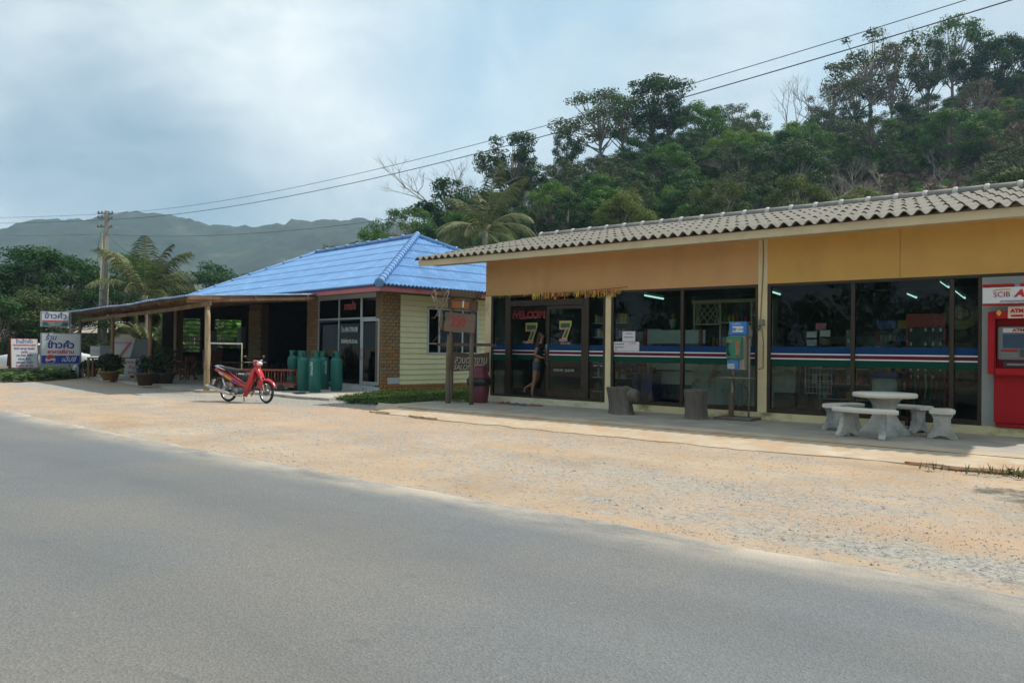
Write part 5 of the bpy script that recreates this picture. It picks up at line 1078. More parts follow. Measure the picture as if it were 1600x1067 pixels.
b = loft([ering((.40, 0, .69), (1, 0, -.5), .09, .09), ering((.55, 0, .60), (1, 0, -.2), .085, .09), ering((.70, 0, .62), (1, 0, .5), .07, .08), ering((.80, 0, .74), (.7, 0, .8), .06, .07)]); mc(b, 'centre_cover', BLK)
b = MB(); b.box((.40, -.108, .70), (.58, -.098, .735)); b.box((.40, .098, .70), (.58, .108, .735)); mc(b, 'white_badge', mat('badge_white', (.7, .7, .7), .5))
b = MB(); b.tube([(-.02, -.12, .80), (-.20, -.13, .86), (-.36, -.11, .90), (-.42, 0, .905), (-.36, .11, .90), (-.20, .13, .86), (-.02, .12, .80)], .013, 8); mc(b, 'grab_rail', CHR)
b = loft([ering((-.44, 0, .80), (1, 0, 0), .03, .03), ering((-.38, 0, .81), (1, 0, 0), .06, .045), ering((-.30, 0, .80), (1, 0, 0), .07, .05)]); mc(b, 'tail_light', mat('tail_red', (.4, .02, .02), .3))
b = MB(); pr = [(-.02, .50), (-.15, .56), (-.28, .60), (-.36, .56), (-.42, .45), (-.45, .36)]
for (xa, za), (xb, zb) in zip(pr, pr[1:]): b.beam((xa, 0, za), (xb, 0, zb), .12, .012)
mc(b, 'rear_mudguard', mat('mudguard', (.07, .05, .03), .8)); b = MB(); b.box((-.475, -.09, .42), (-.465, .09, .56)); mc(b, 'number_plate', mat('plate', (.35, .33, .28), .6))
# leg shield: two curved wings
for s in (-1, 1):
    ring = [(.93, .03, .86), (.86, .13, .82), (.82, .20, .68), (.76, .20, .50), (.68, .17, .33), (.60, .13, .17), (.66, .09, .14), (.76, .10, .30), (.86, .08, .50), (.95, .05, .68)]
    b = MB(); A = [Vector((x, s*y, z)) for x, y, z in ring]; B = [v+Vector((.022, -s*.004, .004)) for v in A]; n = len(A)
    cA = sum(A, Vector())/n+Vector((.02, s*.03, 0)); cB = cA+Vector((.022, 0, 0))
    b._add(A+B+[cA, cB], [(i, (i+1) % n, 2*n) for i in range(n)]+[(n+(i+1) % n, n+i, 2*n+1) for i in range(n)]+[(i, n+i, n+(i+1) % n, (i+1) % n) for i in range(n)], True); mc(b, 'leg_shield', MR)
b = loft([ering((.74, 0, .60), (.4, 0, .9), .07, .05), ering((.84, 0, .76), (.45, 0, .9), .09, .06), ering((.93, 0, .88), (.45, 0, .9), .10, .06), ering((.97, 0, .93), (.5, 0, .9), .06, .04)]); mc(b, 'steering_cover', MR)
b = loft([ering((1.10, 0, .60), (1, 0, -.5), .07, .04), ering((1.02, 0, .72), (.6, 0, -.9), .10, .05), ering((.95, 0, .82), (.6, 0, -.9), .09, .055), ering((.90, 0, .90), (.5, 0, -.9), .06, .045)]); mc(b, 'front_cowl', MR)
# front fender
b = MB(); n = 12; vs = []
for i in range(n+1):
    a = radians(150-128*i/n); rr = WR+.045+.02*sin(pi*i/n)
    for j in range(7):
        q = (j-3)/3; w = .065*(1-.25*(i/n)**3); vs.append((1.22+rr*cos(a)*(1-.0*abs(q)), q*w, WR+rr*sin(a)-.05*q*q+(.03 if i == n else 0)))
b._add(vs, [(i*7+j, i*7+j+1, (i+1)*7+j+1, (i+1)*7+j) for i in range(n) for j in range(6)], True)
o = mc(b, 'front_fender', MR); md = o.modifiers.new('s', 'SOLIDIFY'); md.thickness = .008
for s in (-1, 1): b = MB(); b.prism([(1.02, .56), (1.12, .60), (1.19, .52), (1.15, .36), (1.10, .34), (1.06, .46)], (s*.078, s*.094)); mc(b, 'fork_cover', MR, bevel=.004)
# handlebar, headlight, mirrors
def hb(b, nm, m):    # steering assembly turned a little towards the road
    M_ = Matrix.Translation((.93, 0, 0)) @ Matrix.Rotation(-.22, 4, 'Z') @ Matrix.Translation((-.93, 0, 0)); b.v = [M_ @ v for v in b.v]; return mc(b, nm, m)
b = loft([ering((.80, 0, .99), (1, 0, 0), .06, .035), ering((.88, 0, 1.0), (1, 0, 0), .12, .065), ering((.96, 0, .99), (1, 0, -.1), .115, .07), ering((1.0, 0, .98), (1, 0, -.2), .10, .06)]); hb(b, 'handlebar_cover', MR)
b = loft([ering((1.0, 0, .98), (1, 0, -.25), .085, .052), ering((1.035, 0, .972), (1, 0, -.25), .07, .043), ering((1.05, 0, .968), (1, 0, -.25), .03, .02)]); hb(b, 'headlight', mat('lamp_glass', (.62, .64, .66), .12, .03, spec=.8))
b = MB(); b.beam((.93, -.11, 1.065), (1.0, -.05, 1.05), .05, .02); b.beam((.93, .11, 1.065), (1.0, .05, 1.05), .05, .02); hb(b, 'indicator', mat('lamp_glass', (.62, .64, .66), .12))
for s in (-1, 1):
    b = MB(); b.tube([(.90, s*.08, 1.0), (.86, s*.20, 1.02), (.80, s*.27, 1.01), (.77, s*.36, 1.0)], [.012, .012, .018, .018], 8); hb(b, 'handlebar', BLK)
    b = MB(); b.tube([(.86, s*.20, 1.02), (.84, s*.24, 1.10), (.80, s*.27, 1.15)], .005, 5); hb(b, 'mirror_stem', BLK)
    b = MB(); b.lathe([(.001, -.012), (.05, -.006), (.055, .004), (.001, .008)], 14, (.79, s*.27, 1.15), Matrix.Rotation(pi/2-.1, 4, 'Y'), sx=.6, sy=1.0); hb(b, 'mirror', BLK)
    b = MB(); b.cyl((.84, s*.30, 1.02), (.92, s*.20, 1.01), .006, 5); hb(b, 'brake_lever', CHR)
    b = MB(); b.cyl((.44, s*.08, .22), (.44, s*.24, .21), .013, 6); mc(b, 'foot_peg', RUB)
b = MB(); b.tube([(.40, .10, .20), (.33, .20, .012), (.30, .23, .008)], .012, 6); mc(b, 'side_stand', BLK)
b = MB(); b.box((.70, .02, .40), (.82, .10, .52)); mc(b, 'horn', BLK)

# ================================================================== stone table and benches
STN = mat('terrazzo', (.46, .45, .41), .75, .12, 5, .35, bscale=60, wear=((.20, .22, .22), .48, .66, 3.0, (1, 1, 1)))
STT = mat('terrazzo_top', (.62, .59, .52), .7, .06, 5, .15, bscale=60, wear=((.40, .38, .33), .55, .75, 4.0, (1, 1, 1)))
tp = Vector((-2.90, 13.28, .10))
tz = .92; t = thing('stone_table', 'round pale terrazzo table on a flared pedestal outside the right-hand window', 'table', tuple(tp), .3)
b = MB(); b.lathe([(.30, .655), (.475, .66), (.49, .672), (.49, .725), (.475, .737), (.001, .74)], 40); b.build('table_top', STT, t)
b = MB(); n = 32; vs = []
for z, r, lob in ((.0, .33, .16), (.045, .345, .16), (.12, .29, .14), (.25, .21, .08), (.38, .165, .03), (.50, .17, .01), (.60, .23, .0), (.655, .30, .0)):
    for i in range(n): a = 2*pi*i/n; q = r*(1+lob*cos(4*a)); vs.append((q*cos(a), q*sin(a), z))
b._add(vs, [(i*n+j, i*n+(j+1) % n, (i+1)*n+(j+1) % n, (i+1)*n+j) for i in range(7) for j in range(n)], True); b.build('pedestal', STN, t)
def bench(cx, cy, ang, r0, r1, span, lab):       # curved bench round the table; ang = direction from the table
    t = thing('stone_bench', lab, 'bench', (tp.x, tp.y, .10), 0, 'curved stone benches round the table'); c0 = Vector((cx, cy, 0))
    b = MB(); n = 18; vs = []
    prof = [(r0, .385), (r0-.01, .40), (r0-.01, .435), (r0+.005, .45), (r1-.005, .45), (r1+.01, .435), (r1+.01, .40), (r1, .385)]
    for i in range(n+1):
        a = ang-span/2+span*i/n; e = .025 if i in (0, n) else 0
        for r, z in prof: rr = r+(e if r < (r0+r1)/2 else -e); vs.append((c0.x+rr*cos(a), c0.y+rr*sin(a), z))
    k = 8; b._add(vs, [(i*k+j, (i+1)*k+j, (i+1)*k+(j+1) % k, i*k+(j+1) % k) for i in range(n) for j in range(k)]); b._add(vs[:k], [tuple(range(k))]); b._add(vs[-k:], [tuple(range(k-1, -1, -1))]); b.build('seat', STT, t)
    for s in (-1, 1):
        a = ang+s*span*.30; rm = (r0+r1)/2; M_ = Matrix.Translation((c0.x+rm*cos(a), c0.y+rm*sin(a), 0)) @ Matrix.Rotation(a, 4, 'Z')
        poly = [(-.20, 0), (-.205, .03), (-.15, .10), (-.115, .20), (-.11, .30), (-.15, .384), (.15, .384), (.11, .30), (.115, .20), (.15, .10), (.205, .03), (.20, 0), (.12, 0), (.07, .035), (0, .05), (-.07, .035), (-.12, 0)]
        b = MB(); b.prism(poly, (-.05, .05), M_); b.build('leg', STN, t, bevel=.008)
    return t
bpy.context.view_layer.update(); t.scale = (.97, .97, .915)
bench(0, 0, radians(-101), .60, .90, 1.25, 'curved stone bench nearest the road in front of the table')
bench(0, 0, radians(156), .66, .96, .95, 'curved stone bench at the left of the table, half hidden by the front one')
bench(0, 0, radians(82), .68, .98, 1.0, 'curved stone bench behind the table against the window')
bench(0, 0, radians(10), .66, .98, .62, 'short stone bench standing right of the table')
p = atz(1418, 674, .10); t = thing('glass_bottle', 'dark brown bottle standing behind the stone table pedestal', 'bottle', (p.x, p.y, .10)); b = MB(); b.lathe([(.04, 0), (.042, .16), (.018, .22), (.016, .30), (.001, .30)], 14); b.build('bottle_body', mat('brown_glass', (.07, .025, .012), .2, .1), t); b = MB(); b.lathe([(.0425, .03), (.0435, .03), (.0435, .10), (.0425, .10)], 14); b.build('label_band', mat('label_pale', (.4, .42, .45), .6), t)
p = atz(1389, 677, .10)+Vector((0, -.05, 0)); t = thing('blue_bowl', 'shallow light blue bowl on the walk by the table foot', 'bowl', (p.x, p.y, .10)); b = MB(); b.lathe([(.07, 0), (.12, .045), (.125, .05), (.11, .045), (.06, .012), (.001, .012)], 20); b.build('bowl_body', mat('bowl_blue', (.10, .28, .50), .4), t)
# ================================================================== tree-stump stools
BK = mat('grey_stump', (.125, .108, .088), .95, .3, 3, .8, stretch=(1, 1, .25), bscale=9, wear=((.055, .045, .035), .5, .7, 5, (1, 1, .3)))
def stump(p, lab, r, hh, tilt, seed, limb=None):
    t = thing('log_stool', lab, 'stool', (p.x, p.y, .10), 0); R_ = random.Random(seed); b = MB(); n = 30; vs = []; zs = [0, .05, .15, .28, .42, .53, .56][:7]
    for k, z in enumerate(zs):
        zz = z/.56*hh
        for i in range(n):
            a = 2*pi*i/n; q = r*(1+.10*cos(2*a+seed)+.05*cos(5*a+seed*2)+.025*cos(11*a))*(1.05-.10*sin(pi*zz/hh*1.0)+(.06 if z == 0 else 0))
            if k == len(zs)-1: q *= .96
            vs.append((q*cos(a)+tilt*zz/hh, q*sin(a), zz))
    b._add(vs, [(i*n+j, i*n+(j+1) % n, (i+1)*n+(j+1) % n, (i+1)*n+j) for i in range(len(zs)-1) for j in range(n)], False); b.build('trunk', BK, t)
    tb = MB(); tb._add(vs[-n:], [tuple(range(n))]); tb.v = [v+Vector((0, 0, .004)) for v in tb.v]; tb.build('sawn_top', mat('sawn_face', (.15, .13, .105), .9, .25, 7, .3), t)
    if limb: b = MB(); b.tube(limb[0], limb[1], 14); b.build('branch_stub', BK, t)
stump(Vector((-7.95, 13.62, 0)), 'grey log stool with a thick branch stub pointing right', .255, .54, -.07, 1, ([(.05, 0, .42), (.22, .0, .38), (.34, 0, .37), (.37, 0, .37)], [.17, .16, .14, .10]))
stump(Vector((-6.34, 13.72, 0)), 'plain upright grey log stool left of the payphone', .235, .56, -.02, 3)
# ================================================================== payphone
GPT = mat('phone_post', (.23, .19, .15), .6, .2, 6, wear=((.16, .09, .05), .55, .7, 9, (1, 1, 1))); PGN = mat('phone_green', (.02, .20, .12), .5, .08); PGY = mat('phone_grey', (.27, .24, .19), .5, .08)
px0, py0 = -5.66, 14.16
t = thing('payphone', 'green and grey public payphone on a rusty stand with a blue sign on top', 'payphone', (px0, py0, .10))
b = MB(); b.box((px0-.42, py0-.27, .10), (px0+.33, py0+.27, .15)); b.build('base', mat('phone_base', (.15, .13, .11), .9, .2), t, True, bevel=.01)
b = MB(); b.beam((px0-.16, py0, .15), (px0-.13, py0, 1.05), .05, .04, (0, 1, 0)); b.build('post', GPT, t, True)
b = MB(); b.beam((px0-.17, py0, .15), (px0-.16, py0, .62), .09, .045, (0, 1, 0)); b.build('post_foot', mat('rust_brown', (.13, .08, .05), .8), t, True)
b = MB(); b.tube([(px0+.18, py0, .15), (px0+.19, py0, 1.9)], .018, 8); b.build('post', GPT, t, True)
b = MB(); b.box((px0-.32, py0-.16, .90), (px0+.26, py0+.12, .915)); b.build('shelf', GPT, t, True)
b = MB(); b.box((px0-.17, py0-.10, 1.06), (px0+.14, py0+.12, 1.72)); b.build('backbox', PGY, t, True, bevel=.01)
b = MB(); b.box((px0-.22, py0-.16, 1.27), (px0+.10, py0-.101, 1.70)); b.build('phone_body', PGN, t, True, bevel=.015)
b = MB(); b.box((px0-.03, py0-.172, 1.33), (px0+.065, py0-.161, 1.62)); b.build('instruction_plate', mat('plate_brown', (.28, .13, .06), .6), t, True)
b = MB(); b.box((px0-.20, py0-.172, 1.585), (px0-.06, py0-.161, 1.635)); b.build('display', mat('plate_brown', (.28, .13, .06), .6), t, True)
for i in range(9): b = MB(); b.box((px0-.015+.028*(i % 3), py0-.18, 1.36+.04*(i//3)), (px0+.005+.028*(i % 3), py0-.173, 1.385+.04*(i//3))); b.build('key', PGY, t, True)
b = MB(); b.tube([(px0-.17, py0-.19, 1.56), (px0-.185, py0-.21, 1.53), (px0-.165, py0-.205, 1.45), (px0-.17, py0-.20, 1.38), (px0-.15, py0-.185, 1.34)], [.028, .022, .016, .022, .028], 8); b.build('handset', BLK, t, True)
b = MB(); b.box((px0-.20, py0-.14, 1.07), (px0+.02, py0-.101, 1.25)); b.build('lower_notice', mat('notice_blue', (.04, .16, .40), .6), t, True); b = MB(); b.box((px0-.19, py0-.146, 1.08), (px0-.05, py0-.141, 1.18)); b.build('notice_white', mat('notice_pale', (.4, .42, .42), .7), t, True)
b = MB(); b.tube([(px0-.03, py0-.02, .80), (px0+.10, py0-.02, .76), (px0+.18, py0-.02, .60), (px0+.12, py0-.02, .40), (px0-.02, py0-.02, .34), (px0-.12, py0-.02, .50), (px0-.10, py0-.02, .72), (px0-.15, py0-.02, .95), (px0-.15, py0-.11, 1.06)], .010, 6); b.tube([(px0+.18, py0, .52), (px0-.05, py0, .30)], .007, 5); b.build('cable', mat('cable_dark', (.07, .06, .05), .7), t, True)
n = 20; ring = [(px0+.01+.235*cos(pi*i/n), 1.76+.23*sin(pi*i/n)) for i in range(n+1)]+[(px0-.225, 1.70), (px0+.245, 1.70)][::1]
b = MB(); b.prism(ring[:n+1]+[(px0-.225, 1.70), (px0+.245, 1.70)], (py0-.04, py0+.03)); b.build('canopy', mat('canopy_grey', (.12, .115, .105), .5), t, True)
b = MB(); b.box((px0-.19, py0-.075, 1.735), (px0+.155, py0-.042, 1.99)); b.build('top_sign', mat('phone_blue', (.015, .17, .52), .5, .05), t, True)
b = MB(); b.box((px0-.12, py0-.084, 1.785), (px0+.09, py0-.077, 1.90)); b.build('sign_panel', mat('sign_white', (.62, .62, .62), .5), t, True)
text('lettering', 'โทรศัพท์', .055, mat('sign_white', (.6, .6, .6), .5), t, INV[t.name] @ Vector((px0-.05, py0-.078, 1.945))); text('lettering', '☎ 1234', .06, mat('notice_blue', (.04, .16, .40), .6), t, INV[t.name] @ Vector((px0-.015, py0-.087, 1.84)))
# ================================================================== rubbish bin
BN = mat('bin_maroon', (.13, .018, .035), .5, .1, 4, .05); t = thing('litter_bin', 'maroon plastic litter bin with a black bag round its rim beside the shop corner', 'bin', (-12.12, 13.92, .05))
b = MB(); b.lathe([(.20, 0), (.205, .02), (.265, .52), (.26, .53)], 28); b.build('bin_body', BN, t)
b = MB(); Rn = random.Random(2); n = 28; vs = []
for z, r in ((.46, .272), (.48, .30), (.55, .30), (.62, .305), (.635, .27)):
    for i in range(n): q = r+Rn.uniform(-.012, .012); a = 2*pi*i/n; vs.append((q*cos(a), q*sin(a), z+Rn.uniform(-.012, .012)))
b._add(vs, [(i*n+j, i*n+(j+1) % n, (i+1)*n+(j+1) % n, (i+1)*n+j) for i in range(4) for j in range(n)], True); b.build('bin_bag', mat('bag_black', (.012, .012, .014), .35), t)
b = MB(); b.lathe([(.285, .635), (.285, .67), (.25, .70), (.19, .90), (.17, .93), (.001, .94)], 8, M=Matrix.Rotation(.3, 4, 'Z'), smooth=False); b.build('lid', BN, t, bevel=.01)
b = MB(); b.prism([(-.04, .39), (.0, .33), (.04, .39), (.02, .41)], (-.262, -.256)); b.prism([(-.055, .41), (-.03, .44), (-.045, .38)], (-.262, -.256)); b.build('recycling_mark', mat('mark_white', (.6, .6, .6), .6), t)
b = MB(); b.lathe([(.16, .945), (.14, .975), (.05, .985), (.001, .98)], 12, sx=1.0, sy=.7); b.build('foam_tray', mat('old_card', (.33, .26, .20), .9, .2, 10, .4), t)
# ================================================================== sandals
def sandal(p, rz, m, strap, lab, grp):
    t = thing('sandal', lab, 'sandal', (p.x, p.y, .10), rz, grp); b = MB(); n = 16
    ring = [(.13*cos(2*pi*i/n), (.045+.008*cos(2*pi*i/n))*sin(2*pi*i/n)) for i in range(n)]
    b._add([(x, y, 0) for x, y in ring]+[(x, y, .022) for x, y in ring], [tuple(range(n-1, -1, -1)), tuple(range(n, 2*n))]+[(i, (i+1) % n, n+(i+1) % n, n+i) for i in range(n)]); b.build('sole', m, t)
    b = MB(); b.tube([(-.02, -.045, .02), (.03, -.02, .055), (.075, 0, .028), (.03, .02, .055), (-.02, .045, .02)], .008, 6); b.build('strap', strap, t)
RS = mat('sandal_red', (.22, .03, .03), .6); BS = mat('sandal_blue', (.03, .09, .18), .6); PS = mat('sandal_pink', (.28, .10, .11), .6); DS = mat('sandal_dark', (.03, .03, .03), .6)
for p_, rz, m, s, lab, g in (((784, 631), .2, RS, RS, 'red sandal lying nearest the bin end of the door step', 'red sandals'), ((794, 631), 2.2, RS, DS, 'red sandal tipped beside its pair at the door step', 'red sandals'), ((805, 632.5), .5, BS, BS, 'blue sandal at the left of the blue pair', 'blue sandals'), ((818, 634), -.2, BS, BS, 'blue sandal at the right of the blue pair', 'blue sandals'), ((830, 634.5), .9, PS, PS, 'pink sandal at the left of the pink pair', 'pink sandals'), ((840, 635), .7, PS, PS, 'pink sandal furthest right by the door step', 'pink sandals')):
    sandal(atz(*p_, .10)+Vector((0, .0, 0)), rz, m, s, lab, g)
# ================================================================== wooden signs
RW = mat('rough_wood', (.105, .068, .045), .9, .3, 3, .7, stretch=(.3, 1, 1), wear=((.05, .032, .022), .5, .7, 5, (.4, 1, 1)))
GW = mat('grey_wood', (.16, .125, .085), .9, .25, 3, .6, stretch=(1, 1, .25), wear=((.10, .08, .055), .5, .7, 5, (1, 1, .4)))
t = thing('wooden_sign_post', 'rough wooden post sign with red 250 plaque and carved rooster under a heavy beam', 'sign', (-12.45, 13.2, 0))
Y0 = 13.2
b = MB(); b.tube([(-12.47, Y0, -.05), (-12.49, Y0, .5), (-12.50, Y0, 1.2), (-12.46, Y0, 1.75)], [.07, .058, .05, .045], 9); b.build('post', GW, t, True)
b = MB(); b.tube([(-12.44, Y0+.02, .9), (-12.40, Y0, 1.8), (-12.38, Y0, 2.72)], [.05, .05, .05], 8); b.build('upper_post', GW, t, True)
b = MB(); b.tube([(-11.76, Y0+.03, .1), (-11.77, Y0+.03, 1.3), (-11.73, Y0+.03, 2.72)], .052, 8); b.build('upper_post', GW, t, True)
b = MB(); M_ = Matrix.Translation((-12.08, Y0, 2.70)) @ Matrix.Rotation(.10, 4, 'Y'); b.box((-.58, -.10, -.085), (.55, .10, .085), M_); b.build('top_beam', RW, t, True, bevel=.02)
b = MB(); M_ = Matrix.Translation((-12.0, Y0-.03, 2.43)) @ Matrix.Rotation(.09, 4, 'Y'); b.box((-.48, -.03, -.125), (.45, .03, .125), M_); b.build('name_plank', RW, t, True, bevel=.015)
b = MB(); b.box((-.33, -.04, -.085), (.23, -.033, .085), M_); b.build('orange_panel', mat('panel_orange', (.26, .085, .012), .7, .15, 6), t, True)
b = MB(); b.box((.02, -.05, -.05), (.07, -.042, .10), M_); b.build('white_tag', mat('mark_white', (.6, .6, .6), .6), t, True)
M_ = Matrix.Translation((-12.03, Y0-.075, 2.02)) @ Matrix.Rotation(.045, 4, 'Y'); b = MB()
ol = [(-.50, .235), (-.2, .225), (.1, .21), (.45, .20), (.47, .1), (.45, -.24), (.1, -.225), (-.05, -.245), (-.52, -.215), (-.53, -.1), (-.49, .05)]
b.prism(ol, (-.02, .02), M_); b.build('number_plank', mat('plank_brown', (.155, .105, .075), .9, .22, 3, .4, stretch=(.25, 1, 1)), t, True, bevel=.006)
o = text('lettering', '250', .34, mat('number_red', (.33, .012, .02), .6, .1, 20), t, INV[t.name] @ (M_ @ Vector((-.07, -.024, .01))), (pi/2, .045, 0), sx=.85, bold=.006, sp=1.1)
b = MB(); b.tube([(-12.66, Y0-.06, 1.86), (-12.68, Y0-.06, 2.0), (-12.65, Y0-.06, 2.20)], [.045, .06, .045], 8); b.build('side_log', GW, t, True)
b = MB(); b.beam((-12.9, Y0+.06, 1.50), (-11.2, Y0+.1, 1.50), .05, .07); b.build('cross_rail', RW, t, True)
b = MB(); b.tube([(-12.70, Y0-.05, 1.88), (-12.76, Y0-.05, 1.75), (-12.9, Y0-.03, 1.62), (-13.02, Y0-.02, 1.55), (-12.8, Y0, 1.52)], .010, 5); b.build('twig', RW, t, True)
# carved rooster of lattice wood
CAR = mat('carved_wood', (.24, .19, .135), .9, .25, 10, .6); b = MB(); ox, oz = -12.66, 2.42
def ln(pts, r=.014): b.tube([(ox+x*1.25, Y0-.14, oz+z*1.2) for x, z in pts], r, 5)
ln([(-.20, .26), (-.15, .30), (-.10, .27), (-.12, .20), (-.05, .10), (.02, .04), (.10, .10), (.14, .22), (.22, .30), (.24, .27), (.20, .14), (.14, .02), (.04, -.06), (-.05, -.06), (-.11, .02), (-.14, .12), (-.20, .20), (-.24, .24), (-.20, .26)], .02)
ln([(-.02, -.06), (-.06, -.16), (-.14, -.24), (-.20, -.23)], .016); ln([(.04, -.06), (.06, -.16), (.14, -.21), (.20, -.16)], .016); ln([(-.06, -.16), (.0, -.24), (.06, -.22)], .012); ln([(-.18, .30), (-.17, .34), (-.14, .32), (-.12, .34), (-.10, .30)], .01)
for i in range(5): ln([(-.10+.04*i, .08-.02*i), (-.02+.04*i, -.02)], .01); ln([(.08+.03*i, .02+.04*i), (.16+.02*i, .12+.035*i)], .012)
b.build('carved_rooster', CAR, t, True)
t = thing('salon_sign', 'dark wooden board with painted white salon lettering hung on a rail behind the bin', 'sign', (-12.8, 14.1, .86)); Y1 = 14.12
b = MB(); b.prism([(-13.22, 1.33), (-12.55, 1.27), (-12.1, 1.31), (-12.0, 1.33), (-12.0, .84), (-12.2, .85), (-12.6, .86), (-13.21, .82)], (Y1, Y1+.04)); b.build('board', mat('dark_plank', (.085, .055, .038), .9, .25, 3, .4, stretch=(.25, 1, 1)), t, True, bevel=.006)
PW_ = mat('chalk_white', (.42, .40, .34), .8, .2, 12); text('lettering', 'สวนตรางาน', .27, PW_, t, INV[t.name] @ Vector((-12.60, Y1-.004, 1.12)), sx=.85, shear=.25); text('lettering', 'SALON', .19, PW_, t, INV[t.name] @ Vector((-12.86, Y1-.004, .93)), sx=1.0, shear=.3)
b = MB(); b.beam((-13.5, Y1+.03, 1.53), (-11.8, Y1+.03, 1.49), .05, .06); b.build('hanging_rail', RW, t, True)
for x in (-13.1, -12.3): b = MB(); b.cyl((x, Y1+.02, 1.32), (x, Y1+.02, 1.50), .006, 4); b.build('cord', CAB, t, True)
b = MB(); b.beam((-13.28, Y1+.05, -.05), (-13.28, Y1+.05, 1.56), .07, .06, (0, 1, 0)); b.beam((-12.95, Y1+.5, -.05), (-12.95, Y1+.5, 1.40), .05, .05, (0, 1, 0)) if False else None; b.build('post', GW, t, True)
# ================================================================== roadside boards on the left
def board_frame(nm, lab, cat, px, py, dep, wpx, hpx, thick=.08, yawoff=0.0):
    c = atd(px, py, dep); k = dep/F; w, hh = wpx*k, hpx*k; rz = yaw+math.atan((px-800)/F)*-1+yawoff
    return c, w, hh, rz
FRM = mat('steel_frame', (.33, .35, .36), .5, .1, 5, metal=.3); WB = mat('board_white', (.62, .63, .64), .6, .04, 3, wear=((.50, .51, .51), .5, .8, 2, (1, 1, .4))); NB = mat('sign_navy', (.02, .035, .22), .6); CR_ = mat('sign_red', (.50, .03, .06), .6); DB = mat('sign_blue', (.012, .035, .30), .55)
def sign_thing(nm, lab, cat, px, py, dep, yo=0.0):
    c, w, hh, rz = board_frame(nm, lab, cat, px, py, dep, 1, 1, yawoff=yo); return thing(nm, lab, cat, tuple(c), rz)
k31 = 31.0/F
t = sign_thing('drinks_sign', 'large white Thai restaurant board with a dark blue soft-drink panel along its bottom', 'sign', 95, 545, 31, .10); w, hh = 54*k31*1.02, 49*k31
b = MB(); b.box((-w/2, -.05, -hh/2), (w/2, .05, hh/2)); b.build('case', FRM, t, bevel=.01)
b = MB(); b.box((-w/2+.05, -.058, -hh/2+.05), (w/2-.05, -.051, hh/2-.04)); b.build('face', WB, t)
b = MB(); b.box((-w/2+.05, -.064, -hh/2+.05), (w/2-.05, -.059, -hh/2+.37)); b.build('blue_panel', DB, t)
text('lettering', 'ร้าน', .29, NB, t, (-w/2+.36, -.061, hh/2-.19), sx=.9, shear=.25, bold=.003); text('lettering', 'ข้าวคั่ว', .36, NB, t, (.0, -.061, hh/2-.50), sx=1.05, bold=.014); text('lettering', 'อาหารอีสาน', .19, CR_, t, (.0, -.061, hh/2-.775), sx=1.08, bold=.008)
gx, gz_ = -w/2+.36, -hh/2+.21
def disc(cx, cz, r, y, a0=0, a1=2*pi, n=24): return [(cx+r*cos(a0+(a1-a0)*i/n), cz+r*sin(a0+(a1-a0)*i/n)) for i in range(n+1)]
b = MB(); b.prism(disc(gx, gz_, .19, 0)[:-1], (-.070, -.065)); b.build('emblem_rim', CR_, t); b = MB(); b.prism(disc(gx, gz_-.01, .165, 0)[:-1], (-.074, -.0705)); b.build('emblem', WB, t)
b = MB(); b.prism(disc(gx, gz_+.01, .145, 0, .12, pi-.12)+[(gx-.05, gz_-.01), (gx+.05, gz_+.05)], (-.078, -.0745)); b.build('emblem_red', CR_, t)
b = MB(); b.prism(disc(gx, gz_-.015, .145, 0, pi+.25, 2*pi-.25)+[(gx+.05, gz_-.03), (gx-.05, gz_-.07)], (-.078, -.0745)); b.build('emblem_blue', DB, t)
text('lettering', 'เป๊ปซี่', .25, WB, t, (.27, -.067, -hh/2+.20), sx=1.0, shear=.3, bold=.004)
for x in (-w/2+.1, w/2-.1): b = MB(); b.beam((x, 0, -hh/2-.6), (x, 0, -hh/2), .05, .05, (0, 1, 0)); b.build('leg', FRM, t)
t = sign_thing('light_box_sign', 'small white light box with blue Thai lettering above the drinks board', 'sign', 85.5, 499, 31, .15); w, hh = 38*k31, 24*k31
b = MB(); b.box((-w/2, -.10, -hh/2), (w/2, .10, hh/2)); b.build('case', FRM, t, bevel=.01); b = MB(); b.box((-w/2+.03, -.108, -hh/2+.03), (w/2-.02, -.101, hh/2-.02)); b.build('face', WB, t)
b = MB(); b.box((-w/2+.05, -.114, -hh/2+.04), (w/2-.04, -.109, -hh/2+.20)); b.build('green_band', mat('sign_green', (.01, .12, .09), .6), t); b = MB(); b.box((-w/2+.05, -.114, -hh/2+.215), (w/2-.04, -.109, -hh/2+.265)); b.build('red_band', CR_, t)
text('lettering', 'ข้าวคั่ว', .30, NB, t, (.02, -.112, hh/2-.19), sx=1.05, bold=.003); text('lettering', 'ร้าน', .07, CR_, t, (-w/2+.10, -.112, hh/2-.06)); text('lettering', 'อาหารอีสาน รสแซ่บ', .07, WB, t, (0, -.116, -hh/2+.155), bold=.001); text('lettering', 'เปิดบริการทุกวัน', .07, WB, t, (0, -.116, -hh/2+.085), bold=.001)
b = MB(); b.beam((w/2+.06, .0, hh/2+.02), (w/2+.06, 0, -2.35), .06, .06, (0, 1, 0)); b.beam((w/2-.0, 0, .15), (w/2+.09, 0, .15), .04, .04); b.build('post', FRM, t)
t = sign_thing('a_board', 'leaning white menu board with red frame and blue handwriting on wooden legs', 'sign board', 38, 552, 31.5, .25); k = 31.5/F; w, hh = 37*k, 46*k
M_ = Matrix.Rotation(-.12, 4, 'X')
b = MB(); b.box((-w/2, -.03, -hh/2), (w/2, .0, hh/2), M_); b.build('frame', mat('frame_red', (.35, .06, .05), .7), t); b = MB(); b.box((-w/2+.025, -.036, -hh/2+.02), (w/2-.025, -.031, hh/2-.02), M_); b.build('face', WB, t)
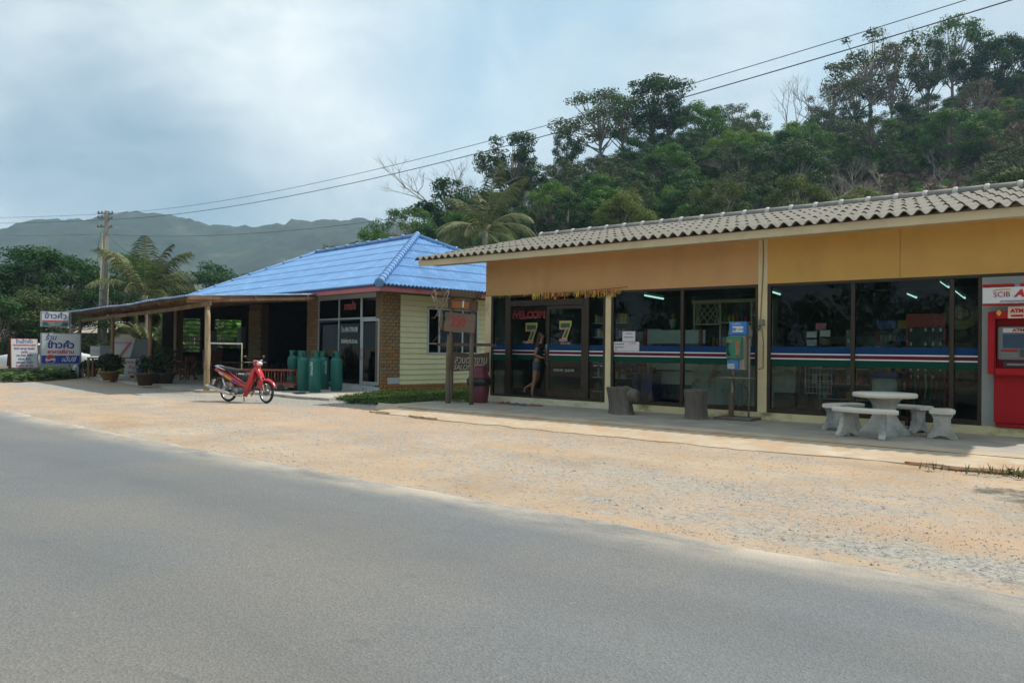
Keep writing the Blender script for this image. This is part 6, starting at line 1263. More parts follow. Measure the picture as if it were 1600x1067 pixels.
for i, (s_, sz, m_) in enumerate((('ร้านข้าวคั่ว', .21, NB), ('ต้อนรับทุกท่านด้วยความยินดี', .10, CR_), ('ส้มตำ ปลาเผา ต้มแซ่บ', .12, NB), ('รสเด็ด', .13, CR_), ('ลาบ น้ำตก ไก่ย่าง', .12, NB), ('ปลาเผา จิ้มจุ่ม', .12, NB), ('แกงอ่อม   ตำปูม้า', .12, NB), ('โทรสั่งได้  084-7704', .11, CR_))):
    text('lettering', s_, sz, m_, t, M_ @ Vector((0, -.039, hh/2-.13-.145*i)), (pi/2-.12, 0, 0), sx=.72, bold=.002)
b = MB(); b.box((-w/2-.03, .28, -hh/2), (w/2-.05, .30, hh/2-.1), Matrix.Rotation(.22, 4, 'X')); b.build('rear_panel', mat('dark_timber', (.07, .05, .035), .9), t)
b = MB(); b.box((-w/2-.25, -.12, -hh/2-.06), (w/2+.06, .40, -hh/2-.02)); b.build('table_top', GW, t)
for x, y in ((-w/2-.2, -.08), (w/2, -.08), (-w/2-.2, .35), (w/2, .35)): b = MB(); b.beam((x, y, -hh/2-.06), (x*1.03, y, -hh/2-.50), .04, .04, (0, 1, 0)); b.build('leg', GW, t)
# ---- parked silver-white car behind the boards
CWT = mat('car_white', (.60, .63, .66), .2, .04, 3, spec=.6, coat=.6); CGL = mat('car_glass', (.02, .025, .03), .08, .1, 2, spec=.8)
cc = atd(84, 585, 34.5); cc.z = -.02; t = thing('parked_car', 'white car parked side-on behind the drinks board', 'car', tuple(cc), 1.15)
def carsec(x, w, z0, z1, wt, zt):
    return [(x, -w, z0+.05), (x, -w*1.02, (z0+z1)*.55), (x, -w*.97, z1), (x, -wt, zt), (x, 0, zt+.02), (x, wt, zt), (x, w*.97, z1), (x, w*1.02, (z0+z1)*.55), (x, w, z0+.05), (x, 0, z0)]
secs = [(-2.15, .70, .35, .70, .60, .74), (-2.1, .78, .25, .80, .70, .86), (-1.6, .83, .22, .86, .74, .95), (-1.15, .84, .22, .90, .66, 1.22), (-.7, .85, .22, .92, .60, 1.42), (.1, .85, .22, .92, .58, 1.47), (.6, .85, .22, .90, .60, 1.36), (1.15, .84, .22, .88, .72, .99), (1.7, .82, .22, .80, .72, .88), (2.05, .76, .25, .68, .66, .74), (2.15, .66, .35, .60, .55, .62)]
n = 10; b = MB(); b._add([v for s in secs for v in carsec(*s)], [(i*n+j, i*n+(j+1) % n, (i+1)*n+(j+1) % n, (i+1)*n+j) for i in range(len(secs)-1) for j in range(n)], True); b._add(carsec(*secs[0]), [tuple(range(n))]); b._add(carsec(*secs[-1]), [tuple(range(n-1, -1, -1))]); b.build('body', CWT, t)
for s in (-1, 1):
    for poly in ([(-1.0, .98), (-.66, 1.36), (-.12, 1.40), (-.12, .96)], [(-.04, .96), (-.04, 1.40), (.50, 1.32), (.95, .95)]): b = MB(); b.prism(poly, (s*.80, s*.845) if s > 0 else (s*.845, s*.80)); b.v = [Vector((v.x, v.y*(1-(v.z-.95)*.52), v.z)) for v in b.v]; b.build('side_window', CGL, t)
for x in (-1.35, 1.35):
    for s in (-1, 1): b = MB(); b.tube([(x, s*.66, .31), (x, s*.87, .31)], .31, 20); w_ = b.build('tyre', RUB, t); b = MB(); b.tube([(x, s*.86, .31), (x, s*.88, .31)], .19, 14); b.build('wheel_rim', RIM, w_)
b = MB(); b.box((2.02, -.62, .55), (2.13, -.35, .68)); b.build('headlight', mat('lamp_glass', (.62, .64, .66), .12), t); b = MB(); b.box((2.02, .35, .55), (2.13, .62, .68)); b.build('headlight', mat('lamp_glass', (.62, .64, .66), .12), t)
# ---- low creeping plants at the roadside edge and grass by the gas shop
GRS = leafmat('grass_blade', (.035, .075, .012), (.13, .19, .035), .3); CRE = leafmat('creeper_leaf', (.014, .038, .010), (.06, .11, .025), .2)
def inpoly(x, y, P):
    c = False; j = len(P)-1
    for i in range(len(P)):
        if (P[i][1] > y) != (P[j][1] > y) and x < (P[j][0]-P[i][0])*(y-P[i][1])/(P[j][1]-P[i][1])+P[i][0]: c = not c
        j = i
    return c
def meadow(name, P, n, lab, cat, blades=.6, hh=.10, seed=1, z=0.0, m1=GRS, m2=CRE, mound=.0, leaf=.05):
    R_ = random.Random(seed); xs_ = [p[0] for p in P]; ys_ = [p[1] for p in P]; b = MB(); k = 0
    while k < n:
        x, y = R_.uniform(min(xs_), max(xs_)), R_.uniform(min(ys_), max(ys_))
        if not inpoly(x+.15*nz(x, y, 3), y+.15*nz(x, y, 3, 7), P): continue
        k += 1; q = .6+.8*clampf(nz(x, y, 1.4)+.5); zz = z+mound*R_.random()*q
        if R_.random() < blades:
            b.cur = 0; a = R_.uniform(0, 6.28); l = hh*R_.uniform(.5, 1.4)*q; dx, dy = cos(a)*.012, sin(a)*.012; lx, ly = R_.uniform(-.5, .5)*l, R_.uniform(-.5, .5)*l
            b._add([(x-dx, y-dy, zz), (x+dx, y+dy, zz), (x+lx, y+ly, zz+l)], [(0, 1, 2)])
        else:
            b.cur = 1; l = leaf*R_.uniform(.6, 1.4); a = R_.uniform(0, 6.28); t_ = R_.uniform(.1, .5); zz += R_.uniform(.02, .07)
            c_, s_ = cos(a), sin(a); b._add([(x-l*c_, y-l*s_, zz), (x+l*.6*s_, y-l*.6*c_, zz+t_*l), (x+l*c_, y+l*s_, zz+.3*l), (x-l*.6*s_, y+l*.6*c_, zz-.1*l)], [(0, 1, 2, 3)])
    me = b.mesh(name); o = link(name, me, [m1, m2]); tag(o, lab, cat, kind='stuff'); return o
GP = [tuple(atz(*p, .02))[:2] for p in ((522, 622), (548, 630), (600, 631.5), (665, 632), (700, 629), (735, 631), (752, 626))]+[(-12.7, 17), (-12.7, 22), (-16.9, 22.0), (-17.72, 15.9), (-17.72, 15.2)]
meadow('grass_patch', GP, 26000, 'strip of green grass and creeping weeds along the yellow side wall', 'grass', .55, .12, 2)
for v_ in ([(-13.1, 13.35), (-12.3, 13.3), (-12.2, 14.1), (-12.9, 14.2)],): meadow('grass_tuft', v_, 1500, 'dark grass tufts at the foot of the bin and sign post', 'grass', .7, .13, 5)
LP = [tuple(atz(*p, .02))[:2] for p in ((2, 597), (40, 596), (80, 594), (122, 590), (135, 582), (60, 578), (2, 588))]
meadow('creeper_patch', LP, 8000, 'dark low creepers growing under the roadside boards', 'ground cover', .35, .14, 7, 0, mound=.22, leaf=.10)
meadow('kerb_weeds', [(-1.9, 10.35), (.8, 10.2), (.9, 10.75), (-.9, 10.8)], 320, 'thin weeds at the broken end of the walkway apron', 'weeds', .7, .08, 9, m1=leafmat('dry_blade', (.07, .07, .03), (.16, .13, .06)))
# ================================================================== woman stepping through the shop door
SKN = mat('skin', (.25, .125, .075), .55, .06, 6); HAIR = mat('hair', (.035, .018, .012), .5, .2, 12, stretch=(1, 1, .2)); TOPM = mat('black_cloth', (.018, .018, .022), .85, .15, 8); DEN = mat('denim', (.05, .065, .10), .85, .2, 14)
pp = aty(833, 621, 14.80); PRS = thing('person', 'woman with long dark hair, black top and denim shorts stepping barefoot through the shop door', 'person', (pp.x, 14.80, .24), .35)
def skin(name, m, chains, root=0, sub=2):
    vs = []; rs = []; es = []; idx = {}
    def vid(p, r):
        k = tuple(round(c, 4) for c in p)
        if k not in idx: idx[k] = len(vs); vs.append(p); rs.append(r)
        return idx[k]
    for ch in chains:
        ids = [vid(p, r) for p, r in ch]
        es += list(zip(ids, ids[1:]))
    me = bpy.data.meshes.new(name); me.from_pydata(vs, es, []); o = link(name, me, m, PRS)
    md = o.modifiers.new('skin', 'SKIN'); md.use_smooth_shade = True
    for i, r in enumerate(rs): sv = me.skin_vertices[0].data[i]; sv.radius = r if isinstance(r, tuple) else (r, r); sv.use_root = (i == root)
    s2 = o.modifiers.new('sub', 'SUBSURF'); s2.levels = sub; s2.render_levels = sub
    return o
pel = (.09, 0, .84); sp1 = (.11, 0, .98); ch = (.15, 0, 1.18); nk = (.185, 0, 1.33); nk2 = (.20, 0, 1.40)
body = [[(pel, (.12, .10)), (sp1, (.10, .085)), (ch, (.125, .095)), (nk, (.05, .05)), (nk2, (.045, .045)), ((.205, 0, 1.47), (.062, .075)), ((.21, 0, 1.55), (.055, .068))]]
hipR, hipL = (.09, -.085, .78), (.09, .085, .78)
body += [[(pel, (.12, .10)), (hipR, .085), ((.075, -.085, .60), .072), ((.055, -.082, .43), .052), ((.015, -.08, .27), .048), ((-.01, -.078, .07), .030), ((.02, -.078, .025), .028), ((.13, -.085, .018), (.018, .036))]]
body += [[(pel, (.12, .10)), (hipL, .085), ((.085, .09, .60), .072), ((.09, .09, .44), .052), ((-.04, .09, .32), .047), ((-.20, .088, .24), .030), ((-.245, .088, .21), .027), ((-.25, .09, .10), (.034, .018))]]
shR, shL = (.15, -.15, 1.27), (.15, .15, 1.27)
def arm(sh, el, wr, dr):
    c = [[(ch, (.125, .095)), (sh, .048), (el, .036), (wr, .024)]]
    w = Vector(wr); d = Vector(dr).normalized(); s = d.cross(Vector((0, 0, 1))).normalized(); palm = w+d*.05
    c.append([(wr, .024), (tuple(palm), (.028, .016))])
    for k, (q, l) in enumerate(((-.027, .055), (-.009, .068), (.009, .064), (.026, .050))):
        a = palm+d*.03+s*q; c.append([(tuple(palm), (.028, .016)), (tuple(a), .009), (tuple(a+d*l*.5+Vector((0, 0, -.006))), .008), (tuple(a+d*l+Vector((0, 0, -.02))), .007)])
    a = w+d*.02+s*.03; c.append([(wr, .024), (tuple(a), .010), (tuple(a+d*.03+s*.018), .009), (tuple(a+d*.055+s*.022), .008)])
    return c
body += arm(shR, (.10, -.20, 1.03), (.27, -.20, .97), (1, .1, .1)); body += arm(shL, (.22, .19, 1.05), (.40, .15, 1.12), (1, -.1, .2))
skin('body', SKN, body)
skin('black_top', TOPM, [[((.095, 0, .88), (.118, .105)), ((.11, 0, 1.0), (.108, .095)), ((.15, 0, 1.18), (.135, .105)), ((.175, 0, 1.29), (.075, .065))], [((.15, 0, 1.18), (.135, .105)), ((.15, -.15, 1.275), .058), ((.135, -.175, 1.19), .052)], [((.15, 0, 1.18), (.135, .105)), ((.15, .15, 1.275), .058), ((.17, .175, 1.20), .052)]])
skin('denim_shorts', DEN, [[((.095, 0, .92), (.12, .105)), ((.09, 0, .83), (.135, .115)), ((.09, -.087, .76), .098), ((.078, -.09, .60), .086)], [((.09, 0, .83), (.135, .115)), ((.09, .087, .76), .098), ((.087, .092, .60), .086)]])
skin('hair', HAIR, [[((.195, 0, 1.60), (.070, .078)), ((.175, 0, 1.53), (.078, .086)), ((.135, 0, 1.42), (.065, .05)), ((.08, 0, 1.30), (.060, .035)), ((.05, 0, 1.15), (.045, .025))]])
b = MB(); b.lathe([(.001, -.02), (.012, -.01), (.006, .012)], 8, (.285, 0, 1.50), Matrix.Rotation(pi/2, 4, 'Y')); b.build('nose', SKN, PRS)
for s in (-1, 1):
    b = MB(); b.lathe([(.001, -.007), (.008, 0), (.001, .007)], 8, (.272, s*.025, 1.525)); b.build('eye', mat('eye_dark', (.03, .02, .02), .3), PRS)
    b = MB(); b.lathe([(.001, -.02), (.016, -.01), (.018, .012), (.001, .022)], 8, (.205, s*.064, 1.515), sy=.4); b.build('ear', SKN, PRS)
b = MB(); b.box((.262, -.02, 1.462), (.275, .02, 1.470)); b.build('mouth', mat('lip', (.25, .07, .06), .5), PRS)
# ================================================================== power pole and lines
PC = mat('pole_concrete', (.30, .285, .25), .9, .12, 3, .3, wear=((.17, .15, .13), .5, .72, 2, (1, 1, .3))); YC = mat('yellow_conduit', (.52, .47, .27), .7, .08, 3)
pb, pt = atd(157, 575, 44), atd(167.5, 330, 44); pb.z = -.1
t = thing('power_pole', 'tall square concrete power pole with cream conduits, crossarm and insulators', 'power pole', tuple(pb))
def pp_(k): return pb.lerp(pt, k)
b = MB(); 
for i in range(6): b.beam(pp_(i/6), pp_((i+1)/6), .34-.02*i, .30-.02*i, (0, 1, 0))
b.build('pole', PC, t, True)
b = MB(); o_ = RT*(-.24); b.cyl(pp_(0)+o_, pp_(.86)+o_*.8, .045, 8); b.cyl(pp_(0)-o_*1.1, pp_(.62)-o_*1.0, .04, 8); b.build('conduit', YC, t, True)
for k_, off in ((.985, .0), (.955, 0), (.90, 0)):
    b = MB(); c = pp_(k_); b.beam(c-RT*.55, c+RT*.35, .07, .07); b.build('crossarm', mat('arm_steel', (.15, .15, .14), .6), t, True)
    for q in (-.5, -.3, .3): b = MB(); b.lathe([(.02, 0), (.05, .02), (.03, .05), (.055, .07), (.03, .11), (.001, .12)], 8, c+RT*q+Vector((0, 0, .035))); b.build('insulator', mat('porcelain', (.22, .16, .13), .3), t, True)
for k_ in (.55, .50, .44): b = MB(); c = pp_(k_); b.box(tuple(c+Vector((.1, -.3, -.04))), tuple(c+Vector((.35, -.15, .04)))); b.build('cable_clip', mat('arm_steel', (.15, .15, .14), .6), t, True)
WM = mat('wire_dark', (.05, .045, .045), .7)
for (y0_, x1_, y1_, k_, rr, d2, lab, yl) in ((334, 1700, -60, .9, .0095, 13, 'highest power line crossing the sky to the upper right', 333), (343.5, 1705, -38, .9, .013, 13, 'second, thicker power line just below the highest one', 341), (366, 1720, 118, 1.15, .009, 15, 'lowest power line passing in front of the forest', 354)):
    a = atd(167, y0_, 44); c = atd(x1_, y1_, d2); e = atd(-260, yl-6, 75)
    t = thing('power_line', lab, 'power line', tuple(a), 0, 'power lines on the concrete pole'); b = MB(); b.tube(sag(a, c, k_, 44), rr, 5); b.build('wire', WM, t, True); b = MB(); b.tube(sag(a, e, .5, 20), rr, 5); b.build('wire', WM, t, True)
t = thing('drop_cable', 'thin cable looping down beside the power pole with a small dark clamp', 'cable', tuple(pp_(.88))); b = MB(); q = pp_(.87)+RT*(-.3); b.tube([q, q+Vector((-.1, -.1, -.8)), q+Vector((-.15, -.1, -2.2)), q+Vector((-.12, -.1, -3.6))], .012, 5); b.build('wire', WM, t, True); b = MB(); b.lathe([(.01, -.12), (.06, -.06), (.06, .06), (.01, .12)], 8, q+Vector((-.14, -.1, -2.4))); b.build('clamp', WM, t, True)
b = MB(); b.tube(sag(pp_(.86), atd(240, 408, 40), .35, 14), .012, 5); b.build('wire', WM, t, True)
# ================================================================== palms
PFR = leafmat('palm_leaf', (.018, .034, .012), (.15, .17, .065), .15); PTR = mat('palm_trunk', (.20, .165, .12), .95, .25, 4, .5)
def palm(c, lab, Lf, nf, seed, base_z, rx=0.0):
    t = thing('coconut_palm', lab, 'palm', (c.x, c.y, base_z)); R_ = random.Random(seed); top = Vector((0, 0, c.z-base_z))
    b = MB(); b.tube([(0, 0, 0), (.1, 0, top.z*.4), (.05, 0, top.z*.8), top], [.24, .17, .15, .17], 9); b.build('trunk', PTR, t)
    for i in range(nf):
        az = 2*pi*i/nf*2.39996+R_.uniform(-.3, .3); el = R_.choice((1.25, 1.05, .8, .55, .25, -.05))+R_.uniform(-.12, .12); L_ = Lf*R_.uniform(.8, 1.1); p = top.copy(); d = Vector((cos(az)*cos(el), sin(az)*cos(el), sin(el))); pts = [p.copy()]; n = 14
        for k in range(n): d = (d+Vector((0, 0, -.028-.013*k*(1.2-abs(el)*.4)))).normalized(); p = p+d*(L_/n); pts.append(p.copy())
        b = MB(); b.tube(pts, [.03*(1-k/(n+2)) for k in range(n+1)], 5, False); fr = b.build('frond_stem', mat('frond_stem', (.22, .20, .07), .6), t) if i < 60 else None
        b = MB(); m_ = 52
        for k in range(m_):
            tt = (.12+.88*k/m_)*n; a = int(min(tt, n-1)); q = pts[a].lerp(pts[a+1], tt-a); dd = (pts[a+1]-pts[a]).normalized(); sd = dd.cross(Vector((0, 0, 1))).normalized(); ll = L_*.26*sin(pi*(.12+.85*k/m_))**.7*R_.uniform(.8, 1.1)
            for s in (-1, 1):
                o = (sd*s*.78+dd*.55+Vector((0, 0, -.35+R_.uniform(-.2, .15)))).normalized(); e = q+o*ll; m2 = q+o*ll*.55+Vector((0, 0, .02)); w_ = dd*.014+Vector((0, 0, .006)); e.z -= ll*.28
                b._add([q-w_, q+w_, m2+w_*1.4, e, m2-w_*1.4], [(0, 1, 2, 4), (4, 2, 3)])
        o = b.build('leaflets', PFR, t); 
        if fr: o.parent = fr
    return t
palm(atd(226, 462, 44), 'coconut palm with drooping fronds between the power pole and the blue roof', 3.9, 15, 11, 0)
palm(atd(758, 362, 42), 'coconut palm with yellowish fronds behind the gap between both roofs', 3.7, 20, 5, 0)
palm(atd(232, 545, 36), 'low young palm seen through the open restaurant', 2.0, 10, 8, 0)
# ================================================================== trees
LD = leafmat('leaf_dark', (.007, .034, .006), (.032, .092, .014))
LF = leafmat('leaf_fresh', (.035, .095, .008), (.13, .24, .025), .3); LM = leafmat('leaf_mid', (.020, .070, .007), (.080, .185, .018)); LY = leafmat('leaf_yellow_green', (.035, .065, .010), (.14, .18, .035), .35); LO = leafmat('leaf_olive', (.024, .042, .012), (.080, .115, .030)); LBR = leafmat('leaf_brown', (.06, .042, .025), (.15, .105, .065))
BRK = mat('bark', (.15, .125, .10), .95, .25, 3, .3); BRP = mat('pale_bark', (.30, .27, .235), .95, .2, 3, .3)
def twigs(b, p, d, L_, r, lv, R_, kids=3):
    q = p+d*L_+Vector((R_.uniform(-.1, .1), R_.uniform(-.1, .1), 0))*L_; m_ = p.lerp(q, .5)+Vector((R_.uniform(-.08, .08), R_.uniform(-.08, .08), 0))*L_
    b.tube([p, m_, q], [r, r*.8, r*.6], 5 if lv > 1 else 3, False)
    if lv == 0: return
    for i in range(kids):
        s = (p.lerp(q, R_.uniform(.55, 1.0))); nd = (d+Vector((R_.gauss(0, .5), R_.gauss(0, .5), R_.uniform(-.1, .35)))).normalized(); twigs(b, s, nd, L_*R_.uniform(.55, .8), r*.55, lv-1, R_, kids)
def treemesh(style, seed):
    R_ = random.Random(seed*31+len(style)); H_ = 9.0; b = MB(); c = MB()
    if style == 'bare':
        twigs(b, Vector((0, 0, 0)), Vector((0, 0, 1)), 3.6, .13, 5, R_, 3); zmax = max(v.z for v in b.v); k = H_/zmax
        for v in b.v: v *= k
        return b, None
    P_ = dict(dense=(.20, 50, 3.1, 1.0, 360, .205), tall=(.34, 38, 2.7, .9, 310, .205), airy=(.36, 40, 3.4, .8, 170, .20), bush=(.05, 26, 3.4, .9, 260, .24), round=(.12, 50, 3.3, 1.0, 360, .20))[style]
    tb, nb, cr, sq, nl, ls = P_; zt = H_*tb; cz = (zt+H_)/2; hz = (H_-zt)/2
    lean = Vector((R_.uniform(-.4, .4), R_.uniform(-.4, .4), 0))
    b.tube([(0, 0, -.5), lean*.3+Vector((0, 0, zt*.5)), lean+Vector((0, 0, zt)), lean+Vector((0, 0, cz+hz*.3))], [.22, .16, .13, .05], 7)
    for i in range(nb):
        a = R_.uniform(0, 2*pi); u_ = R_.uniform(-.85, 1); rr = sqrt(max(0, 1-u_*u_))*R_.uniform(.45, 1.05); pos = Vector((cr*rr*cos(a), cr*rr*sin(a), cz+hz*.82*u_))+lean
        if style in ('airy', 'tall') and u_ < -.2: pos.z += hz*.15
        br = R_.uniform(.55, 1.15)*(.85 if style != 'airy' else .70)*(cr/3)
        s = lean+Vector((0, 0, zt+(cz-zt)*R_.uniform(0, .9))); b.tube([s, s.lerp(pos, .5)+Vector((0, 0, -.25)), pos], [.07, .045, .02], 5, False)
        leafblob(c, pos, br, int(nl*br*br)+20, ls, R_, sq*.8, .4)
    return b, c
VAR = {}
def variant(style, seed, lm, bm_):
    k = (style, seed, lm.name, bm_.name)
    if k not in VAR:
        k0 = (style, seed)
        if k0 not in VAR: VAR[k0] = treemesh(style, seed)
        b, c = VAR[k0]; tm = b.mesh('trunk'); tm.materials.append(bm_); cm_ = None
        if c: cm_ = c.mesh('crown'); cm_.materials.append(lm)
        VAR[k] = (tm, cm_)
    return VAR[k]
def plant_tree(x, y, z, hh, style, lm, seed, name, lab, cat='tree', grp=None, bk=BRK, sx=1.0, rz=0.0):
    tm, cm_ = variant(style, seed, lm, bk); t = thing(name, lab, cat, (x, y, z), rz, grp); s = hh/9.0; t.scale = (s*sx, s*sx, s)
    link('trunk', tm, None, t)
    if cm_: link('crown', cm_, None, t)
    return t
def sil(px, ytop, dep, style, lm, seed, lab, sx=1.0, name='tree', bk=BRK, hmax=None, grp=None):
    p = atd(px, ytop, dep); zb = hill(p.x, p.y)-.2; hh = p.z-zb
    if hmax and hh > hmax: zb = p.z-hmax; hh = hmax
    return plant_tree(p.x, p.y, zb, hh, style, lm, seed, name, lab, 'tree', grp, bk, sx, random.uniform(0, 6.28))
random.seed(12)
for a in ((70, 384, 55, 'dense', LD, 1, 'tallest dark tree of the clump left of the power pole', 1.35), (22, 402, 52, 'dense', LD, 2, 'dark tree at the left edge of the picture', 1.2), (112, 398, 60, 'dense', LD, 3, 'dark tree just left of the power pole', 1.15), (-25, 410, 50, 'dense', LD, 1, 'dark tree cut by the left edge', 1.3),
          (48, 448, 43, 'round', LO, 2, 'olive bushy tree in front of the left clump', 1.3), (104, 450, 42, 'round', LO, 4, 'green spreading tree above the light box sign', 1.5), (5, 452, 40, 'round', LD, 3, 'bushy tree low at the left edge', 1.3), (142, 425, 62, 'dense', LD, 4, 'dark tree partly behind the power pole', 1.0),
          (205, 392, 60, 'dense', LM, 5, 'green tree behind the fronds of the first palm', 1.0), (240, 402, 64, 'dense', LD, 2, 'dark tree right behind the first palm', 1.0), (188, 424, 56, 'round', LD, 1, 'dark tree right of the power pole', 1.1), (330, 404, 72, 'round', LD, 3, 'round dark tree standing alone above the blue roof edge', 1.25), (366, 432, 76, 'round', LD, 4, 'small dark tree right of the round one', .9), (392, 424, 82, 'airy', LM, 2, 'small airy tree at the edge of the blue roof', .7), (280, 434, 78, 'round', LD, 2, 'low dark tree left of the round one', 1.3), (250, 432, 76, 'round', LM, 4, 'low green tree behind the first palm right side', 1.2),
          (515, 376, 62, 'round', LO, 1, 'small olive tree peeping over the blue roof ridge', .62), (536, 352, 66, 'bare', LM, 2, 'thin bare tree beside the small olive one', .6), (588, 352, 68, 'dense', LM, 3, 'leafy tree at the left foot of the wooded hill', .95), (624, 322, 70, 'airy', LM, 1, 'light leafy tree above the blue roof apex', .8), (655, 320, 72, 'airy', LM, 3, 'second light leafy tree above the blue roof apex', .7), (606, 372, 62, 'round', LD, 2, 'low dark tree behind the blue roof', 1.1), (660, 350, 66, 'dense', LD, 4, 'dark tree left of the second palm', 1.2),
          (704, 270, 78, 'tall', LD, 1, 'dark spreading tree above the second palm', 1.25), (722, 236, 92, 'bare', LM, 1, 'large bare pale tree against the sky left of the tall dark one', 1.25), (745, 262, 94, 'bare', LM, 3, 'smaller bare tree beside the large bare one', .9), (794, 200, 92, 'tall', LD, 2, 'tall dark tree with layered clumps against the sky', 1.0), (820, 225, 94, 'tall', LD, 3, 'dark clumped tree just right of the tall layered one', .8), (884, 196, 102, 'tall', LD, 4, 'dark tall crown rising alone above the forest edge', .62), (935, 137, 106, 'airy', LO, 1, 'pale spreading airy tree on the skyline', 1.15), (968, 148, 106, 'airy', LM, 4, 'second airy crown touching the pale one on the skyline', .9),
          (1022, 116, 106, 'tall', LD, 5, 'largest dark crown on the skyline at the hill shoulder', 1.3), (1046, 138, 106, 'tall', LD, 1, 'dark lower crown right of the largest skyline tree', 1.0), (1104, 158, 104, 'dense', LM, 2, 'broad rounded tree on the skyline right of the dark crown', 1.2), (1142, 160, 106, 'airy', LO, 2, 'pale leafy crown on the skyline', 1.0), (1180, 172, 106, 'airy', LM, 3, 'thin crown in the dip of the skyline', .8), (1242, 112, 110, 'bare', LM, 4, 'slim bare tree above the dip in the skyline', .8), (1288, 118, 110, 'bare', LM, 2, 'bare tree just left of the brownish crown', .8), (1304, 128, 108, 'airy', LBR, 2, 'brownish half-bare crown on the skyline', .8), (1340, 122, 108, 'airy', LO, 4, 'dull airy crown below the big skyline tree', .8),
          (1362, 44, 110, 'airy', LO, 5, 'big grey-green airy tree standing out on the skyline', 1.05), (1396, 66, 110, 'airy', LBR, 4, 'thin brownish tree right of the big airy one', .7), (1412, 40, 112, 'bare', LM, 1, 'tall bare tree on the skyline right of the airy one', .75), (1447, 54, 110, 'tall', LD, 2, 'narrow dark tree on the skyline', .55), (1492, 22, 112, 'airy', LM, 1, 'open-crowned tree topping the skyline near the power line', .8), (1528, 44, 110, 'tall', LD, 3, 'dark tree right of the open-crowned one', .9), (1566, 54, 108, 'dense', LD, 5, 'dark rounded tree on the right part of the skyline', 1.0), (1604, 58, 106, 'dense', LM, 1, 'dark tree at the right end of the skyline', 1.1)):
    sil(*a[:7], sx=a[7], hmax=18 if a[2] > 85 else None, bk=BRP if a[3] in ('bare', 'airy') else BRK, name={'bare': 'bare_tree'}.get(a[3], 'forest_tree'))
# the wood on the slope
R_ = random.Random(21); FG = 'forest trees on the slope'; cnt = 0
t_ = 50.0
while t_ < 112:
    s_ = -16.0-(t_-60)*.12
    while s_ < t_*.74+4:
        s = s_+R_.uniform(-1.8, 1.8); t2_ = t_+R_.uniform(-1.8, 1.8); x, y = s*RT.x-t2_*sin(yaw), s*RT.y+t2_*cos(yaw); px = 800+F*s/t2_; z = hill(x, y); cleft = 1270 < px < 1575 and t2_ < 90; WH = ' %s, above %s' % ('low down' if t2_ < 66 else 'halfway up' if t2_ < 88 else 'high up', 'the second palm' if px < 850 else 'the shop door' if px < 960 else 'the middle window' if px < 1075 else 'the payphone' if px < 1190 else 'the pillar cable' if px < 1270 else 'the postcard rack' if px < 1340 else 'the stone table' if px < 1440 else 'the red accessory rack' if px < 1500 else 'the cash machine')
        if px > 575:
            if cleft:
                if R_.random() < .34: plant_tree(x, y, z-.2, R_.uniform(3, 5.5), 'bare', LM, R_.choice((1, 2, 3)), 'bare_tree', 'leafless grey-brown tree on the dry slope'+WH, 'tree', 'leafless trees on the dry slope', BRP, 1.0, R_.uniform(0, 6)); cnt += 1
                elif R_.random() < .16: plant_tree(x, y, z-.2, R_.uniform(4, 6.5), 'dense', LO, R_.choice((1, 2)), 'forest_tree', 'olive green tree on the dry slope'+WH, 'tree', 'green trees on the dry slope', BRK, 1.1, R_.uniform(0, 6)); cnt += 1
                elif R_.random() < .30: plant_tree(x, y, z-.2, R_.uniform(2.0, 3.4), 'bush', LBR, R_.choice((1, 2)), 'shrub', 'dry brown shrub on the bare slope'+WH, 'shrub', 'dry shrubs on the bare slope', BRK, 1.0, R_.uniform(0, 6)); cnt += 1
            elif t2_ < 66:
                st, lm, lb = R_.choice((('round', LY, 'bright yellow-green young tree at the foot of the wooded slope'), ('dense', LM, 'mid green leafy tree at the foot of the wooded slope'), ('dense', LD, 'dark green leafy tree at the foot of the wooded slope')) if px > 900 else (('dense', LM, 'mid green leafy tree at the foot of the wooded slope'), ('dense', LD, 'dark green leafy tree at the foot of the wooded slope')))
                hmx = (6.2 if px < 1250 else 3.4) if lm is not LY else 4.6
                plant_tree(x, y, z-.2, R_.uniform(hmx*.65, hmx), st, lm, R_.choice((1, 2, 3, 4)), 'forest_tree', lb.replace(' at the foot of the wooded slope', ' at the foot of the wood')+WH.replace(' low down,', ''), 'tree', 'trees at the foot of the slope', BRP if R_.random() < .4 else BRK, 1.15, R_.uniform(0, 6)); cnt += 1
            else:
                q = R_.random(); br_ = px > 1180 and q < .30
                st, lm, lb = (('bare', LM, 'bare pale-stemmed tree among the green forest on the slope') if (q < .07 or (br_ and q < .13)) else ('airy', LBR, 'brownish half-leafless tree in the forest on the slope') if br_ and q < .20 else ('airy', LO, 'thin olive-crowned tree in the forest on the slope') if q < .32 else ('tall', LD, 'dark tall-stemmed tree in the forest on the slope') if q < .55 else ('dense', LD, 'dense dark green tree in the forest on the slope') if q < .76 else ('dense', LF, 'fresh light green tree in the forest on the slope') if q < .84 else ('dense', LM, 'dense mid green tree in the forest on the slope'))
                sky_y = 1e9; hh = R_.uniform(5.0, 8.2)
                plant_tree(x, y, z-.3, hh, st, lm, R_.choice((1, 2, 3, 4, 5)), 'forest_tree' if st != 'bare' else 'bare_tree', lb.replace(' in the forest on the slope', ' on the slope').replace(' among the green forest', '')+WH, 'tree', FG, BRP if R_.random() < .14 else BRK, R_.uniform(.95, 1.25), R_.uniform(0, 6)); cnt += 1
        s_ += 4.3
    t_ += 4.4
print('hill trees', cnt)
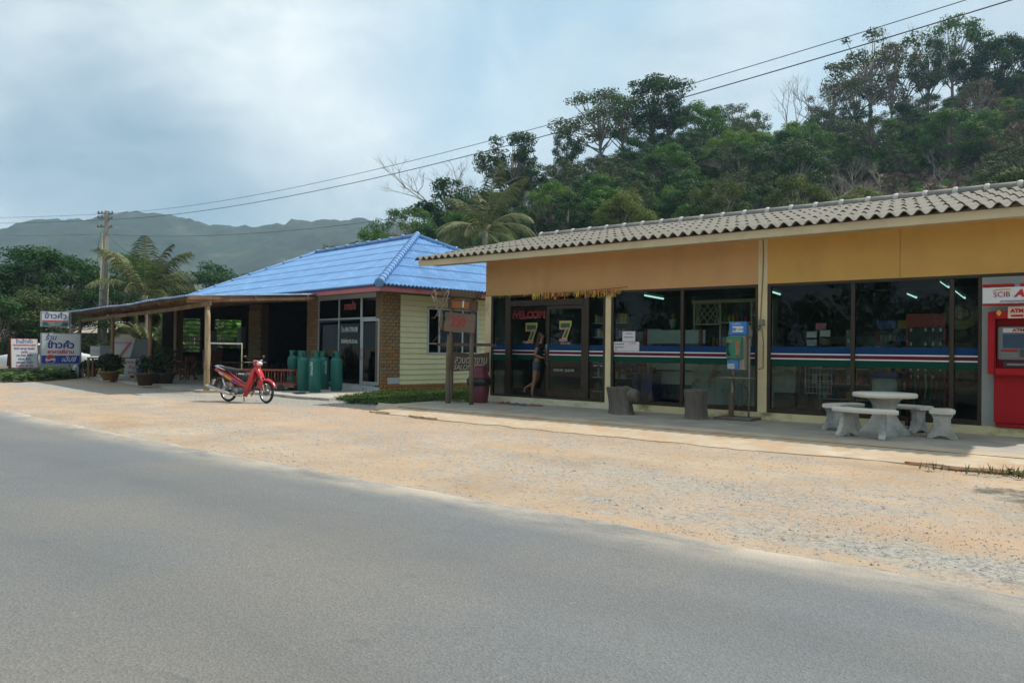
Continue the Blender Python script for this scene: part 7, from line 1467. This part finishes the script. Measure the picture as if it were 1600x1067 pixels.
for (px, yt, dp, lab) in ((985, 292, 58, 'bright lime-green young tree above the grey roof'), (962, 300, 57, 'bright lime-green bush left of the young lime tree'), (1130, 275, 60, 'bright green broad-leaved plant on the slope foot'), (1245, 272, 60, 'bright green stalky plant below the dark trees'), (1330, 288, 56, 'bright green shrub right above the grey roof ridge'), (1590, 242, 40, 'rounded yellow-green bush at the right edge above the roof'), (1575, 262, 41, 'lower yellow-green bush next to the right edge'), (1350, 296, 55, 'small bright shrub near the rock face')):
    sil(px, yt, dp, 'round', LY if px < 1560 else LO, 1+int(px) % 4, lab, 1.1, 'young_tree', BRP, 6.0)
# undergrowth on the slope: nobody could count it
b = MB(); Ru = random.Random(4); k = 0
while k < 60000:
    t2_ = Ru.uniform(46, 118); s = Ru.uniform(-22, t2_*.78); x, y = s*RT.x-t2_*sin(yaw), s*RT.y+t2_*cos(yaw); px = 800+F*s/t2_
    dry = 1270 < px < 1575 and t2_ < 92
    if dry and Ru.random() < .70: k += 1; continue
    z = hill(x, y); l = Ru.uniform(.25, .65); hz_ = Ru.uniform(0, 1.9 if not dry else .4); b.cur = 1 if (dry and Ru.random() < .8) else 0; n_ = Vector((Ru.gauss(0, 1), Ru.gauss(0, 1), Ru.uniform(.2, 1.5))).normalized(); a = n_.orthogonal().normalized(); c2 = n_.cross(a); p = Vector((x, y, z+hz_)); b._add([p-a*l, p+c2*l*.6, p+a*l, p-c2*l*.6], [(0, 1, 2, 3)]); k += 1
me = b.mesh('undergrowth'); tag(link('undergrowth', me, [LM, LBR]), 'mixed green and dry undergrowth covering the hill slope', 'undergrowth', kind='stuff')
# hill and rock face
HM = bpy.data.materials.new('hill_soil'); HM.use_nodes = True; nn = HM.node_tree.nodes; lk = HM.node_tree.links.new; bs = nn['Principled BSDF']; bs.inputs['Roughness'].default_value = .95
g = nn.new('ShaderNodeNewGeometry'); no = nn.new('ShaderNodeTexNoise'); no.inputs['Scale'].default_value = .22; no.inputs['Detail'].default_value = 9; no.inputs['Roughness'].default_value = .7; lk(g.outputs['Position'], no.inputs['Vector'])
r = nn.new('ShaderNodeValToRGB'); e = r.color_ramp.elements; e.new(.5); e[0].position = .38; e[0].color = (.06, .05, .038, 1); e[1].position = .50; e[1].color = (.13, .09, .065, 1); e[2].position = .64; e[2].color = (.28, .19, .135, 1); lk(no.outputs['Fac'], r.inputs[0]); lk(r.outputs[0], bs.inputs['Base Color'])
vs = []; ss = [-90+2.6*i for i in range(88)]; ts = [36+2.2*i for i in range(75)]
for t2_ in ts:
    for s in ss: x, y = s*RT.x-t2_*sin(yaw), s*RT.y+t2_*cos(yaw); vs.append((x, y, hill(x, y)-.06))
w = len(ss); me = bpy.data.meshes.new('hill'); me.from_pydata(vs, [], [(j*w+i, j*w+i+1, (j+1)*w+i+1, (j+1)*w+i) for j in range(len(ts)-1) for i in range(w-1)]); me.polygons.foreach_set('use_smooth', [True]*len(me.polygons)); tag(link('hill', me, HM), kind='structure')
RKM = mat('rock', (.15, .15, .14), .9, .35, .5, .8, bscale=1.5, wear=((.20, .16, .12), .5, .7, .6, (1, 1, .25)))
for k_, (px, py, dp, w_, h_, lab) in enumerate(((1400, 284, 66, 4.2, 2.6, 'largest grey rock face low on the dry slope'), (1345, 268, 69, 2.6, 1.4, 'grey rock ledge left of the largest rock face'), (1455, 280, 68, 3.2, 1.8, 'grey rock shelf right of the largest rock face'))):
    p = atd(px, py, dp); z = hill(p.x, p.y); t = thing('rock_outcrop', lab, 'rock', (p.x, p.y, z-1), yaw, 'rocks on the dry slope'); b = MB(); n, m_ = 26, 12; vs = []
    for j in range(m_+1):
        for i in range(n+1):
            u_, v_ = i/n*2-1, j/m_; q = sqrt(max(0, 1-u_*u_)); x, y, zz = u_*w_, -1.6*q*(1-v_)**.5+2.0*v_, (h_+1.2)*v_*q**.5; d = noise.noise(Vector((x*.8+k_*9, y, zz*.8)))*.6+noise.noise(Vector((x*2.2, y*2, zz*2.2+k_)))*.25; vs.append((x+d*.5, y+d, zz+d*.4))
    b._add(vs, [(j*(n+1)+i, j*(n+1)+i+1, (j+1)*(n+1)+i+1, (j+1)*(n+1)+i) for j in range(m_) for i in range(n)]); b.build('rock_body', RKM, t)
# shrubs seen through and beside the restaurant, and on the field to the left
Rs = random.Random(17)
for i in range(26):
    px = Rs.uniform(-10, 345); dp = Rs.uniform(42, 56); p = atd(px, 560, dp); hh = Rs.uniform(1.6, 3.6); lm, w_ = Rs.choice(((LY, 'yellow-green'), (LM, 'mid green'), (BLF, 'bright green'), (LY, 'yellow-green')))
    plant_tree(p.x, p.y, -.1, hh, 'bush', lm, Rs.choice((1, 2, 3)), 'shrub', '%s leafy shrub in the overgrown field behind the restaurant' % w_, 'shrub', 'shrubs in the field behind the restaurant', BRK, 1.1, Rs.uniform(0, 6))
b = MB(); Rg = random.Random(5)
for i in range(24000):
    dp = Rg.uniform(34, 75); px = Rg.uniform(-60, 560); p = atd(px, 540, dp); l = Rg.uniform(.2, .8); dx, dy = Rg.uniform(-.06, .06), Rg.uniform(-.06, .06); b.cur = Rg.randrange(2); b._add([(p.x-dx, p.y-dy, -.05), (p.x+dx, p.y+dy, -.05), (p.x+Rg.uniform(-.3, .3), p.y+Rg.uniform(-.3, .3), l)], [(0, 1, 2)])
me = b.mesh('tall_grass'); tag(link('tall_grass', me, [GRS, leafmat('dry_grass', (.12, .10, .04), (.26, .22, .10))]), 'tall green and straw-coloured grass in the field behind the restaurant', 'grass', kind='stuff')
# small hut among the left trees
hp = atd(34, 548, 46); t = thing('hut', 'weathered hut with a sagging grey roof half hidden under the left trees', 'hut', (hp.x, hp.y, 0), .9)
b = MB(); b.box((-2.0, -1.6, 0), (2.0, 1.6, 1.7)); b.build('wall', mat('hut_wall', (.10, .085, .065), .95, .2, 2), t)
for s in (-1, 1):
    for k in range(6): b = MB(); M_ = Matrix.Translation((-2.3+.78*k+.38, 0, 2.6)) @ Matrix.Rotation(-s*.5, 4, 'X'); b.box((-.39, 0 if s > 0 else -2.2, -.02), (.38, 2.2 if s > 0 else 0, .01), M_); b.build('roof_sheet', mat('hut_roof', (.20, .19, .175), .8, .25, 2), t)
hp = atd(160, 540, 50); t = thing('hut', 'small pale-roofed hut seen beyond the leftmost post of the lean-to', 'hut', (hp.x, hp.y, 0), .5)
b = MB(); b.box((-1.6, -1.2, 0), (1.6, 1.2, 2.1)); b.build('wall', MATS['hut_wall'], t)
for s in (-1, 1):
    for k in range(4): b = MB(); M_ = Matrix.Translation((-1.9+.95*k+.47, 0, 2.95)) @ Matrix.Rotation(-s*.45, 4, 'X'); b.box((-.47, 0 if s > 0 else -1.9, -.02), (.46, 1.9 if s > 0 else 0, .01), M_); b.build('roof_sheet', mat('hut_roof_pale', (.34, .30, .25), .8, .25, 2), t)
# tree just out of the picture on the right, whose shade falls on the verge
plant_tree(.55, 10.75, -.1, 3.5, 'airy', LM, 2, 'young_tree', 'slim young tree at the right end of the walkway, casting the dappled shade there', 'tree', None, BRP, .62, .4)
# woodland across the road, seen mirrored in the shop windows
b = MB(); Rw = random.Random(9)
for i in range(40):
    x = -75+2.9*i+Rw.uniform(-1, 1); y = Rw.uniform(-20, -14); hh = Rw.uniform(5, 10); 
    for j in range(11): leafblob(b, Vector((x+Rw.gauss(0, 1.4), y+Rw.gauss(0, 1.4), hh*Rw.uniform(.2, 1))), Rw.uniform(.9, 1.6), 110, .42, Rw, .9)
me = b.mesh('roadside_woodland'); tag(link('roadside_woodland', me, LD), 'dark woodland across the road mirrored in the shop windows', 'woodland', kind='stuff')
# ================================================================== far mountains
MP = [(-500, 420), (-250, 395), (-60, 378), (0, 368), (35, 347), (60, 341), (110, 341), (140, 340), (160, 336), (185, 331), (240, 331), (270, 336), (300, 344), (335, 352), (380, 351), (420, 353), (470, 344), (520, 343), (565, 343), (600, 348), (660, 358), (760, 372), (900, 395), (1100, 430), (1400, 500), (1800, 540)]
def mprof(px):
    for (a, ya), (b_, yb) in zip(MP, MP[1:]):
        if px <= b_: q = clampf((px-a)/(b_-a)); return ya+(yb-ya)*q
    return 540
MM = bpy.data.materials.new('mountain_forest'); MM.use_nodes = True; nn = MM.node_tree.nodes; lk = MM.node_tree.links.new; bs = nn['Principled BSDF']; bs.inputs['Roughness'].default_value = 1
g = nn.new('ShaderNodeNewGeometry'); no = nn.new('ShaderNodeTexNoise'); no.inputs['Scale'].default_value = .018; no.inputs['Detail'].default_value = 10; no.inputs['Roughness'].default_value = .72; lk(g.outputs['Position'], no.inputs['Vector'])
r = nn.new('ShaderNodeValToRGB'); e = r.color_ramp.elements; e.new(.5); e[0].position = .35; e[0].color = (.006, .014, .010, 1); e[1].position = .56; e[1].color = (.024, .042, .022, 1); e[2].position = .76; e[2].color = (.12, .10, .07, 1); lk(no.outputs['Fac'], r.inputs[0]); lk(r.outputs[0], bs.inputs['Base Color'])
T1 = 860.0; ss = [-1050+5.5*i for i in range(300)]; ts = [430+7*i for i in range(94)]; vs = []
for t2_ in ts:
    for s in ss:
        px = 800+F*s/T1; zr_ = (546+.012*(px-800)-mprof(px))/F*T1*1.03; k = clampf((t2_-440)/(T1-440)); k2 = k**1.15 if t2_ < T1 else 1-.35*(t2_-T1)/200
        x, y = s*RT.x-t2_*sin(yaw), s*RT.y+t2_*cos(yaw); rid = noise.noise(Vector((s*.006, t2_*.004, 2)))*34*k*(1-k)*2.2+noise.noise(Vector((s*.02, t2_*.01, 5)))*12*k*(1.02-k)*2
        tr = (noise.noise(Vector((x*.11, y*.11, 0)))*4.0+noise.noise(Vector((x*.05, y*.05, 3)))*3+noise.noise(Vector((x*.3, y*.3, 1)))*2)*min(1, k*4)
        vs.append((x, y, zr_*k2+rid+tr-3))
w = len(ss); me = bpy.data.meshes.new('mountains'); me.from_pydata(vs, [], [(j*w+i, j*w+i+1, (j+1)*w+i+1, (j+1)*w+i) for j in range(len(ts)-1) for i in range(w-1)]); me.polygons.foreach_set('use_smooth', [True]*len(me.polygons)); tag(link('mountains', me, MM), kind='structure')
# ================================================================== haze
HZ = bpy.data.materials.new('haze'); HZ.use_nodes = True; nn = HZ.node_tree.nodes; nn.clear(); o_ = nn.new('ShaderNodeOutputMaterial'); pv = nn.new('ShaderNodeVolumePrincipled'); pv.inputs['Color'].default_value = (.52, .78, 1.0, 1); pv.inputs['Density'].default_value = .00038; pv.inputs['Anisotropy'].default_value = .2; HZ.node_tree.links.new(pv.outputs[0], o_.inputs['Volume'])
b = MB(); b.box((-1700, -1700, -1.3), (1700, 1700, 215)); tag(b.build('haze', HZ), kind='stuff')

# lettering becomes plain meshes
bpy.context.view_layer.update(); dg = bpy.context.evaluated_depsgraph_get()
for o in TEXTS:
    me = bpy.data.meshes.new_from_object(o.evaluated_get(dg)); n = bpy.data.objects.new('lettering', me); COL.objects.link(n)
    n.parent = o.parent; n.matrix_basis = o.matrix_basis.copy(); bpy.data.objects.remove(o)
